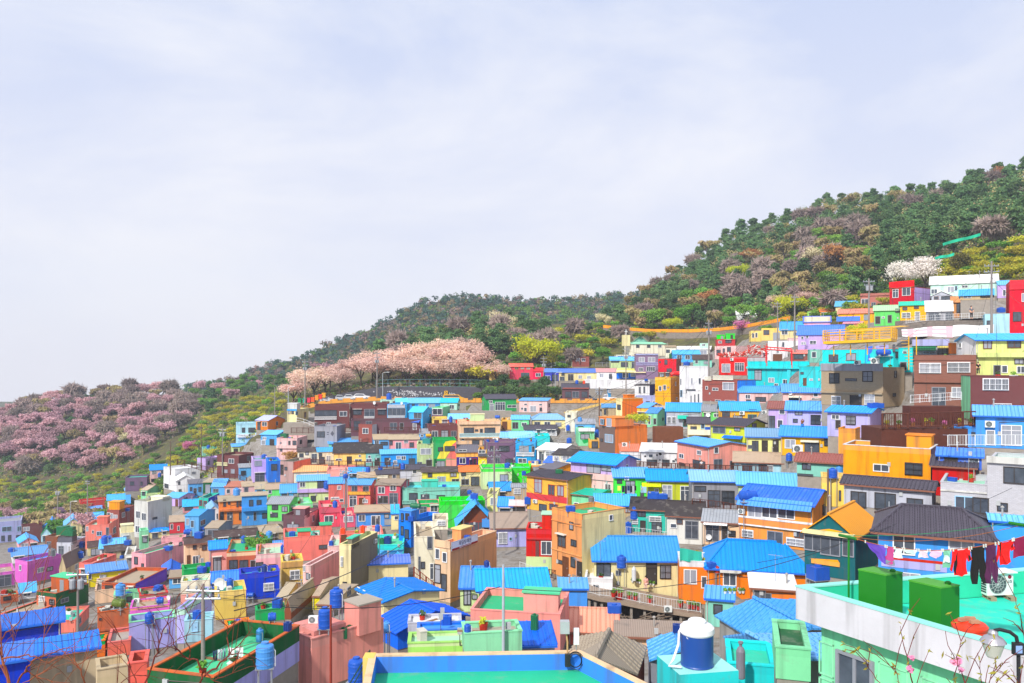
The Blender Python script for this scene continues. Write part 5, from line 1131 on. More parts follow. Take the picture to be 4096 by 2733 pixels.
def walkway():
 E_=[(535,690),(690,748),(800,778),(935,795),(1170,845),(1430,893),(1610,920),(1745,935)];a=[P(px('H',x),py('H',y),81.2)for x,y in E_];o=a[0].copy();r=thing('walkway','curved concrete walkway with flower pots below pale yellow house','walkway',tuple(o));b=MB();q=MB();z=Vector((0,0,1))
 for i in range(len(a)-1):
  p,c=a[i]-o,a[i+1]-o;n=Vector((.6,5.2,.02));b.face([p-z*.42,c-z*.42,c,p]);b.face([p,c,c+n,p+n]);b.face([c-z*.42,p-z*.42,p+n-z*.42,c+n-z*.42])
  for t in(.2,.7):w=p.lerp(c,t)+Vector((0,.35,0));q.box(w.x-.12,w.x+.12,w.y,w.y+.24,w.z-3.2,w.z-.421)
 b.build('slab',flat('worn_concrete','9a8878',.9,0,.95,.35),r);q.build('posts',CONC(),r)['kind']='stuff'
 b=MB();rg=random.Random(2)
 for k in range(70):
  x=rg.uniform(900,1700);w=P(px('H',x),py('H',870+(x-900)*.13),80+rg.uniform(-1.5,2))-o-z*rg.uniform(.2,1.6);d=Vector((rg.uniform(-1,1),rg.uniform(-.5,.5),rg.uniform(-.4,.4)))*rg.uniform(.4,1.0);b.tube([w-d,w+d],rg.uniform(.03,.09),4)
 g=b.build('scrap_heap',flat('scrap_timber','6a5c50',.9,0,.95,.5));g.location=o;tag(g,'heap of scrap timber under the curved walkway','scrap heap',None,'stuff')
walkway()
fence('steel_railing','long steel railing along the walkway with red flower tubs',fpx('H',[(540,680),(690,735),(800,765),(935,780),(1170,830),(1430,880),(1610,905),(1730,920)],D=81),1.0,m_whitemetal,1.8,.03,(1,.12),.25,'railing')
fence('steel_railing','grey railing on the steps below the red house',fpx('H',[(70,525),(180,565),(260,620),(310,670)],D=89),.9,m_whitemetal,.8,.03,(1,.12),.2,'railing')
fence('timber_railing','red brown timber railing down the alley beside cream white house',fpx('G',[(1448,590),(1560,680),(1700,790),(1850,890),(2010,985),(2110,985)],D=86),1.1,flat('redwood','8a3c20',.8,0,.9,.25),.9,.05,(1,.5,.1),.2,'railing',True)
terrace('alley_floor','pale concrete alley between blue roofs and cream white house','G',1440,2060,985,1060,83,CONC(),9)
fence('steel_railing','white steel railing before the sky blue house',fpx('E',[(1648,652),(1900,650),(2360,650)],D=76),1.05,m_whitemetal,1.0,.03,(1,.1),.14,'railing')
fence('steel_railing','thin steel railing before the brown brick house',fpx('J',[(1305,1635),(1480,1625),(1775,1605)],D=88.5),.9,m_whitemetal,1.2,.03,(1,.5,.1),.2,'railing')
terrace('rough_terrace','rubble terrace below the peach brown framed house','J',1240,1990,875,945,140,flat('rubble_stone','8a8078',.95,0,.9,.5),3)
fence('steel_railing','white railing on the rubble terrace of the upper slope',fpx('J',[(1265,905),(1450,880),(1700,868),(1990,855)],D=139),1.0,m_whitemetal,1.5,.03,(1,.5,.1),.3,'railing')
fence('steel_railing','dark railing before the pale green house above road',fpx('K',[(765,1068),(830,1068),(905,1070)],D=252),1.2,m_steel,1.5,.05,(1,.1),.35,'railing')
fence('steel_railing','dark curved railing beside the dark red brick house',fpx('K',[(318,1085),(400,1062),(490,1060)],D=258),1.2,m_steel,1.8,.05,(1,.1),.4,'railing')
fence('steel_railing','pale handrail of the steps beside cream stair house',fpx('B',[(370,430),(440,445),(535,485)],D=188),1.0,m_whitemetal,1.6,.05,(1,.4),0,'railing')
terrace('stair_landing','grey concrete landing beside cream stair house','B',250,535,440,535,190,CONC(),3)
fence('timber_railing','brown timber railing near white garbage sacks',fpx('B',[(322,535),(535,535)],D=186),1.3,m_wood,1.3,.06,(1,.1),.25,'railing',True)
fence('timber_railing','dark timber terrace railing of the maroon brick house',fpx('A',[(1940,945),(2060,945),(2200,960),(2262,985)],D=178),1.1,m_wood,1.2,.06,(1,.1),.25,'railing',True)
fence('timber_railing','curved timber railing below the lilac terrace house',fpx('A',[(1625,820),(1760,850),(1850,880),(1960,900)],D=182),1.2,m_wood,1.4,.07,(1,.1),.25,'railing',True)
def yellow_deck():
 a,b,c,d=P(px('J',505),py('J',1092),104),P(px('J',1130),py('J',1050),102),P(px('J',1180),py('J',1046),107),P(px('J',560),py('J',1075),110)
 r=thing('roof_deck_platform','yellow steel viewing deck with railing on the turquoise house','deck',tuple(a));o=a
 b.z=a.z+.35;c.z=b.z;d.z=a.z;q=MB();z=Vector((0,0,1))
 P4=[p-o for p in(a,b,c,d)]
 for i in range(4):
  e,f=P4[i],P4[(i+1)%4];q.face([e+z*.0,f+z*.0,f+z*.35,e+z*.35])
 q.face([p+z*.35 for p in P4]);q.face([p for p in P4][::-1]);q.build('platform',m_ymetal,r)
 q=MB()
 for i in range(4):
  e,f=P4[i],P4[(i+1)%4];L_=(f-e).length;n=max(2,int(L_/1.9))
  for k in range(n):w=e.lerp(f,k/n);q.box(w.x-.06,w.x+.06,w.y-.06,w.y+.06,w.z+.35,w.z+1.75)
  for t in(.7,1.05,1.4,1.75):q.tube([e+z*t,f+z*t],.04,4)
 q.build('railing',m_ymetal,r)
 q=MB();q.face([P4[2]+Vector((1.5,-.6,2.1)),P4[2]+Vector((1.2,1.5,2.25)),P4[3]+Vector((3.2,2,2.05)),P4[3]+Vector((3.6,0,1.9))]);q.build('canopy',flat('yellow_canopy','e8a818',.6),r)
 q=MB()
 for t in(.15,.4,.65,.9):w=P4[0].lerp(P4[1],t)+Vector((.4,.8,0));q.box(w.x-.05,w.x+.05,w.y-.05,w.y+.05,w.z-1.6,w.z-.2)
 q.build('supports',m_ymetal,r)
 st=thing('steel_stair','yellow steel staircase beside the slim turquoise tower','staircase',tuple(P(px('J',1290),py('J',1330),104)))
 q=MB();
 for dx in(0,1.0):q.box(dx-.05,dx+.05,-.05,.05,0,4.4)
 for k in range(9):q.box(0,1.0,.1+k*.25,.33+k*.25,.5+k*.42,.55+k*.42)
 q.build('frame',m_ymetal,st)
yellow_deck()
# vehicles
def car(label,pxx,pyy,D,L_=4.4,colr='e8eaee',rz=0.0,kind='suv',cat='car'):
 p=P(pxx,pyy,D);r=thing('parked_'+kind,label,cat,(p.x,p.y,p.z),rz,'vehicles parked along the upper road')
 W_=1.8;h0=.28;b=MB()
 if kind=='truck':prof=[(-2.2,h0),(2.2,h0),(2.2,.95),(1.9,1.05),(1.75,1.85),(.6,1.9),(.55,1.0),(-2.2,1.0)];gl=[(.75,1.1),(1.95,1.1),(1.72,1.75),(.78,1.75)]
 elif kind=='van':prof=[(-2.3,h0),(2.3,h0),(2.35,.9),(1.75,1.1),(1.1,1.85),(-2.2,1.9),(-2.35,1.1)];gl=[(-2.1,1.15),(1.55,1.15),(1.0,1.72),(-2.05,1.72)]
 else:prof=[(-2.2,h0),(2.2,h0),(2.25,.75),(1.95,.95),(1.0,1.05),(.35,1.6),(-1.6,1.65),(-2.1,1.1),(-2.25,.9)];gl=[(-1.9,1.08),(.85,1.08),(.28,1.5),(-1.55,1.52)]
 s=L_/4.5
 b.prism([(x*s,z)for x,z in prof],'y',0,W_);b.build('body',flat('car_paint_'+colr,colr,.25,0,.9,.03,.5),r)
 q=MB();q.prism([(x*s,z)for x,z in gl],'y',-.012,W_+.012);q.build('window',glass(),r)
 for x in(-1.4*s,1.4*s):
  for y in(.1,W_-.1):
   q=MB();q.lathe([(.0,-.1),(.33,-.1),(.33,.1),(.0,.1)],14,(x,y,.33),0,'y');w=q.build('wheel',flat('tyre_rubber','1c1c1e',.9),r)
   q=MB();q.lathe([(.0,-.115),(.2,-.115),(.2,.115),(.0,.115)],10,(x,y,.33),0,'y');q.build('rim',m_steel,w)
 for y in(.2,W_-.2):
  q=MB();q.box(2.18*s,2.27*s,y-.15,y+.15,.62,.76);q.build('headlight',m_whitemetal,r)
car('white car parked behind the yellow parapet left of the van',568,401,236,5.2,'e8eaee',0,'car')
car('white people carrier parked behind the yellow parapet near ramp',586,401,236,4.9,'e4e6ea',0,'van','van')
car('small white pickup truck at the top of the ramp',609,400.5,232,3.9,'eceef0',math.pi,'truck','truck')
car('white and black SUV at the left end of the parapet',327,402,240,4.2,'e8e8ec',.5,'car')
car('silver car half hidden behind the yellow parapet',341,400.5,240,3.4,'c8ccd2',.2,'car')
car('grey white car between two parked cars on upper road',350,400,241,3.6,'dadce0',.1,'car')
car('white SUV parked under the painted blossom wall',361.5,399.3,241,5.0,'eeeef2',.05,'car')
car('yellow vehicle with roof rack parked before the tall wall',453.5,401,238,6.0,'f2b408',0,'van','van')
for i,(x,c,y)in enumerate(((300,'188048',403),(305,'20a088',403),(309,'d03050',402.5),(313,'e85820',401.8),(317,'f09010',400),(320.5,'e83020',399),(324,'f4a010',397.5))):
 p=P(x,y,238.5+i*.2);b=MB();b.box(-.5,.5,-.5,.5,0,1.15);b.box(-.56,.56,-.56,.56,1.15,1.4)
 o=b.build('collection_box',flat('box_'+c,c,.6));o.location=p
 tag(o,['green','teal','crimson','orange red','amber','scarlet','yellow'][i]+' box in the coloured row under cherry blossoms','box','coloured boxes beside the road')
for i,(t,x,y)in enumerate((('L',1742,1078),('L',2240,1083),('K',160,1315))):
 p=P(px(t,x),py(t,y),248.4);r=thing('chevron_sign',['yellow chevron sign on dark wall, leftmost of the three','yellow chevron sign above the green tiled house','yellow chevron sign beside the bushes, rightmost of the three'][i],'road sign',tuple(p),0,'yellow road signs')
 b=MB();b.box(-.5,.5,0,.06,-.55,.55);b.build('panel',m_ymetal,r)
 b=MB()
 for s in(1,-1):
  b.face([(-.3,-.008,.42*s),(-.02,-.008,.0),(.28,-.008,.0),(.0,-.008,.42*s)][::s])
 b.build('chevron',m_dark,r)
 # poles, lamps
POLES=[]
def pole(name,label,t,x,y0,y1,D=None,r=.16,kind='utility',col=None,cat='utility pole'):
 X,Y0,Y1=px(t,x),py(t,y0),py(t,y1);D=D or depth(X,Y1);p=P(X,Y1,D);hgt=(Y1-Y0)/FPX*D
 POLES.append((p,hgt,kind));ro=thing(name,label,cat,(p.x,p.y,p.z));b=MB();b.tube([(0,0,-3),(0,0,hgt)],[r,r*.62],10);b.build('shaft',flat('pole_'+(col or 'concrete'),{'concrete':'8c8480','steel':'a8b2bc','rust':'8a3424','brown':'6c5648'}[col or 'concrete'],.8,0,.95,.25),ro)
 if kind=='utility':
  b=MB();rr=random.Random(label)
  for k in range(2):
   z=hgt*(.93-.08*k);a=rr.uniform(-.5,.5);dx,dy=math.cos(a)*.95,math.sin(a)*.95
   b.tube([(-dx,-dy,z),(dx,dy,z)],.06,5)
   for s in(-.9,-.4,.4,.9):b.lathe([(.05,0),(.07,.1),(.04,.22)],6,(dx*s,dy*s,z+.05))
  b.build('crossarm',m_steel,ro)
  if rr.random()<.5:
   b=MB();z=hgt*.74
   for s in(-.35,.35):b.lathe([(.22,0),(.26,.1),(.26,.75),(.2,.85)],10,(s,-.2,z))
   b.build('transformer',flat('transformer_grey','9a9ea4',.6),ro)
 if kind=='lamp':
  b=MB();b.tube([(0,0,hgt-.1),(.5,-.1,hgt+.25),(1.4,-.3,hgt+.3)],.05,6);b.build('arm',m_whitemetal,ro)
  b=MB();b.box(1.2,2.0,-.42,-.18,hgt+.22,hgt+.36);b.build('lamp_head',m_whitemetal,ro)
 return ro,p,hgt
pole('utility_pole','tall utility pole with transformers before the cherry blossoms','L',450,770,1165,238,.22)
PL2=pole('utility_pole','tall utility pole before the dark blossom wall','L',1110,690,1130,240,.22)
pole('street_lamp','white street lamp beside the tall pole at the blossom wall','L',1162,900,1140,237,.12,'lamp','steel','street lamp')
pole('street_lamp','street lamp at the left end of the cherry trees','L',296,1030,1190,236,.12,'lamp','steel','street lamp')
pole('utility_pole','thin pole left of the cherry trees above the gardens','L',172,1025,1260,235,.16,'plain')
pole('utility_pole','utility pole beside the rose red house','K',291,970,1350,244,.2)
pole('street_lamp','thin street lamp right of the rose red house','K',396,1130,1370,236,.11,'lamp','steel','street lamp')
pole('utility_pole','utility pole rising before the church','K',1045,880,1330,226,.2)
pole('utility_pole','brown utility pole before the concrete ramp','K',800,1258,1530,190,.18,'utility','brown')
PL8=pole('utility_pole','big utility pole with many wires left of red shop','K',1805,640,1160,175,.22)
pole('utility_pole','utility pole before the yellow lime tree','J',245,630,1130,165,.2)
pole('utility_pole','shorter utility pole left of lime tree','J',88,700,1040,185,.18)
pole('utility_pole','utility pole before the dusty brick house','J',925,490,930,138,.19)
PLR=pole('utility_pole','tall utility pole with transformers before red building','J',2050,330,1000,112,.2)
pole('utility_pole','rusty topped utility pole left of the orange tower','C',801,115,400,180,.16,'utility','brown')
pole('utility_pole','grey utility pole before the coral house','B',824,845,1390,116,.16)
PLM=pole('utility_pole','leaning utility pole with many wires at yellow house','B',2185,650,1310,108,.17)
pole('utility_pole','slim pole beside lilac terrace house','A',2040,480,800,195,.16)
pole('utility_pole','slim pole at the garden edge above white house','A',1845,455,745,205,.15,'plain','brown')
pole('utility_pole','dark slim pole standing in the terraced gardens','A',1562,600,815,215,.14,'plain','brown')
pole('utility_pole','grey slim pole above the red walled house','A',802,960,1210,220,.18)
pole('utility_pole','grey pole before the mauve tower bushes','A',530,1060,1210,240,.18)
pole('street_lamp','white street lamp right of the mauve tower','A',645,1165,1300,215,.1,'lamp','steel','street lamp')
POA=pole('utility_pole','concrete utility pole with blue top at yellow cottage','F',714,525,1180,70,.14)
POB=pole('utility_pole','concrete utility pole with blue top in left foreground','F',1862,655,1560,44,.14)
pole('steel_post','rusty red brown post before salmon pink house','G',686,850,1640,40,.08,'plain','rust','post')
POG=pole('utility_pole','grey steel pole before the mint house','G',2268,480,1300,46,.11,'plain','steel')
pole('utility_pole','weathered pole beside amber stair wing house','E',550,860,1160,76,.12,'plain','brown')
pole('street_lamp','grey post beside the white sack terrace','E',1110,1160,1255,66,.05,'plain','steel','post')
# foreground: the mint house with the big roof
m_white=paint('fascia');m_mintwall=paint('mint');m_tealdeck=flat('teal_roof_paint','16d0b4',.6,0,.9,.2);m_tealw=flat('teal_parapet_paint','30cca4',.7,0,.9,.12);m_tealtop=flat('pale_teal_coping','90dcd0',.7)
def mint_house():
 o=Vector((9.58,27.0));u=Vector((.514,-.857));v=Vector((.970,.243));LU,LV=17.5,13.5
 r=thing('house','mint house with white parapet and big turquoise roof terrace in the foreground','house',(o.x,o.y,-20),0,'houses of the hillside village')
 def S(a,b,z):q=u*a+v*b;return(q.x,q.y,z+20)
 ZT,ZB,ZD=-7.58,-8.66,-8.38
 def slab(mb,a0,a1,b0,b1,z0,z1,m=0):
  c=[S(a0,b0,z0),S(a1,b0,z0),S(a1,b1,z0),S(a0,b1,z0)];d=[S(a0,b0,z1),S(a1,b0,z1),S(a1,b1,z1),S(a0,b1,z1)]
  mb.face(c);mb.face(d[::-1])
  for i in range(4):
   j=(i+1)%4;mb.face([c[j],c[i],d[i],d[j]],m)
 b=MB();slab(b,.5,LU-.3,.5,LV,-19.9,ZB-.003);b.build('wall',m_mintwall,r)
 b=MB();slab(b,.3,LU-.2,.3,LV-.2,ZD-.2,ZD);b.build('roof_deck',deckm('tealnear'),r)
 b=MB();slab(b,0,LU,0,.12,ZB,ZT);slab(b,0,.12,.121,LV,ZB,ZT);p=b.build('parapet',m_white,r)
 b=MB();slab(b,.121,LU,.121,.26,ZD,ZT-.001);slab(b,.121,.26,.261,LV,ZD,ZT-.001);b.build('inner_face',m_tealw,p)
 b=MB();slab(b,-.02,LU,-.02,.28,ZT+.001,ZT+.05);slab(b,-.02,.28,.281,LV,ZT+.001,ZT+.05);b.build('coping',m_tealtop,p)
 b=MB();slab(b,0,LU,.121,.5,ZB-.05,ZB-.004);b.build('soffit',m_mintwall,r)
 def wq(mb,a0,a1,z0,z1,out,th=.03):
  c=[S(a0,.5-out,z0),S(a1,.5-out,z0),S(a1,.5-out,z1),S(a0,.5-out,z1)];d=[S(a0,.5-out+th,z0),S(a1,.5-out+th,z0),S(a1,.5-out+th,z1),S(a0,.5-out+th,z1)]
  mb.face(c[::-1]);mb.face(d)
  for i in range(4):
   j=(i+1)%4;mb.face([c[i],c[j],d[j],d[i]][::-1])
 b=MB()
 for a0,a1 in((.42,1.0),(2.62,3.6),(4.0,5.4)):
  for z0,z1 in((-10.4,-9.3),(-11.8,-10.5)):
   wq(b,a0,a1,z0,z0+.05,.03);wq(b,a0,a1,z1-.05,z1,.03);wq(b,a0,a0+.05,z0,z1,.03);wq(b,a1-.05,a1,z0,z1,.03)
 wm=b.build('wall_moulding',m_mintwall,r);wm['kind']='stuff'
 b=MB();a0,a1,z0,z1=1.22,2.37,-10.8,-9.47
 wq(b,a0-.1,a1+.1,z1,z1+.1,.09,.09);wq(b,a0-.1,a1+.1,z0-.1,z0,.09,.09);wq(b,a0-.1,a0,z0,z1,.09,.09);wq(b,a1,a1+.1,z0,z1,.09,.09);wq(b,(a0+a1)/2-.05,(a0+a1)/2+.05,z0,z1,.07,.06)
 w=b.build('window',M_frame('g'),r);b=MB();wq(b,a0,a1,z0,z1,.03,.03);b.build('pane',glass(),w)
mint_house()
ZDECK=-8.38
m_gt=flat('green_tank_paint','0b7c15',.5,0,.9,.12)
def box_tank(label,A,B,C,z1):
 A,B,C=Vector(A),Vector(B),Vector(C);e1,e2=A-B,C-B
 r=thing('water_tank',label,'water tank',(B.x,B.y,ZDECK),0,'green steel tanks on the near roof');h=z1-ZDECK;b=MB()
 q=[Vector((0,0)),e2,e1+e2,e1];lo=[(p.x,p.y,0)for p in q];hi=[(p.x,p.y,h)for p in q]
 b.face(lo[::-1]);b.face(hi)
 for i in range(4):
  j=(i+1)%4;b.face([lo[i],lo[j],hi[j],hi[i]])
 b.build('shell',m_gt,r)
 b=MB();c=(e1+e2)/2
 q2=[c+(p-c)*1.03 for p in q];lo=[(p.x,p.y,h+.002)for p in q2];hi=[(p.x,p.y,h+.05)for p in q2];b.face(hi);b.face(lo[::-1])
 for i in range(4):
  j=(i+1)%4;b.face([lo[i],lo[j],hi[j],hi[i]])
 b.build('lid',flat('green_tank_lid','4a9a30',.5),r)
 m=e2*.75+e1*.2;b=MB();b.lathe([(.09,h+.05),(.09,h+.1),(.05,h+.13)],12,(m.x,m.y,0));b.build('filler_cap',m_gt,r)
 m=e2*1.05+e1*.05;b=MB();b.tube([(m.x,m.y,0),(m.x,m.y,h-.05)],.03,8);b.build('pipe',m_gt,r)
box_tank('tall green steel water tank beside the green clothes pole',(11.26,26.0),(11.83,25.3),(12.50,25.62),-6.77)
box_tank('tall green steel water tank nearer the red tub',(12.26,24.7),(12.82,23.9),(13.50,24.15),-6.77)
m_gp=flat('green_pole_paint','0c7820',.5)
def tpole(label,x,y,zt,c0,c1):
 r=thing('clothes_pole',label,'clothes pole',(x,y,ZDECK),0);b=MB();b.tube([(0,0,0),(0,0,zt-ZDECK)],.035,8);b.build('post',m_gp,r)
 b=MB();o=Vector((x,y,ZDECK));b.tube([c0-o,c1-o],.05,8);b.build('crossarm',m_gp,r)
C0,C1=P(px('I',655),py('I',207),27.0),P(px('I',806),py('I',240),26.0)
tpole('green T shaped clothes pole at the left end of washing lines',P(px('I',740),0,26.5).x,26.5,C0.lerp(C1,.55).z,C0,C1)
D0,D1=P(px('I',2215),py('I',95),23.4),P(px('I',2420),py('I',128),22.6)
tpole('green T shaped clothes pole at the right end of washing lines',P(px('I',2380),0,22.8).x,22.8,D0.lerp(D1,.8).z,D0,D1)
def rope(label,p,q,sag,r=.008,mat=None,n=14,name='washing_line',cat='line',group=None):
 b=MB();pts=[]
 for i in range(n+1):
  t=i/n;w=p.lerp(q,t);w.z-=sag*4*t*(1-t);pts.append(w-p)
 b.tube(pts,r,5);o=b.build(name,mat or m_dark,None);o.location=p;return tag(o,label,cat,group)
LA,LB=P(px('I',806),py('I',240),26.0),P(px('I',2440),py('I',190),21.5)
LSAG=.42
rope('orange washing line carrying the laundry',LA,LB,LSAG,.010,flat('rope_orange','b86030',.8))
rope('green washing line stretched behind the laundry',C0,D0,.15,.009,flat('rope_green','308858',.8))
rope('brown washing line stretched behind the green one',C0+Vector((.25,-.2,0)),D0+Vector((.3,-.2,0)),.3,.009,flat('rope_brown','a06038',.8))
def line_at(xpix):
 t=.5
 for _ in range(40):
  w=LA.lerp(LB,t);X=CX+FPX*w.x/w.y;t+=(xpix-X)/200
 w=LA.lerp(LB,t);w.z-=LSAG*4*t*(1-t);return w
def garment(label,x0,x1,ydrop,colr,shape='rect',name='laundry_towel',cat='laundry',patches=()):
 a,b=line_at(px('I',x0)),line_at(px('I',x1));Dm=(a.y+b.y)/2
 zb=P(0,py('I',ydrop),Dm).z;w=(b-a);o=a.copy();hgt=(a.z+b.z)/2-zb
 OUT=dict(rect=[(0,0),(1,0),(.98,1),(.02,1)],tri=[(0,0),(1,.05),(.96,.85),(.9,1),(.72,.8),(.4,.45)],shirt=[(0,.0),(.18,0),(.35,.05),(.65,.05),(.82,0),(1,.0),(1.12,.42),(.97,.5),(.84,.3),(.9,.95),(.5,1),(.14,.95),(.2,.35),(-.02,.8),(-.18,.74)],pants=[(0,0),(1,0),(1.10,.5),(1.22,1),(.86,1),(.56,.42),(.52,.98),(.16,1),(.05,.5)],skirt=[(0,0),(1,.0),(1.0,.5),(.8,.9),(.5,1),(.25,.85),(.05,.45)])[shape]
 rr=random.Random(label);b_=MB()
 def pt(s,t,off):
  p=w*s+Vector((0,0,-hgt*t));return(p.x+.03*math.sin(t*5+s*9),p.y+.05*math.sin(s*11+rr_ph)*t+off,p.z)
 rr_ph=rr.uniform(0,6)
 def dens(poly):
  res=[]
  for i in range(len(poly)):
   (s0,t0),(s1,t1)=poly[i],poly[(i+1)%len(poly)]
   for k in range(3):res.append((s0+(s1-s0)*k/3,t0+(t1-t0)*k/3))
  return res
 def sheetp(poly,off,mi):
  d=dens(poly);b_.face([pt(s,t,off)for s,t in d][::-1],mi);b_.face([pt(s,t,off+.012)for s,t in d],mi)
  for i in range(len(d)):
   j=(i+1)%len(d);b_.face([pt(*d[i],off),pt(*d[j],off),pt(*d[j],off+.012),pt(*d[i],off+.012)],mi)
 sheetp(OUT,0,0);mats=[flat('cloth_'+colr,colr,.9,0,.9,.15)]
 for k,(c,poly)in enumerate(patches):
  mats.append(flat('cloth_'+c,c,.9,0,.9,.15));sheetp(poly,-.018,k+1)
 ob=b_.build(name,mats);ob.location=o;tag(ob,label,cat,'laundry on the near washing line')
 pm=flat('peg_plastic','d8e0d8',.5)
 for s in(.06,.94):
  p=a+w*s;q=MB();q.box(-.012,.012,-.02,.02,-.05,.04);g=q.build('peg',pm,ob);g.location=p-o
garment('purple dotted scarf hanging pointed at the left end of line',880,1086,452,'6a48b8','tri','laundry_scarf')
garment('pink and grey towel beside the purple scarf',1086,1160,482,'c04888','rect',patches=(('7a8a98',[(.02,.75),(.98,.75),(.96,.98),(.04,.98)]),))
garment('white underwear on the line',1160,1236,418,'d8e4ec','rect','laundry_underwear')
garment('white and mint cloth hanging slanted',1245,1372,380,'c8ece0','skirt','laundry_cloth')
garment('small white shorts with pink trim',1378,1470,412,'ead8e4','rect','laundry_shorts')
garment('pale pink striped skirt',1478,1600,422,'ecc0dc','skirt','laundry_skirt')
garment('pale green and white towel before the blue house',1602,1678,505,'7cc4a4','rect','laundry_towel',patches=(('d8ecec',[(.02,.3),(.98,.3),(.98,.7),(.02,.7)]),))
garment('red and black jacket left of the black trousers',1690,1852,585,'f01c14','shirt','laundry_jacket',patches=(('161214',[(.12,.08),(.3,.06),(.34,.5),(.2,.93),(.12,.7)]),('161214',[(.98,.12),(1.08,.4),(1.0,.45),(.9,.2)])))
garment('black trousers with dark blue hem',1858,1985,655,'171318','pants','laundry_trousers')
garment('dark plum trousers overlapping the black ones',1992,2092,650,'55264c','pants','laundry_trousers')
garment('red jacket with black shoulders beside plum trousers',2106,2250,480,'f22014','shirt','laundry_jacket',patches=(('2a1a18',[(.02,.02),(.18,.02),(.24,.62),(.06,.4)]),('2a1a18',[(.82,.02),(.98,.02),(1.0,.35),(.84,.3)])))
garment('crimson towel at the right end of the line',2246,2400,400,'8c1448','rect','laundry_towel')
def text_obj(body,size,mat,parent,loc,rot,name='lettering',extr=.004,align='CENTER'):
 cu=bpy.data.curves.new(name,'FONT');cu.body=body;cu.size=size;cu.extrude=extr;cu.align_x=align;cu.align_y='CENTER';cu.materials.append(mat)
 o=link(name,cu,parent,loc,rot);return o
def ac_unit_mesh(parent,W_=.86,Dp=.33,Hh=.62,fan_n=24):
 b=MB();b.box(-W_/2,W_/2,0,Dp,0,Hh);b.build('casing',flat('ac_white','dfe2e0',.5,0,.95,.06),parent)
 b=MB();cx=-W_*.1;b.lathe([(Hh*.42,-.004),(Hh*.42,-.012),(.02,-.012)],fan_n,(cx,0,Hh*.5),0,'y');b.build('fan_opening',flat('ac_fan_dark','4a5458',.6),parent)
 b=MB()
 for k in range(12):
  a=math.pi*k/12*2;b.tube([(cx,-.02,Hh*.5),(cx+math.cos(a)*Hh*.42,-.02,Hh*.5+math.sin(a)*Hh*.42)],.006,4)
 for rr in(.14,.28,.42):
  n=20
  b.tube([(cx+math.cos(2*math.pi*i/n)*Hh*rr,-.02,Hh*.5+math.sin(2*math.pi*i/n)*Hh*rr)for i in range(n+1)],.006,4)
 b.build('fan_grille',flat('ac_grille','b8c0c0',.5),parent)
 b=MB()
 for k in range(6):b.box(-W_/2-.012,-W_/2-.002,.05,Dp-.05,.08+k*.085,.13+k*.085)
 b.build('side_louvres',flat('ac_louvre','3c4244',.6),parent)
acp=P(px('I',2130),py('I',772),28.3)
ac=thing('air_conditioner','white air conditioner unit on hollow blocks on the turquoise roof','air conditioner',(acp.x,28.3,ZDECK+.13),.12)
ac_unit_mesh(ac,1.0,.38,.78)
b=MB();b.lathe([(.07,-.002),(.07,-.010),(.0,-.010)],16,(.36,0,.64),0,'y');b.build('round_emblem',flat('emblem_red','8c1830',.5),ac)
b=MB();b.box(-.58,.58,-.12,.5,.79,.83);b.build('cover_board',m_whitemetal,ac)
for i,dx in enumerate((-.4,.3)):
 b=MB();
 for y0,y1,z0,z1 in((-.25,.3,0,.035),(-.25,.3,.095,.13),(-.25,-.21,.035,.095),(-.03,.01,.035,.095),(.26,.3,.035,.095)):b.box(-.1,.1,y0,y1,z0,z1)
 o=b.build('hollow_block',flat('block_concrete','9a8a72',.95,0,.9,.25));o.location=(acp.x+dx,28.25,ZDECK);tag(o,['hollow concrete block under the left end of air conditioner','hollow concrete block under the right end of air conditioner'][i],'block')
tp=P(px('I',1850),py('I',1150),22.6);tz=ZDECK
tub=thing('tub','orange red plastic tub with lid weighed down by bricks','tub',(tp.x,tp.y,tz),0);tub.scale=(1,1,1.75)
b=MB();b.lathe([(.33,0),(.40,.42),(.44,.45),(.44,.50)],28);b.build('vessel',flat('red_plastic','e03a14',.4),tub)
b=MB();b.lathe([(.46,.50),(.47,.54),(.40,.58),(.1,.60),(.0,.6)],28);b.build('lid',flat('red_plastic','e03a14',.4),tub)
for i,(dx,dy,rz)in enumerate(((-.16,.05,.3),(.08,.12,-.2),(.04,-.16,.05))):
 b=MB();b.box(-.13,.13,-.06,.06,0,.09);o=b.build('brick',flat('old_brick','b08468',.9));o.location=(tp.x+dx,tp.y+dy,tz+1.052);o.rotation_euler=(0,0,rz);tag(o,['tan brick on the red tub lid, farthest left','tan brick on the red tub lid, at the back','tan brick on the red tub lid, in front'][i],'brick')
b=MB();hp=P(px('I',1930),py('I',1070),24.0);b.tube([(-.5,.3,.05),(-.2,.1,.12),(.1,.25,.1),(.35,-.1,.12),(.5,-.4,.05)],.045,8);o=b.build('hose',flat('green_hose','189060',.5));o.location=(hp.x,24.0,ZDECK);tag(o,'thick green hose lying behind the red tub','hose')
lp=P(px('I',2065),py('I',1185),15.0)
lamp=thing('street_lamp','silver hooded street lamp in the lower right corner','street lamp',tuple(lp),0)
b=MB();b.lathe([(.225,-.0),(.215,.02),(.16,.09),(.085,.13),(.085,.17),(.06,.21),(.0,.23)],28);b.build('hood',flat('brushed_aluminium','c4c0c4',.3,.8),lamp,smooth=False)
m_lg,t_,b__=newmat('lamp_glass');b__.inputs['Base Color'].default_value=(.55,.58,.5,1);b__.inputs['Roughness'].default_value=.25;b__.inputs['Alpha'].default_value=.8
b=MB();b.lathe([(.20,-.002),(.12,-.26),(.10,-.29),(.0,-.29)],28);b.build('diffuser',m_lg,lamp)
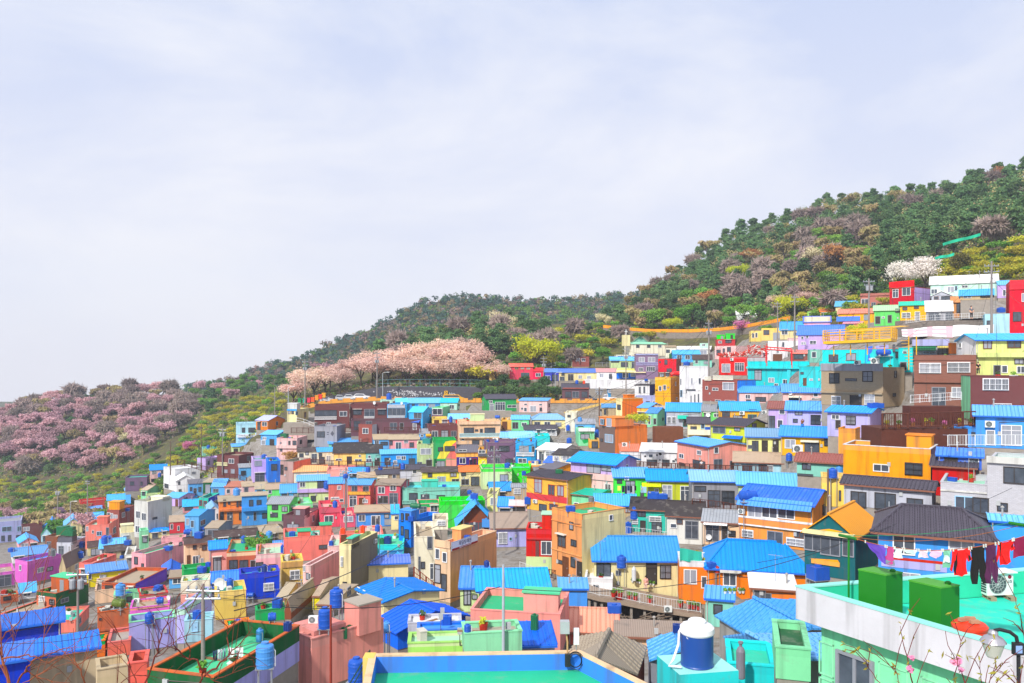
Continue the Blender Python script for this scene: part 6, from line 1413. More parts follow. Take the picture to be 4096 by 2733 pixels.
b=MB();b.tube([(.02,0,.21),(.12,.0,.23),(.3,-.02,.19),(.42,-.02,.10),(.46,-.02,-.1),(.47,-.02,-1.6),(.55,-.1,-3.5)],.035,8);b.build('arm',m_dark,lamp)
b=MB();b.box(.34,.52,-.1,.0,-.22,.0);b.build('control_box',m_dark,lamp)
b=MB();b.box(.36,.48,-.108,-.102,-.18,-.04);b.build('label_plate',flat('label_blue','88a8d8',.5),lamp)
# foreground: blue parapet roof, bottom centre
def blue_roof():
 fp=[(-5.3,29.7),(2.55,30.05),(5.9,24.9),(5.9,19),(-4.2,19)];r=thing('house','house with blue parapet and green roof at the bottom of the view','house',(0,25,-20),0,'houses of the hillside village')
 Q=[(x,y-25)for x,y in fp];zt,zd=20-10.86,20-11.46
 b=MB();b.prism(Q,'z',0,zd);b.build('wall',paint('paleblue'),r)
 cx=sum(p[0]for p in Q)/5;cy=sum(p[1]for p in Q)/5
 IN=[(-5.0,4.45),(2.42,4.78),(5.55,-.05),(5.55,-6),(-4.0,-6)]
 b=MB()
 b.face([(x,y,zd+.006)for x,y in IN][::-1]);b.build('roof_deck',deckm('greennear'),r)
 pr=MB();cp=MB()
 for i in range(5):
  if i==3:continue
  j=(i+1)%5;a,c,d,e=Q[i],Q[j],IN[j],IN[i]
  pr.face([(a[0],a[1],zd),(a[0],a[1],zt),(c[0],c[1],zt),(c[0],c[1],zd)]);pr.face([(e[0],e[1],zd),(d[0],d[1],zd),(d[0],d[1],zt),(e[0],e[1],zt)])
  cp.face([(a[0],a[1],zt+.05),(e[0],e[1],zt+.05),(d[0],d[1],zt+.05),(c[0],c[1],zt+.05)]);cp.face([(a[0],a[1],zt),(a[0],a[1],zt+.05),(c[0],c[1],zt+.05),(c[0],c[1],zt)]);cp.face([(e[0],e[1],zt),(d[0],d[1],zt),(d[0],d[1],zt+.05),(e[0],e[1],zt+.05)])
 p=pr.build('parapet',paint('blue'),r);cp.build('coping',paint('lpeach'),p)
 b=MB();b.box(-5.45,-5.05,4.2,4.75,zd-1,zt+.06);b.build('corner_pier',paint('amberl'),r)
blue_roof()
p=P(px('G',1515),675,27.2);b=MB();b.lathe([(.16,0),(.16,.1),(.17,.1),(.17,.55),(.0,.55)],14);o=b.build('vent_pipe',m_dark);o.location=(p.x,26.2,-11.452);tag(o,'black vent pipe on the green roof with blue parapet','vent pipe')
p=P(px('H',590),py('H',1190),29.9);mb_=thing('antenna_box','pale grey antenna panel on the blue parapet corner','antenna',(p.x,29.9,-10.8),0);b=MB();b.box(-.1,.1,-.06,.06,.25,.85);b.build('panel',m_whitemetal,mb_);b=MB();b.tube([(0,.07,0),(0,.07,.8)],.025,6);b.build('mast',m_steel,mb_)
p=P(px('H',485),py('H',1240),29.6);mb_=thing('wall_lamp','grey roof lamp on curved arm above the blue parapet','lamp',(p.x,29.7,-10.9),0);b=MB();b.box(-.17,.17,-.15,.12,.85,1.3);b.build('lamp_head',flat('lamp_grey','a8acb0',.5),mb_);b=MB();b.tube([(.1,0,-.3),(.1,0,.5),(.05,0,.9)],.035,6);b.build('arm',flat('lamp_arm_tan','c09868',.6),mb_);b=MB();b.box(.0,.2,-.2,-.05,-.35,.1);b.build('control_box',m_dark,mb_)
b=MB();rr9=random.Random(9)
for k in range(5):
 n=22;ra=.26+rr9.uniform(-.05,.05);b.tube([(math.cos(2*math.pi*i/n)*ra,-.02*k,math.sin(2*math.pi*i/n)*ra*1.1)for i in range(n+1)],.012,5)
o=b.build('cable_coil',m_dark);q=P(px('H',580),py('H',1310),29.6);o.location=(q.x,29.55,-11.0);tag(o,'coil of black cable hanging on the blue parapet','cable coil')
# foreground: turquoise block with the blue and white tank
def tank_block():
 A,B,C=Vector((5.6,30.9)),Vector((6.08,29.0)),Vector((8.33,29.4));e1,e2=A-B,C-B
 r=thing('house','turquoise block house carrying the large peeling tank','house',(B.x,B.y,-19),0,'houses of the hillside village');h=19-11.34
 q=[Vector((0,0)),e2,e1+e2,e1];b=MB();lo=[(p.x,p.y,0)for p in q];hi=[(p.x,p.y,h)for p in q]
 for i in range(4):
  j=(i+1)%4;b.face([lo[i],lo[j],hi[j],hi[i]])
 b.build('wall',paint('turq'),r);b=MB();b.face(hi);b.face([(x,y,z-.1)for x,y,z in hi][::-1]);b.build('roof_deck',flat('worn_turquoise','9ce0d8',.7,0,.9,.25),r)
 ck=B+e1*.42+e2*.47
 t=thing('water_tank','large dark blue water tank with peeling white top','water tank',(ck.x,ck.y,-11.34),0);R=.60
 m,tt_,bb=newmat('peeling_blue');g=N(tt_,'ShaderNodeTexCoord').outputs['Object']
 a=mixc(tt_,ramp(tt_,noise(tt_,g,1.7,4,.6),.66,.68),lin('1c4a98',.9),(.75,.76,.78,1));tt_.links.new(a,bb.inputs['Base Color']);bb.inputs['Roughness'].default_value=.4
 b=MB();b.lathe([(R,0),(R+.02,.04),(R,.08),(R,1.18)],40);b.build('shell',m,t)
 b=MB();b.lathe([(R+.005,1.18),(R+.04,1.24),(R+.03,1.42),(R-.06,1.50),(.36,1.56),(.33,1.58),(.33,1.66),(.28,1.70),(.0,1.71)],40);b.build('top',flat('white_enamel','ecebf2',.4,0,.95,.05),t)
 b=MB();b.tube([(-R-.02,-.05,1.36),(-R-.09,-.08,1.25),(-R-.12,-.12,.8),(-R-.35,-.3,.3),(-R-.55,-.45,.12),(-R-.1,-.5,.1)],.045,8);b.build('pipe',flat('white_enamel','ecebf2',.4,0,.95,.05),t)
 for k,a in enumerate((.8,2.6,4.4)):
  b=MB();b.lathe([(.07,1.46),(.07,1.53),(.0,1.55)],12,(math.cos(a)*.46,math.sin(a)*.46,0));b.build('boss',flat('white_enamel','ecebf2',.4,0,.95,.05),t)
tank_block()
# foreground: tan ribbed gable roof and the blue roofs right of it
def roof_house(label,pts,quads,ridge,wallc,roofc,zbase,gables=()):
 """pts: name -> world point of eaves and ridge ends; quads: roof slopes; walls drop from the eave polygon"""
 o=Vector(pts[quads[0][0]]);o=Vector((o.x,o.y,zbase));r=thing('house',label,'house',tuple(o),0,'houses of the hillside village');b=MB()
 for q in quads:
  roof_sheet(b,*[Vector(pts[n])-o for n in q],.1);ribs(b,*[Vector(pts[n])-o for n in q],.4,.05,.05)
 for a,c in ridge:b.tube([Vector(pts[a])-o+Vector((0,0,.05)),Vector(pts[c])-o+Vector((0,0,.05))],.12,6)
 b.build('roof',metal(roofc),r)
 w=MB();cen=sum((Vector(pts[n])for q in quads for n in q),Vector())/(4*len(quads))
 def inn(p):v=Vector(p)-o;c=cen-o;u=v+(c-v)*.07;return Vector((u.x,u.y,v.z-.11))
 for ch in gables:
  v=[inn(pts[n])for n in ch];base=[Vector((x.x,x.y,0))for x in(v[0],v[-1])];poly=[base[0]]+v+[base[1]]
  w.face(poly);w.face(poly[::-1])
 w.build('wall',paint(wallc),r)
def q_(t,x,y,D):return P(px(t,x),py(t,y),D)
def tan_roof():
 zr,ze=-12.6,-13.9
 def on(x,y,z):Y=py('H',y);D=z*FPX/(HY-Y);return P(px('H',x),Y,D)
 R1,R0=on(890,1080,zr),on(765,1330,zr);E1,E0=on(1240,1225,ze),on(1175,1560,ze-.1);L1,L0=on(610,1135,ze),on(505,1255,ze)
 d=(R0-R1);E0=E1+d*1.0;L0=L1+d*1.0
 pts=dict(R1=R1,R0=R0,E1=E1,E0=E0,L1=L1,L0=L0)
 roof_house('house with old tan ribbed gable roof behind the blue parapet',pts,[('E0','E1','R1','R0'),('L1','L0','R0','R1')],[('R0','R1')],'brickp','asb',-21,(('L0','R0','E0'),('E0','E1'),('E1','R1','L1')))
tan_roof()
def blue_right():
 def on(x,y,z):Y=py('H',y);D=z*FPX/(HY-Y);return P(px('H',x),Y,D)
 zr,ze=-13.7,-15.0
 A=on(2215,785,zr);B=on(2740,1060,zr+.1);C=on(1855,940,ze);Dd=on(2105,1105,ze);Dd2=C+(B-A)
 F_=A+Vector((6.5,3.5,-1.2));G_=B+Vector((6.5,3.5,-1.2))
 pts=dict(A=A,B=B,C=C,D=C+(B-A),F=F_,G=G_)
 roof_house('house with wide ribbed blue roof left of the mint foreground house',pts,[('C','D','B','A'),('G','F','A','B')],[('A','B')],'offwhite','blue',-22,(('C','D'),('D','B','G'),('F','A','C')))
 zr2,ze2=-12.9,-13.9
 A2=on(2150,1105,zr2);C2=on(1935,1130,ze2);L_=on(2345,1355,ze2)-C2;B2=A2+L_;D2=C2+L_
 pts=dict(A=A2,B=B2,C=C2,D=D2,F=A2+Vector((4.2,1.6,-.5)),G=B2+Vector((4.2,1.6,-.5)))
 roof_house('house with lower ribbed blue roof before the wide blue roof',pts,[('C','D','B','A'),('G','F','A','B')],[('A','B')],'offwhite','blue',-21,(('C','D'),('D','B','G'),('F','A','C')))
blue_right()
def blue_shed():
 def on(x,y,z):Y=py('H',y);D=z*FPX/(HY-Y);return P(px('H',x),Y,D)
 R0,R1,C0=on(1545,1262,-13.2),on(1500,1082,-13.2),on(1258,1350,-14.0);v=R1-R0;F0=Vector((2*R0.x-C0.x,C0.y+.5,C0.z))
 roof_house('blue gabled shed behind the near tank',dict(R0=R0,R1=R1,C0=C0,C1=C0+v,F0=F0,F1=F0+v),[('C1','C0','R0','R1'),('F0','F1','R1','R0')],[('R0','R1')],'lgrey','blue',-20,(('C0','R0','F0'),('C1','C0'),('F1','R1','C1')))
blue_shed()
def salmon_extras():
 h=next(q for q in HL if q.note.startswith('salmon pink'));r=h.root;iv=r.matrix_basis.inverted()if False else(Matrix.Translation((h.O.x,h.O.y,h.z0))@Matrix.Rotation(math.atan2(h.ex.y,h.ex.x),4,'Z')).inverted();zd=h.H-.55
 def loc(x,y,D):return iv@pt_(x,y,D)
 def pt_(x,y,D):return P(px('G',x),py('G',y),D)
 q=MB();a=h.W;q.box(a-2.6,a-.25,.3,2.6,zd+.013,h.H+.35);q.build('tank_plinth',paint('pinkm'),r)
 zw=h.z0+zd;Y=py('G',1115);w=iv@P(px('G',890),Y,zw*FPX/(HY-Y));x0,y0=max(.2,min(w.x-.8,a-1.9)),w.y
 q=MB();q.box(x0,x0+1.6,y0,y0+1.7,zd+.013,zd+1.9);so_=q.build('stair_room',paint('pinkm'),r);q=MB();q.box(x0-.08,x0+1.68,y0-.08,y0+1.78,zd+1.902,zd+2.0);q.build('stair_room_roof',deckm('conc'),so_)
salmon_extras()
# trees
NR=np.random.default_rng(3)
def foliage(name,c0,c1,c2=None,rnd=.35):
 k='fol_'+name
 if k in MATS:return MATS[k]
 m=bpy.data.materials.new(name);m.use_nodes=True;t=m.node_tree;t.nodes.clear()
 o=N(t,'ShaderNodeOutputMaterial');d=N(t,'ShaderNodeBsdfDiffuse');tr=N(t,'ShaderNodeBsdfTranslucent');mx=N(t,'ShaderNodeMixShader');mx.inputs[0].default_value=.3
 oc=N(t,'ShaderNodeTexCoord').outputs['Object'];oi=N(t,'ShaderNodeObjectInfo')
 a=mixc(t,ramp(t,noise(t,oc,.9,4,.7),.38,.62),c0,c1)
 if c2:a=mixc(t,ramp(t,noise(t,oc,1.7,3,.7),.58,.66),a,c2)
 hv=N(t,'ShaderNodeHueSaturation');mr=N(t,'ShaderNodeMapRange');mr.inputs[3].default_value=1-rnd;mr.inputs[4].default_value=1+rnd
 t.links.new(oi.outputs['Random'],mr.inputs[0]);t.links.new(mr.outputs[0],hv.inputs['Value'])
 mr2=N(t,'ShaderNodeMapRange');mr2.inputs[3].default_value=.485;mr2.inputs[4].default_value=.515
 mm=N(t,'ShaderNodeMath');mm.operation='FRACT';m3=N(t,'ShaderNodeMath');m3.operation='MULTIPLY';m3.inputs[1].default_value=7.31
 t.links.new(oi.outputs['Random'],m3.inputs[0]);t.links.new(m3.outputs[0],mm.inputs[0]);t.links.new(mm.outputs[0],mr2.inputs[0]);t.links.new(mr2.outputs[0],hv.inputs['Hue'])
 t.links.new(a,hv.inputs['Color'])
 for x in(d,tr):t.links.new(hv.outputs[0],x.inputs[0])
 t.links.new(d.outputs[0],mx.inputs[1]);t.links.new(tr.outputs[0],mx.inputs[2]);t.links.new(mx.outputs[0],o.inputs[0])
 MATS[k]=m;return m
def leaf_arrays(clumps,size,asp=1.6,up=.5,rng=NR):
 """clumps: rows of (cx,cy,cz,rx,ry,rz,n) -> vertex array of leaf quads"""
 V=[]
 for c in clumps:
  n=int(c[6])
  if n<1:continue
  d=rng.normal(size=(n,3));d/=np.linalg.norm(d,axis=1)[:,None]+1e-9
  rad=rng.random(n)**.42
  p=np.array(c[:3])+d*rad[:,None]*np.array(c[3:6])
  nm=d+rng.normal(size=(n,3))*.7;nm[:,2]+=up;nm/=np.linalg.norm(nm,axis=1)[:,None]+1e-9
  a=np.cross(nm,rng.normal(size=(n,3)));a/=np.linalg.norm(a,axis=1)[:,None]+1e-9;b=np.cross(nm,a)
  s=size*(.6+.8*rng.random(n))[:,None]
  a,b=a*s*asp*.5,b*s*.5
  V.append(np.stack([p-a,p-b*.9,p+a,p+b*.9],1))
 return np.concatenate(V).reshape(-1,3)if V else np.zeros((0,3))
def mesh_quads(name,V,mats,mi=None):
 V=np.asarray(V,dtype=np.float32);n=len(V)//4;me=bpy.data.meshes.new(name)
 me.vertices.add(len(V));me.vertices.foreach_set('co',V.ravel());me.loops.add(len(V));me.loops.foreach_set('vertex_index',np.arange(len(V),dtype=np.int32))
 me.polygons.add(n);me.polygons.foreach_set('loop_start',np.arange(0,4*n,4,dtype=np.int32));me.polygons.foreach_set('loop_total',np.full(n,4,dtype=np.int32))
 for m in(mats if isinstance(mats,(list,tuple))else[mats]):me.materials.append(m)
 if mi is not None:me.polygons.foreach_set('material_index',np.asarray(mi,dtype=np.int32))
 me.update(calc_edges=True);return me
m_bark=flat('bark_dark','4a3c36',.95,0,.9,.3);m_barkl=flat('bark_grey','7a6a64',.95,0,.9,.3)
def limbs(h,spread,n,r0,rng,zsplit=.35,droop=0):
 b=MB();t=Vector((0,0,-1.0));top=Vector((rng.uniform(-.2,.2),rng.uniform(-.2,.2),h*zsplit));b.tube([t,top*.5,top],[r0,r0*.8,r0*.62],7);ends=[]
 for i in range(n):
  a=2*math.pi*(i+rng.uniform(-.3,.3))/n;e=Vector((math.cos(a)*spread*rng.uniform(.6,1),math.sin(a)*spread*rng.uniform(.6,1),h*rng.uniform(.62,.95)))
  m=top.lerp(e,.5)+Vector((0,0,h*.08));b.tube([top-Vector((0,0,.1)),m,e],[r0*.5,r0*.3,r0*.1],5);ends.append((m,e))
  for k in range(2):
   f=m.lerp(e,rng.uniform(.2,.8));g=f+Vector((rng.uniform(-1,1),rng.uniform(-1,1),rng.uniform(.2,1)))*spread*.38;b.tube([f,g],[r0*.2,r0*.06],4);ends.append((f,g))
 return b,ends
KIND={}
def proto(kind,name,cat,h,w,seed,mat,n,leaf,asp=1.6,shape='round',bark=None,nclump=26):
 rg=random.Random(seed);rng=np.random.default_rng(seed);cl=[];R=w/2
 if shape=='pine':
  b=MB();lean=Vector((rg.uniform(-.5,.5),rg.uniform(-.4,.4),h*.92));pts=[Vector((0,0,-1.2)),lean*.35+Vector((rg.uniform(-.25,.25),0,0)),lean*.7,lean];b.tube(pts,[.2,.17,.11,.04],6)
  for i in range(nclump):
   t=rg.uniform(.34,1.0);a=rg.uniform(0,6.28);rr=R*(1.0-.62*((t-.34)/.66)**1.6)*rg.uniform(.15,1);c=lean*t+Vector((math.cos(a)*rr,math.sin(a)*rr,rg.uniform(-.1,.4)))
   s=rg.uniform(.7,1.5);cl.append((c.x,c.y,c.z,s,s,s*.55,n/nclump));b.tube([lean*(t*.96),c],[.05,.02],4)
 else:
  spl=dict(round=.32,wide=.28,dense=.2,twig=.25,shrub=.1)[shape]
  b,ends=limbs(h*.95,R*.85,6 if shape!='wide' else 8,.035*h if shape!='shrub' else.04,rg,spl)
  for i in range(nclump):
   if i<len(ends)and shape!='dense':c=ends[i][1]
   else:
    th,ph_=rg.uniform(0,6.28),rg.uniform(-.35,1.0);q=rg.uniform(.45,1);c=Vector((math.cos(th)*R*.8*math.sqrt(max(0,1-ph_**2*.8))*q,math.sin(th)*R*.8*math.sqrt(max(0,1-ph_**2*.8))*q,h*(.58+.34*ph_)))
   s=rg.uniform(.16,.30)*w
   if shape in('wide',):s*=.85
   cl.append((c.x,c.y,c.z,s,s,s*.62,n/nclump))
 V=leaf_arrays(cl,leaf,asp,.5,rng)
 V=V[np.repeat(V.reshape(-1,4,3)[:,:,2].mean(1)>.1,4)]
 crown=mesh_quads(name+'_crown',V,mat);trunk=b.mesh(name+'_trunk',bark or m_bark,uv=False)
 KIND.setdefault(kind,[]).append((name,cat,trunk,crown))
G_=lambda*c:tuple(c)+(1,)
F_pine=foliage('pine_needles',G_(.085,.17,.08),G_(.15,.26,.09),G_(.28,.33,.09))
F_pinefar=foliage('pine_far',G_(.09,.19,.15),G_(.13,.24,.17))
F_cherry=foliage('cherry_blossom',G_(.82,.53,.44),G_(.85,.66,.56),G_(.58,.39,.22),.16)
F_cherry2=foliage('cherry_blossom_mauve',G_(.66,.39,.43),G_(.50,.31,.33),G_(.78,.53,.55),.22)
F_white=foliage('white_blossom',G_(.82,.78,.74),G_(.80,.74,.66),None,.06)
F_cream=foliage('cream_blossom',G_(.72,.66,.42),G_(.66,.58,.34),None,.1)
F_twig=foliage('bare_twigs',G_(.31,.24,.22),G_(.39,.30,.27),G_(.30,.29,.14),.3)
F_twig2=foliage('budding_twigs',G_(.44,.38,.14),G_(.40,.27,.18),G_(.40,.44,.12),.25)
F_lime=foliage('lime_leaves',G_(.48,.56,.02),G_(.60,.62,.04),G_(.30,.42,.03),.15)
F_green=foliage('spring_leaves',G_(.14,.30,.05),G_(.22,.40,.06),G_(.09,.2,.04),.3)
F_dgreen=foliage('dark_leaves',G_(.08,.15,.06),G_(.12,.20,.07),None,.3)
F_orange=foliage('copper_leaves',G_(.50,.24,.08),G_(.62,.32,.12),G_(.36,.16,.09),.15)
F_red=foliage('russet_leaves',G_(.42,.14,.07),G_(.50,.22,.10),None,.12)
F_mag=foliage('magenta_blossom',G_(.72,.20,.46),G_(.62,.24,.42),None,.1)
F_yel=foliage('yellow_shrub',G_(.62,.54,.05),G_(.42,.44,.05),G_(.30,.40,.05),.25)
for s in range(4):proto('pine','pine_tree','pine tree',8.2,6.2,20+s,F_pine,2600,.44,1.9,'pine',None,46)
for s in range(3):proto('bare','bare_tree','bare tree',7.5,6.5,40+s,F_twig,900,.75,6.5,'round',m_barkl)
for s in range(2):proto('bud','budding_tree','budding tree',7.5,6.5,50+s,F_twig2,1000,.55,3.5,'round',m_barkl)
for s in range(3):proto('cherry','cherry_tree','cherry tree',8.5,10,60+s,F_cherry,3000,.28,1.4,'wide',None,30)
for s in range(3):proto('mauve','cherry_tree','cherry tree',7.5,8.5,70+s,F_cherry2,1700,.48,1.6,'wide',None,30)
for s in range(2):proto('green','leafy_tree','leafy tree',6.5,6.5,80+s,F_green,1500,.42,1.4,'round')
for s in range(2):proto('dark','evergreen_tree','evergreen tree',6.0,6.0,85+s,F_dgreen,1500,.42,1.4,'dense')
proto('lime','lime_green_tree','leafy tree',9,13,90,F_lime,3600,.42,1.4,'wide',None,36)
proto('white','magnolia_tree','blossom tree',5,6.2,91,F_white,3600,.22,1.2,'dense',None,40)
proto('cream','blossom_tree','blossom tree',6.5,7.5,92,F_cream,1500,.36,1.3,'round')
proto('orange','copper_tree','copper tree',7,8,93,F_orange,1700,.40,1.6,'round')
proto('red','russet_tree','russet tree',6,10,94,F_red,1800,.40,1.6,'wide')
proto('magenta','blossom_tree','blossom tree',4,5,95,F_mag,1400,.24,1.3,'round')
proto('yellow','yellow_shrub','shrub',2.6,4.2,96,F_yel,900,.26,1.4,'shrub',None,20)
proto('yellow','yellow_shrub','shrub',2.2,3.6,97,F_yel,800,.26,1.4,'shrub',None,18)
proto('bush','green_shrub','shrub',2.4,3.8,98,F_green,900,.28,1.4,'shrub',None,18)
proto('dome','evergreen_tree','evergreen tree',5.5,5.5,99,foliage('dome_leaves',G_(.13,.12,.04),G_(.18,.17,.05),None,.1),2200,.3,1.4,'dense',None,40)
COUNT={}
def tree(kind,x,y,scale,label,group=None,D=None,far=False,rg=RN):
 D=D or(far_depth(x,y)if far else depth(x,y));p=P(x,y,D);name,cat,tr,cr=rg.choice(KIND[kind])
 r=thing(name,label,cat,(p.x,p.y,p.z-.6),rg.uniform(0,6.28),group);s=scale*rg.uniform(.86,1.16)if group else scale
 r.scale=(s,s,s*(rg.uniform(.88,1.12)if group else 1))
 link('trunk',tr,r);link('crown',cr,r);COUNT[kind]=COUNT.get(kind,0)+1;return r
def inside(poly,x,y):
 c=False;n=len(poly)
 for i in range(n):
  (x0,y0),(x1,y1)=poly[i],poly[i-1]
  if(y0>y)!=(y1>y)and x<(x1-x0)*(y-y0)/(y1-y0)+x0:c=not c
 return c
def scatter(poly,spacing,pick,seed,far=False,tries=6000,maxn=400):
 rg=random.Random(seed);xs=[p[0]for p in poly];ys=[p[1]for p in poly];got=[]
 for _ in range(tries):
  x,y=rg.uniform(min(xs),max(xs)),rg.uniform(min(ys),max(ys))
  if not inside(poly,x,y):continue
  D=far_depth(x,y)if far else depth(x,y);s=spacing*FPX/D
  if any(abs(x-a)<s and((x-a)/s)**2+((y-b)/(s*.48))**2<1 for a,b in got):continue
  got.append((x,y))
  if len(got)>=maxn:break
 for x,y in sorted(got,key=lambda q:q[1]):
  k=pick(x,y,rg)
  if k:tree(k[0],x,y,k[1],k[2],k[3],None,far,rg)
RIGHT=[(655,292),(700,259),(745,233),(800,218),(830,206),(870,203),(925,199),(960,190),(990,180),(1024,176),(1070,172),(1070,240),(1020,240),(960,252),(925,272),(880,298),(840,312),(800,320),(750,325),(700,329),(655,331),(612,331),(602,322),(640,302)]
def ridge_y(x):return float(np.interp(x,[602,655,745,830,925,990,1070],[320,292,233,206,199,180,172]))
LP=('dark green pine in the wood on the right hillside','pines on the right hillside')
LB_=('bare purplish brown tree on the wooded right hillside','bare trees on the right hillside')
LU=('budding olive brown tree on the right hillside','budding trees on the right hillside')
LG_=('fresh green leafy tree on the right hillside','leafy trees on the right hillside')
LD=('dark evergreen tree low on the right hillside','evergreens on the right hillside')
def pick_right(x,y,rg):
 u=rg.random();up=y-ridge_y(x)
 if x>880:return('pine',.95,*LP)if(u<.86 or y>235 and u<.8)else(('bare',.9,*LB_)if u<.95 else('bud',.9,*LU))
 if up<26:return('pine',.85,*LP)if u<.72 else(('bud',.85,*LU)if u<.88 else('bare',.8,*LB_))
 if x<720:
  if y>306:return('green',1.0,*LG_)if u<.4 else(('dark',1.0,*LD)if u<.8 else('bud',.8,*LU))
  return('pine',.9,*LP)if u<.8 else('bare',.8,*LB_)
 if u<.26:return('pine',.85,*LP)
 if u<.44:return('bare',.9,*LB_)
 if u<.68:return('bud',.85,*LU)
 if u<.72:return('dark',.8,*LD)
 return('green',.8,*LG_)
scatter(RIGHT,4.4,pick_right,101,maxn=470)
MID=[(366,362),(395,352),(425,340),(455,331),(480,327),(512,329),(536,334),(552,342),(548,350),(505,356),(470,356),(430,362),(395,366)]
scatter(MID,4.6,lambda x,y,rg:('pine',.92,'dark green pine on the knoll above the cherry trees','pines on the knoll')if rg.random()<.84 else('bare',.9,'bare brown tree among pines above the cherry trees','bare trees on the knoll'),102,maxn=110)
CH=[(288,407),(297,396),(325,388),(365,380),(400,374),(430,366),(462,366),(480,378),(480,384),(440,385.5),(400,385.5),(368,387),(340,394),(318,400),(300,407)]
scatter(CH,4.3,lambda x,y,rg:('cherry',1.12,'pale pink cherry tree in full blossom along the upper road','cherry trees along the upper road'),103,maxn=60)
SAD=[(192,394),(225,386),(262,382),(300,386),(322,380),(330,386),(300,394),(262,396),(232,402),(205,416)]
scatter(SAD,4.6,lambda x,y,rg:(lambda u:('pine',.8,'dark pine on the saddle right of the left hill','pines on the saddle')if u<.35 else(('mauve',.9,'pale mauve cherry tree on the saddle right of left hill','cherries on the saddle')if u<.6 else('green',.8,'green tree on the saddle right of the left hill','green trees on the saddle')))(rg.random()),111,maxn=90)
LEFT=[(-30,420),(0,414),(30,406),(70,398),(110,394),(150,393),(188,399),(202,412),(190,426),(170,438),(150,450),(130,463),(100,471),(50,475),(-30,478)]
LM=('mauve pink cherry tree on the left hill','cherry trees on the left hill')
scatter(LEFT,5.6,lambda x,y,rg:(lambda u:('mauve',1.0,*LM)if u<(.66 if y>425 else.34)else(('bare',1.0,'bare purplish tree on the left hill','bare trees on the left hill')if u<.80 else(('bud',.95,'budding tan tree on the left hill','budding trees on the left hill')if u<.93 else('dark',.9,'dark evergreen tree on the left hill','evergreens on the left hill'))))(rg.random()),104,maxn=300)
GB=('green shrub in the terraced gardens beyond the village','green shrubs in the gardens');YB=('yellow flowering shrub in the terraced gardens beyond village','yellow shrubs in the gardens')
GARD=[(172,452),(205,418),(232,402),(280,398),(285,410),(262,424),(235,440),(205,462),(160,492),(112,506),(125,494),(165,474)]
scatter(GARD,3.2,lambda x,y,rg:('yellow',1.0,*YB)if rg.random()<.55 else('bush',1.0,*GB),105,maxn=120)
GAR2=[(-30,482),(50,480),(100,476),(135,468),(160,455),(165,474),(125,494),(112,506),(60,504),(-30,508)]
scatter(GAR2,3.4,lambda x,y,rg:('yellow',.9,'yellow shrub on the terraces below the left hill','yellow shrubs below the left hill')if rg.random()<.4 else('bush',1.0,'green shrub on the terraces below the left hill','green shrubs below the left hill'),112,maxn=90)
LOWL=[(-30,512),(40,512),(90,506),(118,512),(100,528),(60,540),(0,538),(-30,535)]
scatter(LOWL,4.0,lambda x,y,rg:(lambda u:('green',.8,'fresh green tree at the foot of the left hill','trees at the foot of the left hill')if u<.5 else(('bud',.8,'budding tree at the foot of the left hill','budding trees at the foot of left hill')if u<.8 else('mauve',.7,'pink cherry tree at the foot of the left hill','cherries at the foot of left hill')))(rg.random()),106,maxn=40)
MG=[(480,372),(520,376),(560,372),(600,352),(640,338),(690,335),(640,326),(600,326),(560,328),(545,345),(510,360)]
scatter(MG,4.2,lambda x,y,rg:(lambda u:('bush',1.2,'green shrub on the slope above the rose red house','shrubs above the rose red house')if u<.4 else(('yellow',1.2,'yellow shrub on the slope left of the church','yellow shrubs left of church')if u<.65 else(('dark',.7,'dark evergreen on the slope left of the church','evergreens left of church')if u<.85 else('bare',.7,'bare tree on the slope left of the church','bare trees left of church'))))(rg.random()),107,maxn=110)
UR=[(925,276),(960,256),(1020,244),(1070,242),(1070,268),(1024,276),(990,277),(960,282),(935,284)]
scatter(UR,2.8,lambda x,y,rg:('yellow',1.0,'yellow green shrub in the garden above white long house','shrubs in the garden above long mint house')if rg.random()<.7 else('bush',.9,'green shrub in the garden above the long mint house','green shrubs above long mint house'),108,maxn=110)
SL=[(760,332),(800,326),(860,312),(900,298),(920,288),(900,282),(860,298),(820,314),(770,324)]
scatter(SL,3.0,lambda x,y,rg:('yellow',.9,'yellow shrub at the forest edge above the top houses','shrubs at the forest edge')if rg.random()<.5 else('bush',1.0,'green shrub at the forest edge above the top houses','green shrubs at the forest edge'),109,maxn=80)
RDB=[(470,399),(510,399),(545,399),(560,397),(545,388),(515,386),(490,386)]
scatter(RDB,3.0,lambda x,y,rg:('dark',.65,'dark bush behind the upper road below the rose red house','dark bushes behind the upper road')if rg.random()<.6 else('bush',.9,'green shrub behind the upper road','green shrubs behind the upper road'),110,maxn=50)
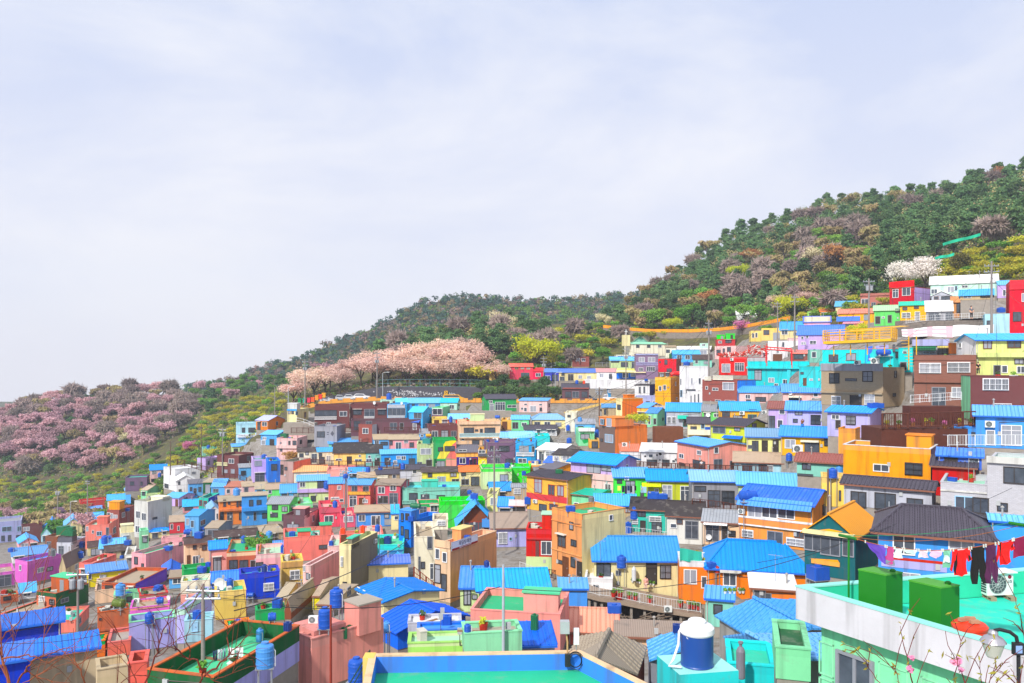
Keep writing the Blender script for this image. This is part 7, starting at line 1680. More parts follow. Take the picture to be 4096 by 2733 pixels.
for k,x,y,s,lab,D in(('white',901,287,1.35,'white magnolia tree in full bloom left of its twin',None),('white',924,286,1.45,'larger white magnolia tree behind the lilac walled house',None),('dome',960,273,.95,'dome shaped olive evergreen right of the white magnolias',None),('lime',791,318,.78,'bright lime green tree behind two utility poles',None),('cherry',775,312,.72,'pink cherry tree behind the lime green tree',None),('cherry',806,308,.7,'pink cherry tree right of the lime green tree',None),('cream',816,268,1.15,'cream blossom tree high on the right hillside',None),('orange',840,268,1.25,'copper brown tree beside the cream blossom tree',None),('orange',707,309,1.15,'copper orange tree on the middle of the wooded slope',None),('cherry',712,324,.66,'round pink cherry tree above the long stone wall',None),('magenta',742,333,1.1,'vivid magenta blossom tree at the end of the stone wall',None),('red',751,262,.95,'russet red tree near the forest top',None),('lime',738,280,.72,'yellow green tree below the russet tree',None),('red',1002,182,1.0,'russet tree standing on the skyline at right',None),('cream',604,326,.8,'white cherry tree left of the stone wall',None),('green',655,330,1.3,'tall fresh green tree behind the stone wall',None),('lime',672,330,.55,'yellow green tree right of the tall green tree',None),('green',603,362,.85,'round bright green tree beside the church',None),('lime',536,369,1.2,'huge lime yellow tree above the rose red house',None),('cherry',497,385,.95,'pink cherry tree before the amber house',250),('cream',503,333,1.3,'cream white blossom tree on the knoll',None),('yellow',480,381,2.0,'large yellow shrub between cherry trees',252),('green',470,372,.8,'bright green round tree behind the cherry row',262),('cream',127,446,1.0,'white blossom tree low on the left hill',None),('cream',70,455,.9,'whitish blossom tree left of the middle of the left hill',None),('magenta',190,452,1.2,'magenta pink tree at the edge of the gardens',None),('green',238,432,.75,'small green tree beside the white two storey house',None),('cherry',245,425,.4,'little white pink cherry in the gardens',None),('pine',318,388,.9,'lone dark pine above the cherry row',270),('orange',292,462,.45,'olive yellow bush beside pale pink house',180),('green',258,556,.55,'green bush in the alley above sand coloured hut',125),('lime',858,337,.35,'small green tree beside lilac house with blue roof',160),('yellow',640,423,.8,'azalea and green shrub above timber slat wall',129)):tree(k,x,y,s,lab,None,D)
# undergrowth and far wood
def undergrowth(name,label,polys,n,size,mats,seed,far=False,lift=.3,rad=(1.2,.8),leaf_n=12):
 rg=random.Random(seed);rng=np.random.default_rng(seed);Vs=[];mi=[]
 tot=[abs(sum(p[i][0]*p[i-1][1]-p[i-1][0]*p[i][1]for i in range(len(p))))for p in polys];S_=sum(tot)
 for poly,a in zip(polys,tot):
  xs=[p[0]for p in poly];ys=[p[1]for p in poly];k=int(n*a/S_);c=0
  while c<k:
   x,y=rg.uniform(min(xs),max(xs)),rg.uniform(min(ys),max(ys))
   if not inside(poly,x,y):continue
   c+=1;D=far_depth(x,y)if far else depth(x,y);p=P(x,y,D);s=rg.uniform(.6,1.3)
   v=leaf_arrays([(p.x,p.y,p.z-.5+lift*s,rad[0]*s,rad[0]*s,rad[1]*s,leaf_n)],size,1.5,.8,rng);Vs.append(v);mi+=[rg.randrange(len(mats))]*(len(v)//4)
 o=link(name,mesh_quads(name,np.concatenate(Vs),mats,mi));tag(o,label,'undergrowth',None,'stuff');return o
undergrowth('undergrowth','low brown and green undergrowth covering the wooded hills',[RIGHT,MID,CH,LEFT,LOWL,SAD],6800,.5,[F_twig,F_dgreen,F_twig2,F_green],7)
RIDGE_P=[(655,294),(700,261),(745,235),(800,220),(830,208),(870,205),(880,204),(880,226),(830,232),(800,244),(745,262),(700,290),(660,314),(640,318)];EAST_P=[(880,204),(925,201),(960,192),(990,182),(1024,178),(1070,174),(1070,232),(1020,232),(960,240),(930,258),(880,268)]
undergrowth('pine_wood','dense mass of pine branches filling the wood between the single pines',[RIDGE_P,EAST_P,MID],1250,.45,[F_pine,F_pine,F_pine,F_dgreen,F_twig2],9,False,3.6,(2.3,1.9),80)
undergrowth('garden_plants','patchy green and yellow garden plants on the terraces',[GARD,GAR2,MG,UR,SL,RDB,[(200,420),(262,392),(300,396),(262,428),(232,447),(200,478),(120,512),(160,490)],[(100,505),(190,478),(238,447),(232,455),(200,482),(110,530)]],3400,.36,[F_green,F_yel,F_dgreen,F_twig2,F_lime],8,False,.2,(1.0,.5),12)
def far_wood():
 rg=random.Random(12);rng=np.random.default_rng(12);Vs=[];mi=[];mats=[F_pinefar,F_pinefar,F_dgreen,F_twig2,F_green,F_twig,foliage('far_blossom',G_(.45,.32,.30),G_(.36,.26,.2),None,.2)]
 poly=[(160,397),(190,389),(209,388),(270,367),(305,359),(340,342),(375,329),(401,316),(423,305),(450,301),(479,299),(523,303),(566,303),(610,299),(640,296),(680,300),(680,345),(600,350),(480,350),(400,380),(300,410),(230,410),(180,405)]
 got=0
 while got<2300:
  x,y=rg.uniform(160,680),rg.uniform(296,410)
  if not inside(poly,x,y):continue
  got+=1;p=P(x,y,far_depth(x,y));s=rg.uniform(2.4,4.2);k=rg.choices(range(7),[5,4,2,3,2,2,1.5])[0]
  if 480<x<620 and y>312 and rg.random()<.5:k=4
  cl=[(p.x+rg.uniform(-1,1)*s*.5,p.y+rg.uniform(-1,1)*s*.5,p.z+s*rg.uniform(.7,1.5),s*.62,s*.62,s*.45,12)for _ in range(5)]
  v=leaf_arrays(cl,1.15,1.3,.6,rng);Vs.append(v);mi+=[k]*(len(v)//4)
 o=link('far_wood',mesh_quads('far_wood',np.concatenate(Vs),mats,mi));tag(o,'mixed wood covering the distant ridge','wood',None,'stuff')
far_wood()
print('trees',COUNT)
# things that stand on roofs, walls and terraces
bpy.context.view_layer.update()
DG=bpy.context.evaluated_depsgraph_get()
def cast(x,y):
 d=P(x,y,1.0).normalized();o=Vector((0,0,0))
 ok,loc,nrm,idx,ob,mx=sc.ray_cast(DG,o,d)
 if not ok:return None
 r=ob
 while r.parent:r=r.parent
 return loc,nrm,r
def hostname(r,loc):
 if r.get('category')=='house' or r.get('category')=='church':return r['label']
 best=min(HL,key=lambda h:(Vector((h.O.x,h.O.y,h.z0+h.H*.5))-loc).length);return best.note
USED={}
def uniq(prefix,host,tail='',alts=('smaller','third','fourth','fifth')):
 lab=f'{prefix} {host}'
 w=lab.split()
 lab=' '.join(w[:16])
 k=USED.get(lab,0);USED[lab]=k+1
 if k:lab=' '.join((['second','third','fourth','fifth','sixth'][min(k-1,4)]+' '+lab).split()[:16])
 return lab
TC=dict(blue='1f55b8',dblue='17387e',sky='4a90d8',green='1f6a44',olive='5a6c28',orange='f04a14',red='b03020',yellow='e0a820',grey='6a7076',teal='2a8880',white='d8dce0')
TW=dict(blue='blue',dblue='dark blue',sky='light blue',green='dark green',olive='olive',orange='orange',red='red',yellow='yellow',grey='grey',teal='teal',white='white')
def tank(t,x0,y0,x1,y1,kind='v',col='blue',D=None,note=None):
 X0,Y0,X1,Y1=px(t,x0),py(t,y0),px(t,x1),py(t,y1);xm=(X0+X1)/2;hit=None
 for dy in(0,.5,1,-.5,-1,1.5,-1.5,2,-2):
  h=cast(xm,Y1-.3+dy)
  if h and h[1].z>.55:hit=h;break
 base=cast(xm,Y1-.3)
 if hit is None:hit=base
 if hit is None:return
 loc,nrm,root=hit;Dd=D or loc.y;w=(X1-X0)/FPX*Dd;hh=(Y1-Y0)/FPX*Dd
 w=max(w,.4);hh=max(hh,.4);Dd+=w*.35 if nrm.z>.55 else-w*.1
 p=P(xm,Y1,Dd);z=loc.z if nrm.z>.55 else p.z
 if D:z=p.z
 host=note or hostname(root,loc)
 shape=dict(v='round',h='lying',b='square')[kind]
 lab=uniq(f'{TW[col]} {shape} tank on',host)
 r=thing('water_tank',lab,'water tank',(p.x,p.y,z),RN.uniform(-.3,.3),'water tanks on the village roofs');m=flat('tank_'+col,TC[col],.38,0,.95,.14)
 R=w/2;b=MB()
 if kind=='v':
  k=hh*.80;pr=[(R*.96,0)]
  for i in range(3):
   zz=k*(i+.5)/3;pr+=[(R*.97,zz-k*.06),(R*1.0,zz-k*.03),(R,zz+k*.03),(R*.97,zz+k*.06)]
  pr+=[(R*.96,k),(R*.90,k+hh*.05),(R*.45,k+hh*.12)]
  b.lathe(pr,20);b.build('shell',m,r);b=MB();b.lathe([(R*.42,k+hh*.10),(R*.42,k+hh*.19),(R*.36,k+hh*.20),(0,k+hh*.20)],14);b.build('lid',m,r)
  b=MB();b.tube([(R*.9,-.1,k*.9),(R*1.12,-.12,k*.8),(R*1.12,-.12,.02)],max(.025,R*.05),6);b.build('pipe',flat('pipe_white','c8ccd0',.5),r)
 elif kind=='h':
  q=min(hh*.46,w*.5);c=(0,0,q+.08);b.lathe([(0.0,-R),(q*.6,-R*.97),(q*.95,-R*.85),(q,-R*.6),(q*.96,-R*.3),(q,-R*.25),(q,R*.25),(q*.96,R*.3),(q,R*.6),(q*.95,R*.85),(q*.6,R*.97),(0.0,R)],18,c,0,'x');b.build('shell',m,r)
  b=MB();b.lathe([(q*.3,q*1.9+.08),(q*.3,q*2.1+.08),(0,q*2.12+.08)],12);b.build('lid',m,r)
  for e_ in(-1,1):b=MB();b.box(e_*R*.6-R*.1,e_*R*.6+R*.1,-q*.7,q*.7,0,q*.5);b.build('saddle',m_steel,r)
 else:
  d=min(w,1.4)*.45;e=min(.12*w,.1);k=hh*.9
  b.prism([(-R+e,-d),(R-e,-d),(R,-d+e),(R,d-e),(R-e,d),(-R+e,d),(-R,d-e),(-R,-d+e)],'z',0,k)
  for i in(-.33,0,.33):b.box(i*w-.03,i*w+.03,-d-.025,-d-.001,k*.06,k*.94)
  b.build('shell',m,r);b=MB();b.lathe([(R*.38,k),(R*.38,hh),(0,hh)],14);b.build('lid',m,r)
 ok,l2,n2,i2,o2,mx2=sc.ray_cast(DG,Vector((p.x,p.y,z+.05)),Vector((0,0,-1)))
 if ok and z-l2.z>.15:
  g=min(z-l2.z,4);b=MB();q=R*.7
  for sx_ in(-1,1):
   for sy_ in(-1,1):b.box(sx_*q-.03,sx_*q+.03,sy_*q*.7-.03,sy_*q*.7+.03,-g,0)
  b.box(-R,R,-R*.8,R*.8,-.06,-.002);b.build('stand',m_steel,r)
for a in '''B 1195 165 1245 225 v blue;B 50 725 100 766 v blue;B 1005 838 1050 890 v blue;B 1120 838 1165 872 v blue;B 1325 828 1370 886 v blue;B 620 968 675 1040 v blue;B 798 905 845 945 v blue;B 2277 822 2335 868 v blue
B 1935 1058 1980 1096 v blue;B 1968 1090 2035 1138 b blue;B 702 1152 748 1215 v blue;B 1410 1195 1515 1246 h green;B 1090 1395 1138 1456 v blue;B 303 1440 360 1482 b blue;B 92 1440 148 1500 v sky;B 1770 378 1802 432 v blue
B 2190 388 2238 420 h blue;B 232 535 292 574 b green;B 1555 540 1608 570 h yellow;B 775 1388 820 1442 b orange;B 960 1382 998 1452 b orange;B 672 1525 708 1566 b blue;B 2078 1310 2155 1390 b sky;B 2112 588 2138 614 b blue;B 1532 580 1610 628 b teal
C 90 885 128 922 b blue;C 210 780 268 820 v blue;C 115 1115 172 1180 b blue;C 495 455 532 510 v blue;C 762 500 798 577 v blue;C 602 388 642 430 v sky;C 500 578 550 628 v blue;C 1085 1203 1155 1312 v blue;C 495 1220 578 1268 b blue
C 1245 1078 1345 1138 b blue;C 1335 1095 1422 1140 b blue;C 1040 1350 1090 1455 b blue;C 700 1130 755 1180 v grey;K 1570 1025 1635 1066 v blue;K 1440 945 1482 990 v green;K 580 1190 610 1225 v blue;K 650 1190 672 1220 b orange;K 1215 1180 1245 1200 b blue
C 2078 1070 2250 1170 h blue;C 402 868 466 905 b green;C 1765 472 1815 500 b blue;E 165 712 222 786 v blue;E 550 850 635 940 v blue;E 622 835 685 896 v sky;E 925 258 1050 306 b blue;J 995 1140 1130 1202 h blue;J 2100 755 2175 806 v blue
F 75 328 130 366 v blue;F 930 215 990 292 v blue;F 990 210 1025 242 v blue;F 1145 258 1200 302 b blue;F 708 265 775 318 b blue;F 710 352 768 414 v blue;F 1092 378 1140 412 v blue;F 2210 208 2258 276 v blue;F 1790 182 1860 240 b blue;F 1685 155 1755 206 h blue
F 1820 132 1875 170 h blue;F 1818 492 1885 546 b blue;F 1508 305 1575 344 b blue;F 1888 468 1928 510 b blue;F 2078 608 2140 694 v blue;F 1062 645 1148 754 v sky;F 1420 672 1485 722 b blue;F 1438 785 1500 852 h blue;F 1330 912 1412 1012 v blue
F 1032 815 1150 902 h olive;F 1775 895 1850 972 b blue;F 523 140 690 222 b green;F 595 170 695 224 b green;F 445 350 510 416 v grey;F 2265 735 2330 782 h blue;F 15 715 60 762 b red;F 60 715 118 752 h olive;A 1895 632 1930 662 v blue
A 1140 1220 1185 1245 b blue;A 1448 880 1480 920 v blue;A 2138 1040 2200 1108 v sky;G 155 805 240 892 b blue;G 110 935 185 1022 h blue;G 1700 935 1795 1022 b blue;G 1915 1030 1965 1102 v blue;G 1395 35 1450 82 b blue
G 50 485 105 552 v dblue;G 0 500 50 546 v dblue;G 225 308 258 382 v blue;G 2090 435 2140 496 v dblue;G 1910 195 1965 236 b blue;G 1130 238 1180 292 b green;G 1178 222 1240 292 b dblue;G 258 1008 322 1092 b dblue;G 0 1070 70 1192 v sky
H 960 388 1045 502 v blue;H 875 850 1000 927 b blue;H 175 935 240 1082 b green;H 1790 470 1865 522 b blue;H 1860 490 1905 552 v red;H 1475 1018 1550 1096 b dblue;I 375 475 548 606 b blue;G 672 268 710 312 b blue;B 1195 165 1195 165 x x'''.replace('\n',';').split(';'):
 a=a.split()
 if a[5]!='x':tank(a[0],*map(float,a[1:5]),a[5],a[6])
SPH='salmon pink house with stair room'
tank('G',675,685,798,862,'v','blue',51.5,'salmon pink house, the upper one');tank('G',572,862,690,1056,'v','blue',48.6,'salmon pink house, the lower one')
tank('G',843,1322,998,1542,'v','blue',40,'ledge below salmon pink house with green handrail');tank('G',0,1185,165,1412,'v','sky',42.5,'green roof terrace in left foreground')
tank('G',760,1050,835,1152,'b','green',50,'salmon pink house, leftmost');tank('G',825,1030,890,1150,'b','green',50.4,'salmon pink house, middle one');tank('G',880,1020,942,1142,'b','green',50.8,'salmon pink house, rightmost')
tank('G',1160,995,1230,1092,'v','sky',56,'strip between salmon pink house and blue ribbed roof')
def dish(t,x0,y0,x1,y1):
 X,Y=(px(t,x0)+px(t,x1))/2,py(t,y1);h=cast(X,Y)
 if not h:return
 loc,nrm,root=h;D=loc.y-.25;p=P(X,Y,D);s=max(.3,(py(t,y1)-py(t,y0))/FPX*D*.5)
 r=thing('satellite_dish',uniq('white satellite dish on',hostname(root,loc)),'satellite dish',tuple(p),RN.uniform(-.6,.1),'satellite dishes on the village roofs');b=MB()
 n=18;b.lathe([(.02,.0),(s*.5,-s*.06),(s,-s*.26),(s*1.01,-s*.27),(s*.5,-s*.03),(.0,.04)],n,(0,0,s*1.1),0,'y');b.build('reflector',m_whitemetal,r)
 b=MB();b.tube([(0,.05,-.6),(0,.1,s)],.03,5);b.tube([(0,-s*.1,s*.4),(0,-s*.9,s*.9)],.02,4);b.build('mount',m_steel,r)
for a in(('F',1985,600,2065,715),('H',968,432,1012,496),('C',1785,345,1815,386),('E',190,150,222,184),('B',1075,240,1100,272),('B',1325,245,1350,272),('F',1530,758,1567,802),('H',1790,200,1820,252),('A',1035,1395,1070,1440)):dish(*a)
def acu(t,x0,y0,x1,y1):
 X,Y=(px(t,x0)+px(t,x1))/2,py(t,y1);h=cast(X,Y-.5)
 if not h:return
 loc,nrm,root=h;w=min(max((px(t,x1)-px(t,x0))/FPX*loc.y,.6),1.3);hh=w*.74
 p=P(X,Y,loc.y);n=Vector((nrm.x,nrm.y));Dp=w*.38
 if nrm.z>.55 or n.length<.3:rz=RN.uniform(-.15,.15);pos=Vector((loc.x,loc.y,loc.z))
 else:n.normalize();rz=math.atan2(n.y,n.x)+math.pi/2;pos=Vector((loc.x+n.x*(Dp+.03),loc.y+n.y*(Dp+.03),p.z))
 r=thing('air_conditioner',uniq('white air conditioner on',hostname(root,loc)),'air conditioner',tuple(pos),rz,'air conditioner units on the village houses');ac_unit_mesh(r,w,Dp,hh,16)
 if nrm.z<.55:
  b=MB();b.box(-w*.4,-w*.34,.0,Dp+.03,-.06,-.004);b.box(w*.34,w*.4,.0,Dp+.03,-.06,-.004);b.build('bracket',m_steel,r)
for a in(('C',1030,930,1072,962),('C',1010,620,1058,660),('C',2085,330,2130,364),('C',2290,330,2335,364),('C',2080,1220,2140,1268),('C',198,1135,242,1172),('E',1995,435,2075,478),('E',230,682,320,714),('J',800,1245,855,1282),('K',2005,983,2038,1014),('G',480,945,565,1022),('G',540,175,575,212),('G',1065,245,1105,277),('H',700,775,760,832),('F',1225,800,1275,832),('B',2170,600,2220,619),('J',955,1205,1028,1272),('H',1390,785,1462,905)):acu(*a)
CLUT=(('foam_planter','white foam planter box with greens on','planter','e0e2e4'),('flower_tub','red tub with plants on','planter','b8301c'),('crate','blue plastic crate on','crate','2858c0'),('timber_board','old timber board lying on','board','8a6a4c'),('bucket','grey bucket on','bucket','80848a'),('storage_chest','pale storage chest on','chest','c8c4b8'))
rgc=random.Random(21)
for h in HL:
 if h.kind!='f' or h.W<2.2 or h.dep<2 or h.D>190:continue
 for k in range(rgc.choice([1,2,2,3])):
  nm,pre,cat,cc=rgc.choice(CLUT);u,v=rgc.uniform(.5,h.W-.5),rgc.uniform(.5,h.dep-.5);q=h.O+h.ex*u+h.ey*v;zz=h.z0+h.H-h.pp+.02
  hit=sc.ray_cast(DG,Vector((q.x,q.y,zz+3.5)),Vector((0,0,-1)))
  if not hit[0]or abs(hit[1].z-zz)>.1:continue
  r=thing(nm,uniq(pre,h.note),cat,(q.x,q.y,zz),rgc.uniform(0,3.1),'small things on the flat roofs');b=MB();m=flat('clutter_'+cc,cc,.7)
  if nm=='bucket' or nm=='flower_tub':R=rgc.uniform(.18,.3);b.lathe([(R*.8,0),(R,R*1.5),(R*.92,R*1.5),(R*.85,R*1.3),(0,R*1.3)],12)
  elif nm=='timber_board':b.box(-.9,.9,-.12,.12,0,.05)
  else:b.box(-.35,.35,-.22,.22,0,.3 if nm!='storage_chest' else.65);b.box(-.38,.38,-.25,.25,.302 if nm!='storage_chest' else.652,.36 if nm!='storage_chest' else.72)
  b.build('vessel',m,r)
  if 'plant' in cat:link('plant',mesh_quads('plant',leaf_arrays([(0,0,.55,.3,.24,.22,60)],.13,1.8,.6,np.random.default_rng(k)),rgc.choice([F_green,F_dgreen,F_yel])),r)
for h in HL:
 if h.D>175 or rgc.random()>.2:continue
 u,v=h.W*rgc.uniform(.2,.8),h.dep*.5;q=h.O+h.ex*u+h.ey*v;hit=sc.ray_cast(DG,Vector((q.x,q.y,h.z0+h.H+6)),Vector((0,0,-1)))
 if not hit[0]:continue
 r=thing('tv_antenna',uniq('thin television antenna on',h.note),'antenna',tuple(hit[1]),rgc.uniform(0,3),'television antennas on the roofs');b=MB();z=rgc.uniform(1.4,2.4);b.tube([(0,0,0),(0,0,z)],.022,5);b.tube([(-.6,0,z-.1),(.6,0,z-.1)],.016,4)
 for i in range(5):b.tube([(-.5+i*.25,-.3+i*.03,z-.1),(-.5+i*.25,.3-i*.03,z-.1)],.012,4)
 b.build('aerial',m_steel,r)
 # shop sign with its writing
def to_mesh_text(body,size,mat,parent,loc,rot,name='lettering',sx=1.0):
 cu=bpy.data.curves.new('t','FONT');cu.body=body;cu.size=size;cu.extrude=.006;cu.align_x='CENTER';cu.align_y='CENTER';cu.resolution_u=3
 o=bpy.data.objects.new('t',cu);COL.objects.link(o);bpy.context.view_layer.update();me=bpy.data.meshes.new_from_object(o.evaluated_get(bpy.context.evaluated_depsgraph_get()))
 bpy.data.objects.remove(o);bpy.data.curves.remove(cu);me.name=name;me.materials.clear();me.materials.append(mat)
 if sx!=1.0:
  for v in me.vertices:v.co.x*=sx
 return link(name,me,parent,loc,rot)
hs=next(h for h in HL if h.note.startswith('peach house carrying'))
(v0,zb),(v1,_)=hs.sl(1785,312),hs.sl(2020,300);zt=hs.sl(1900,238)[1];zb=hs.sl(1900,312)[1]
M4=Matrix.Translation((hs.O.x,hs.O.y,hs.z0))@Matrix.Rotation(math.atan2(hs.ex.y,hs.ex.x),4,'Z')@Matrix.Translation((hs.W,0,0))@Matrix.Rotation(math.pi/2,4,'Z')
base=M4@Vector((v0,-.12,zb));rz_=math.atan2(hs.ex.y,hs.ex.x)+math.pi/2;SW,SH=v1-v0,zt-zb
sg=thing('shop_sign','white shop sign with purple Korean lettering on the peach house','sign',tuple(base),rz_)
b=MB();b.box(0,SW,-.06,.06,SH*.24,SH);b.build('panel',flat('sign_white','e8e8f2',.5,0,.95,.03),sg)
b=MB();b.box(0,SW,-.06,.06,0,SH*.238);b.build('lower_band',flat('sign_red','a81c20',.5,0,.95,.05),sg)
to_mesh_text('\uc81c\uc77c\ud0d5\uc7ac\uc6d0',SH*.60,flat('sign_purple','38104e',.6),sg,(SW/2,-.07,SH*.60),(math.pi/2,0,0),sx=1.0)
to_mesh_text('T.260-2184   HP.010-9197-2184',SH*.20,flat('sign_letter_white','e8e4e4',.6),sg,(SW/2,-.07,SH*.115),(math.pi/2,0,0))
b=MB();b.box(-.03,0,-.07,.07,-.02,SH+.02);b.box(SW,SW+.03,-.07,.07,-.02,SH+.02);b.box(-.03,SW+.03,-.07,.07,SH,SH+.03);b.build('frame',m_steel,sg)
to_mesh_text('LG',.13,flat('lettering_grey','4c5058',.6),ac,(.36,-.014,.48),(math.pi/2,0,0))
def wall_text(note,body,t,x0,y0,x1,y1,colr,k=.9):
 h=next(h for h in HL if h.note==note);(u0,_),(u1,_)=h.fl(x0,y0),h.fl(x1,y0);z1,z0=h.fl((x0+x1)/2,y0)[1],h.fl((x0+x1)/2,y1)[1]
 o=to_mesh_text(body,(z1-z0)*1.2,flat('lettering_'+colr,colr,.6),h.root,((u0+u1)/2,-.05,(z0+z1)/2),(math.pi/2,0,0));w=max(v.co.x for v in o.data.vertices)-min(v.co.x for v in o.data.vertices)
 f=(u1-u0)/max(w,.01)
 for v in o.data.vertices:v.co.x*=f
wall_text('sky blue shop with glazed front','Caffeine Brandy!','K',884,1315,975,1330,'2c5c88')
wall_text('mint house with bright blue roof and lettered wall','ENJOY','B',775,632,880,660,'204888')
# red loop on the white building, lattice, awnings, tarpaulin
def loop_frame():
 D=205;pts=[(1545,1132),(1480,1132),(1462,1142),(1458,1165),(1470,1240),(1480,1255),(1500,1260),(1545,1260)];q=[P(px('K',x),py('K',y),D+(0 if i else 0))for i,(x,y)in enumerate(pts)];o=q[0].copy();b=MB();b.tube([p-o for p in q],.55,8)
 ob=b.build('loop_frame',flat('signal_red','e81420',.45));ob.location=o;tag(ob,'thick red loop frame fixed to the white rounded building','frame')
loop_frame()
def lattice():
 rg=random.Random(4);o=P(px('K',1900),py('K',985),172);b=MB()
 for k in range(230):
  x=rg.uniform(1900,2347);tp=np.interp(x,[1900,2140,2170,2347],[955,935,875,880]);y=rg.uniform(tp,np.interp(x,[1900,2150,2347],[982,968,968]));p=P(px('K',x),py('K',y),172+rg.uniform(0,4))-o;a=rg.choice([0,.6,-.6,1.57])+rg.uniform(-.15,.15);L_=rg.uniform(.5,1.2);d=Vector((math.cos(a)*L_/2,rg.uniform(-.3,.3),math.sin(a)*L_/2));b.tube([p-d,p+d],.07,4,rg.choice([0,0,0,1]))
 ob=b.build('timber_lattice',[flat('lattice_red','d0341c',.6),flat('lattice_white','e4dcd4',.6)]);ob.location=o;ob['kind']='thing';tag(ob,'tangled red and white timber lattice above the red shop','lattice')
lattice()
def steelframe():
 o=P(px('J',0),py('J',1190),150);b=MB()
 A=[P(px('J',x),py('J',y),D)-o for x,y,D in((-20,1118,150),(215,1135,148),(220,1158,143),(-10,1140,145))]
 for i in range(4):b.tube([A[i],A[(i+1)%4]],.1,4)
 for k in range(1,6):b.tube([A[0].lerp(A[1],k/6),A[3].lerp(A[2],k/6)],.06,4)
 for i in range(4):b.tube([A[i],A[i]-Vector((0,0,3))],.08,4)
 ob=b.build('pergola_frame',flat('signal_red','d82418',.5));ob.location=o;tag(ob,'red steel pergola frame left of the turquoise house','pergola')
steelframe()
def cloth(name,label,cat,pts,colr,D=None,wav=.06,group=None,stripes=None):
 q=[P(*p)if len(p)==3 else p for p in pts];o=q[0].copy();b=MB();n=8;m_=5;ph=sum(map(ord,label))%7
 def g(s,t):p=q[0].lerp(q[1],s).lerp(q[3].lerp(q[2],s),t)-o;return Vector((p.x,p.y+wav*math.sin(s*13+ph)*(.3+t),p.z+wav*.4*math.sin(s*7+ph*2)))
 for i in range(n):
  for j in range(m_):
   f=[g(i/n,j/m_),g((i+1)/n,j/m_),g((i+1)/n,(j+1)/m_),g(i/n,(j+1)/m_)];mi=1 if stripes and(j%2==1 or i%3==1)else 0
   b.face(f[::-1],mi);b.face([p+Vector((0,.015,0))for p in f],mi)
 ob=b.build(name,[flat('cloth_'+colr,colr,.9,0,.92,.12)]+([flat('cloth_'+stripes,stripes,.9)]if stripes else[]));ob.location=o;return tag(ob,label,cat,group)
def cl(t,x0,y0,x1,y1,D):return[(px(t,x0),py(t,y0),D),(px(t,x1),py(t,y0+(y1-y0)*.05),D),(px(t,x1),py(t,y1),D-.1),(px(t,x0),py(t,y1),D-.1)]
cloth('blanket','crimson blanket drying over the timber railing of the alley','blanket',[(px('G',1862),py('G',775),86),(px('G',1926),py('G',805),85.5),(px('G',1902),py('G',910),85.4),(px('G',1838),py('G',860),85.9)],'e01438',None,.04)
cloth('towel','white towel drying over the timber railing of the alley','towel',cl('G',1962,825,2030,912,85.4),'e6e2ea',None,.04)
cloth('blanket','checked red and white blanket drying at the end of the alley','blanket',cl('G',2118,872,2200,948,84.5),'d8d2d6',None,.04,None,'a04858')
cloth('garment','small red shirt drying beside the checked blanket','laundry',cl('G',2078,855,2108,890,85),'d82030',None,.03)
for i,(x,w,c,n)in enumerate(((968,30,'d8e060','lime yellow shirt'),(1008,22,'1c2440','dark navy trousers'),(1032,22,'303040','charcoal trousers'),(1058,22,'20305c','dark blue jeans'),(1082,20,'24262c','black shirt'),(1104,16,'b8bcc0','grey towel'),(1122,18,'1a1c24','black jacket'))):
 cloth('garment',f'{n} drying before the vivid green house','laundry',cl('C',x,1015,x+w,1060+i%3*15,102),c,None,.03,'laundry at the vivid green house')
for i,(x,w,c,n)in enumerate(((1952,18,'30486c','dark blue trousers'),(1975,16,'485878','slate blue trousers'),(1996,22,'d8dce4','white vest'),(2022,20,'c0c8d0','pale grey shirt'),(2050,16,'98b0c8','pale blue towel'),(2090,60,'ecf0f2','large white sheet'),(2160,70,'e4eaec','second large white sheet'))):
 cloth('garment',f'{n} on the green roof terrace in left foreground','laundry',cl('F',x,1268-i*6,x+w,1345+i%2*12,43+i*.25),c,None,.03,'laundry on the green roof terrace')
for i,(t,x,y,w,h,c,n)in enumerate((('B',1902,390,18,28,'7a2030','dark red shirt'),('B',1925,390,20,26,'a83040','red towel'),('B',2098,396,16,24,'28406c','navy shirt'),('B',2120,396,20,24,'2858a8','blue towel'),('B',2150,396,18,24,'243858','dark blue trousers'))):
 cloth('garment',f'{n} on the line above the large beige pink house','laundry',cl(t,x,y,x+w,y+h,186),c,None,.03,'laundry above the beige pink house')
cloth('tarpaulin','long striped white tarpaulin below the upper slope railing','tarpaulin',[(px('J',1222),py('J',955),128),(px('J',1690),py('J',922),124),(px('J',1690),py('J',1028),121),(px('J',1225),py('J',1020),125)],'d8d8d8',None,.2,None,'d0a8b0')
cloth('tarpaulin','long pale grey tarpaulin beside the striped one','tarpaulin',[(px('J',1695),py('J',920),124),(px('J',2075),py('J',915),118),(px('J',2070),py('J',1010),115),(px('J',1692),py('J',1025),121)],'d4d6d6',None,.2)
cloth('canopy','scalloped cream canopy over the blue house by the church','canopy',[(px('K',958),py('K',1098),246),(px('K',1230),py('K',1108),244),(px('K',1225),py('K',1126),242),(px('K',958),py('K',1118),243)],'f0e0a8',None,.15)
cloth('net','green garden net strung between pines on upper slope','net',[(px('J',1600),1.0*py('J',165),195),(px('J',1950),py('J',72),195),(px('J',1950),py('J',100),195),(px('J',1605),py('J',190),195)],'18b48c',None,.2)
cloth('net','green garden net on the slope right of white magnolia','net',[(px('J',1530),py('J',295),172),(px('J',1710),py('J',255),172),(px('J',1712),py('J',280),172),(px('J',1535),py('J',318),172)],'20b894',None,.2)
for x,y,n in((311,475,'left'),(325,470,'right')):pass
cp_=P(px('K',1068),py('K',852),262);ct=next(h for h in HL if h.root.get('category')=='church');b=MB()
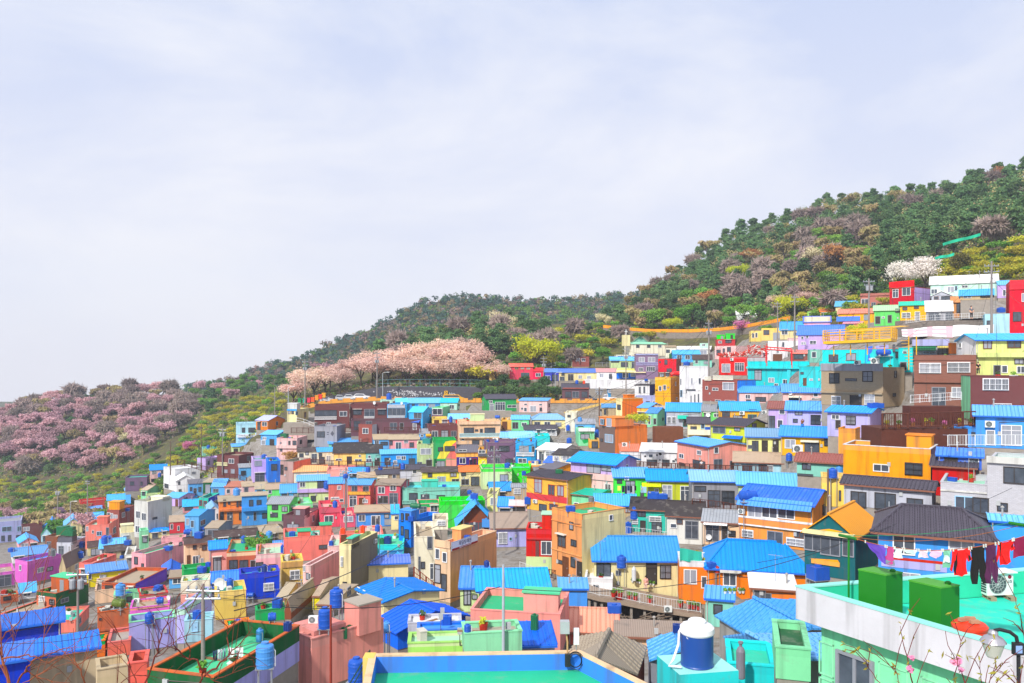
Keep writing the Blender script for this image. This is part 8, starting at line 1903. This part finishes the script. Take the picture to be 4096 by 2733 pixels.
b=MB();b.box(-1.1,1.1,0,2.2,0,5.2-1.6);o=b.build('tower',paint('cream'),ct.root);iv=Matrix.Translation((ct.O.x,ct.O.y,ct.z0))@Matrix.Rotation(math.atan2(ct.ex.y,ct.ex.x),4,'Z');o.location=iv.inverted()@Vector((cp_.x,ct.O.y+.3,ct.z0+ct.H-.6))
b=MB();b.box(-.09,.09,-.09,.09,0,1.9);b.box(-.55,.55,-.085,.085,1.1,1.28);b.build('cross',m_whitemetal,o).location=(0,1.1,3.6)
# cables
CN=[0]
def cable(label,p,q,sag,r=.02):rope(label,p,q,sag,r,m_dark,18,'power_cable','cable')
def pt(t,x,y,D):return P(px(t,x),py(t,y),D)
cable('thick black cable sagging across the left foreground to the bright blue tower',pt('G',-200,900,46),pt('G',1470,195,92),.9,.035)
cable('thick black cable continuing from blue tower to the right middle houses',pt('G',1470,195,92),pt('B',2347,950,118),.9,.035)
cable('black cable from the rusty post to the grey steel pole',pt('G',250,865,40.5),pt('G',2240,680,46),.5,.024)
cable('black cable from the grey steel pole across the walkway to teal house',pt('G',2290,690,46),pt('I',640,300,46),1.1,.022)
cable('thin black cable below the dark tiled roof of blue house',pt('I',-100,460,52),pt('I',1500,-40,60),.5,.018)
cable('thin cable from leaning pole to the coral house pole',PLM[1]+Vector((0,0,PLM[2]*.9)),pt('B',824,870,116),2.0,.022)
cable('thin cable from leaning pole to the tall peach house',PLM[1]+Vector((0,0,PLM[2]*.86)),pt('C',640,1330,92),1.2,.02)
cable('thin cable from leaning pole up to the red shop pole',PLM[1]+Vector((0,0,PLM[2]*.93)),PL8[1]+Vector((0,0,PL8[2]*.9)),3.0,.03)
cable('upper cable from the red shop pole to lime tree pole',PL8[1]+Vector((0,0,PL8[2]*.93)),pt('J',245,700,165),1.6,.03)
cable('lower cable from the red shop pole to lime tree pole',PL8[1]+Vector((0,0,PL8[2]*.84)),pt('J',245,760,165),1.8,.03)
cable('cable from the lime tree pole to the dusty brick house pole',pt('J',245,690,165),pt('J',925,545,138),1.4,.028)
cable('cable from dusty brick house pole to red building pole',pt('J',925,550,138),PLR[1]+Vector((0,0,PLR[2]*.9)),1.4,.025)
cable('cable from red building pole out past the right edge',PLR[1]+Vector((0,0,PLR[2]*.78)),pt('J',2500,800,100),.8,.025)
cable('long cable down from the red shop pole to orange tower pole',PL8[1]+Vector((0,0,PL8[2]*.8)),pt('C',801,150,180),2.5,.03)
cable('cable from the orange tower pole to the leaning pole',pt('C',801,160,180),PLM[1]+Vector((0,0,PLM[2]*.88)),2.6,.026)
cable('cable between the two blue topped poles in left foreground',POA[1]+Vector((0,0,POA[2]*.93)),POB[1]+Vector((0,0,POB[2]*.92)),.7,.018)
cable('cable from blue topped pole toward the cream orange house',POB[1]+Vector((0,0,POB[2]*.9)),pt('G',300,640,80),.9,.018)
cable('lower cable from blue topped pole out past left edge',POB[1]+Vector((0,0,POB[2]*.82)),pt('F',-200,1180,50),.9,.018)
cable('cable along the road between the two tall blossom poles',pt('L',450,800,238),PL2[1]+Vector((0,0,PL2[2]*.95)),1.6,.04)
cable('cable from the blossom wall pole to the rose house pole',PL2[1]+Vector((0,0,PL2[2]*.93)),pt('K',291,1010,244),1.8,.04)
rgw=random.Random(31)
for pp_,hg,kd in POLES:
 if kd!='utility' or pp_.y>230 or pp_.y<60:continue
 top=pp_+Vector((0,0,hg*.9));near_h=sorted(HL,key=lambda h:(Vector((h.O.x,h.O.y))-pp_.xy).length)[2:16]
 for h in rgw.sample(near_h,4):
  q=h.O+h.ex*(h.W*rgw.random());cable(uniq('thin wire dropping to',h.note),top+Vector((rgw.uniform(-.8,.8),0,0)),Vector((q.x,q.y,h.z0+h.H-.2)),.5,.011+pp_.y*.00006)
cable('cable crossing before the white brick house',pt('E',950,1420,58),pt('E',2240,1035,62),.5,.016)
# handrail, pots, people
b=MB();q=[pt('G',840,1600,38.5),pt('G',1045,1262,40),pt('G',1042,1430,40)];o_=q[0].copy();b.tube([p-o_ for p in q],.035,6);q2=[pt('G',880,1600,38.6),pt('G',1040,1325,40)];b.tube([p-o_ for p in q2],.03,6);b.tube([q[1]-o_+Vector((-.1,0,-.08)),q[1]-o_+Vector((-.12,.3,-1.6))],.03,6);hr=b.build('handrail',flat('dark_green_paint','0c4030',.5));hr.location=o_;tag(hr,'dark green handrail rising beside the blue round tank','handrail')
def pot(t,x,y,w,hgt,label,group,colr='b8281c',plant=True,D=None,leafc=None):
 h=cast(px(t,x),py(t,y));
 if not h:return
 loc=h[0];Dd=loc.y if D is None else D;p=P(px(t,x),py(t,y),Dd-.1);R=w/FPX*Dd/9.17/2;H_=R*1.6
 r=thing('flower_pot',label,'flower pot',(p.x,p.y,loc.z if h[1].z>.5 else p.z),RN.uniform(0,6),group);b=MB();b.lathe([(R*.75,0),(R*.95,H_*.9),(R*1.05,H_*.92),(R*1.05,H_),(R*.9,H_),(R*.88,H_*.9),(0,H_*.88)],14);b.build('vessel',flat('pot_'+colr,colr,.6),r)
 if plant:
  g=hgt/FPX*Dd/9.17;rng=np.random.default_rng(int(x));V=leaf_arrays([(0,0,H_+g*.45,R*1.1,R*1.1,g*.55,90)],.12,2.0,.6,rng);link('plant',mesh_quads('plant',V,leafc or F_green),r)
for i,x in enumerate((930,1075,1130,1265,1545,1620,1665,1710)):pot('H',x,(770,0,0,0)[0]+(x-930)*.155,46,40,'red tub with green plants along the railed walkway','red tubs along the railed walkway')
pot('H',980,792,80,45,'wide red tub with dense green plants on the walkway',None)
for i,x in enumerate((1105,1145,1170,1268,1298)):pot('H',x,640+(x-1105)*.15,22,22,'small white pot on the wall beside the woman in pink','small white pots on the wall','d8dce0')
for i,x in enumerate((1955,2000,2040,2090,2120)):pot('H',x,740,30,26,'white pot in the row below orange house window','pots in the row at the orange house','d0d4d8')
pot('H',1000,405,40,0,'x',None,plant=False)if False else None
pot('H',1700,425,50,40,'pot of yellow flowers behind the green net',None,'20a880',True,None,F_yel)
pot('E',315,470,30,45,'pot of red flowers before lavender house with barred window',None,'3080c0',True,None,F_red)
for i,x in enumerate((1090,1200,1330,1440,1500,1620,1760,1860)):pot('E',x,470,46,40,'flower planter on the brown garden terrace','planters on the brown garden terrace','8a5a34',True,86.8,[F_yel,F_green,F_mag][i%3])
cloth('net','teal green net around the roof of orange white parapet house','net',[(px('H',1538),py('H',325),82),(px('H',1740),py('H',360),82),(px('H',1740),py('H',470),82),(px('H',1538),py('H',440),82)],'30b8a0',None,.08)
b=MB();b.lathe([(.16,0),(.18,.05),(.18,1.1),(.12,1.25),(.06,1.3),(.06,1.4),(.1,1.42),(.1,1.5),(0,1.5)],14);o=b.build('gas_cylinder',flat('cylinder_grey','7c7884',.5));q=pt('H',2097,1520,32.6);o.location=q;tag(o,'grey gas cylinder beside the turquoise annex','gas cylinder')
b=MB();b.lathe([(.2,0),(.24,.05),(.24,1.2),(.15,1.4),(.07,1.45),(.07,1.55),(0,1.55)],14);o=b.build('gas_cylinder',flat('cylinder_pale','c8ccd0',.5));q=pt('H',1118,625,86);o.location=q;tag(o,'pale gas cylinder beside the woman in pink','gas cylinder')
def person(label,x,y,D,hgt,rz,top,legs,hair,pose='stand'):
 p=P(x,y,D);r=thing('person',label,'person',(p.x,p.y,p.z),rz);s=hgt/1.70
 def skin(name,chains,mat,parent,sub=1):
  vs=[];es=[];rad=[]
  idx={}
  for ch in chains:
   prev=None
   for(pp,rr)in ch:
    key=tuple(round(c,3)for c in pp)
    if key not in idx:idx[key]=len(vs);vs.append(tuple(c*s for c in pp));rad.append(rr*s)
    if prev is not None and prev!=idx[key]:es.append((prev,idx[key]))
    prev=idx[key]
  me=bpy.data.meshes.new(name);me.from_pydata(vs,es,[]);me.materials.append(mat);o=link(name,me,parent);md=o.modifiers.new('skin','SKIN');md.use_smooth_shade=True
  for i,v in enumerate(me.skin_vertices[0].data):v.radius=(rad[i],rad[i])
  me.skin_vertices[0].data[0].use_root=True
  ss=o.modifiers.new('sub','SUBSURF');ss.levels=sub;ss.render_levels=sub;return o
 A=.12 if pose=='stand' else.3
 pel=((0,0,.92),.13);che=((0,0,1.25),.15);nk=((0,.0,1.46),.055)
 arms=[[che,((sx*.19,0,1.40),.055),((sx*.25,-.03,1.14),.045),((sx*.24,-A,.92),.035),((sx*.23,-A-.05,.82),.035)]for sx in(-1,1)]
 legs_=[[pel,((sx*.09,0,.84),.085),((sx*.10,-.02,.48),.06),((sx*.10,.0,.10),.045),((sx*.10,-.12,.04),.04)]for sx in(-1,1)]
 b_=skin('body',[[pel,((0,.01,1.08),.12),che,nk,((0,-.01,1.56),.085),((0,-.01,1.66),.075)]]+arms+legs_,flat('skin','d8a488',.6),r)
 skin('top',[[((0,0,.90),.15),((0,.01,1.08),.138),((0,0,1.26),.165),((0,0,1.40),.09)]]+[[((0,0,1.26),.165),a[1][0:1]+(.07,),a[2][0:1]+(.058,)]for a in arms],flat('cloth_'+top,top,.9),r)
 skin('trousers',[[((0,0,.93),.145),l[1][0:1]+(.10,),l[2][0:1]+(.075,),((l[3][0][0],0,.16),.06)]for l in legs_],flat('cloth_'+legs,legs,.9),r)
 b=MB();b.lathe([(.0,1.53*s),(.085*s,1.56*s),(.105*s,1.63*s),(.09*s,1.71*s),(.04*s,1.75*s),(0,1.755*s)],12,(0,.025*s,0));b.build('hair',flat('hair_'+hair,hair,.8),r)
person('woman in a pale pink top standing among pots before pale yellow house',px('H',1226),py('H',720),85.5,1.6,.1,'e8a8a0','d8b0a8','2a1c18')
person('person in dark clothes on the white annex terrace',px('K',1712),py('K',1300),196,1.7,.2,'23232a','1c1c20','141212')
person('person in a grey top standing on the railed rubble terrace',px('J',1865),py('J',862),134.5,2.2,0,'6a6a70','403c40','1c1818')
person('person in black beside the pale yellow green house stairs',px('J',1928),py('J',1375),99,1.6,-.3,'1c1c22','28282e','141212')
person('person in a red jacket walking behind the road parapet',px('L',742),py('L',1150),241,1.7,0,'b02024','2c3040','141212')
person('person in a white shirt before the pink two storey house',px('C',1738),py('C',872),120.5,1.5,0,'d8dce4','3c4454','1c1818')
# near twigs
def twigs(name,label,cat,t,lines,D,r0,mat,seed,base,side=6,leaves=None,flowers=None):
 rg=random.Random(seed);root=thing(name,label,cat,tuple(base));o=Vector(base);b=MB();tips=[]
 for ln in lines:
  d0=D+rg.uniform(-.5,.5);pts=[pt(t,x,y,d0+rg.uniform(-.06,.06))-o for x,y in ln[0]];r=ln[1]*r0;pts=([Vector((0,0,0))]if ln[0][0][1]>1560 else[])+pts;n=len(pts)
  fine=[]
  for i in range(n-1):
   for k in range(3):
    w=pts[i].lerp(pts[i+1],k/3);fine.append(w+Vector((rg.uniform(-1,1),rg.uniform(-1,1),rg.uniform(-1,1)))*.012*D/9)
  fine.append(pts[-1]);m=len(fine);b.tube(fine,[max(.0022,r*(1-.8*i/m))for i in range(m)],6)
  for k in range(side):
   i=rg.randrange(m//3,m);d=(fine[min(i+1,m-1)]-fine[max(i-1,0)]).normalized();q=d.cross(Vector((0,1,0)))*rg.choice([-1,1]);L_=rg.uniform(.15,.45)*D/9
   e=fine[i]+(d*.8+q*.7+Vector((0,rg.uniform(-.4,.4),.2)))*L_;mid=fine[i].lerp(e,.5)+Vector((0,0,.03));b.tube([fine[i],mid,e],[max(.003,r*.4*(1-i/m)+.002),.003,.0018],5);tips+=[e,mid]
  tips+=fine[m//2:]
 tr=b.build('branches',mat,root)
 if leaves:
  V=[];rng=np.random.default_rng(seed)
  for p in tips:
   if rg.random()<.55:V.append(leaf_arrays([(p.x,p.y,p.z,.02,.02,.03,2)],.016,3.2,.6,rng))
  link('leaves',mesh_quads('leaves',np.concatenate(V),leaves),root)
 if flowers:
  for(x,y)in flowers[0]:
   p=pt(t,x,y,D)-o;rng=np.random.default_rng(int(x));link('flower',mesh_quads('flower',leaf_arrays([(p.x,p.y,p.z,.022,.022,.022,16)],.03,1.1,.2,rng),flowers[1]),root)
m_twig=flat('twig_bark','8a4a2c',.7,0,.95,.4)
twigs('bare_tree','leafless orange brown branches in the lower left corner','tree','F',[([(110,2200),(95,1620),(40,1430),(12,1310),(0,1240)],3.2),([(150,1900),(160,1567),(230,1450),(300,1360),(400,1310),(540,1258),(700,1225)],1.8),([(20,1335),(120,1325),(260,1312),(330,1335),(440,1380)],1.2),([(12,1310),(0,905),(90,850),(180,760),(300,620),(335,470),(330,395)],.9),([(0,1200),(60,1100),(160,1010),(230,930),(300,820),(410,735)],.9),([(200,1567),(400,1470),(560,1330),(620,1235),(765,1165)],1.1),([(790,1700),(780,1567),(740,1450),(680,1330),(650,1235)],1.3),([(230,1450),(330,1500),(480,1545),(640,1560)],.9),([(400,1310),(405,1150),(430,980),(415,870)],.7),([(0,1430),(60,1330),(130,1180),(150,1050)],.7),([(700,1400),(820,1320),(900,1240)],.7)],9.0,.009,m_twig,3,pt('F',110,2600,9.0),6)
twigs('bare_tree','leafless red brown branches before the green roof terrace','tree','F',[([(1330,2300),(1320,1567),(1420,1330),(1470,1200),(1490,1100),(1540,980),(1600,860),(1650,740)],1.5),([(1270,1800),(1250,1567),(1200,1430),(1150,1250),(1110,1155)],1.1),([(1850,1900),(1840,1567),(1862,1450),(1800,1360),(1700,1330),(1620,1240),(1560,1120),(1540,1005)],1.8),([(1870,1510),(1980,1420),(2100,1300),(2200,1210),(2312,1055)],1.5),([(1740,1350),(1740,1230),(1702,1150),(1742,1060),(1740,900)],.9),([(2100,1300),(2082,1150),(2086,1060),(2050,980)],.9),([(1030,1650),(1180,1500),(1350,1490),(1500,1522)],.8),([(2100,1300),(2230,1290),(2350,1340)],.8),([(1420,1330),(1500,1290),(1620,1180),(1680,1090)],.7),([(1900,1480),(1960,1540),(2080,1500),(2240,1390)],.9)],9.5,.0095,flat('twig_bark_dark','6c2c20',.7,0,.95,.4),5,pt('F',1400,2600,9.5),6)
F_yleaf=foliage('young_leaves',G_(.34,.36,.05),G_(.45,.34,.07),None,.1);F_pk=foliage('peach_flower',G_(.85,.28,.48),G_(.85,.42,.58),None,.1)
twigs('peach_tree','young peach twigs with pink flowers in the lower right corner','tree','I',[([(1120,2000),(1020,1567),(940,1450),(900,1350)],1.0),([(1360,1900),(1335,1567),(1290,1380),(1240,1180),(1214,1042)],1.3),([(1230,1800),(1205,1567),(1170,1460),(1150,1395)],.9),([(1690,1900),(1700,1567),(1728,1400),(1770,1180)],1.1),([(1850,1800),(1820,1567),(1740,1400),(1680,1280),(1626,1085)],1.2),([(2000,1800),(1965,1567),(1940,1430),(1920,1288)],.9),([(2000,1750),(2025,1567),(2060,1440),(2090,1325)],.9),([(2400,1300),(2347,1100),(2310,950),(2270,785)],1.1),([(2330,1650),(2260,1500),(2225,1430)],.8)],6.0,.006,flat('twig_red','6a2c28',.7,0,.95,.3),8,pt('I',1500,2300,6.0),3,F_yleaf,([(1290,1425),(1312,1440),(1318,1330),(1700,1375),(1735,1372),(1752,1352),(1775,1438)],F_pk))
for lab in[l for l in LABELS]:pass
# air
def haze_():
 b=MB();b.box(-1500,1500,-120,1300,-130,150);o=b.build('haze',[],uv=False)if False else link('haze',b.mesh('haze',[],uv=False))
 m=bpy.data.materials.new('haze_air');m.use_nodes=True;t=m.node_tree;t.nodes.clear();q=N(t,'ShaderNodeOutputMaterial');v=N(t,'ShaderNodeVolumePrincipled')
 v.inputs['Color'].default_value=(.72,.84,1.0,1);v.inputs['Density'].default_value=.00030;v.inputs['Anisotropy'].default_value=.1
 t.links.new(v.outputs[0],q.inputs['Volume']);o.data.materials.append(m);tag(o,'thin pale haze filling the valley air','haze',None,'stuff')
haze_()
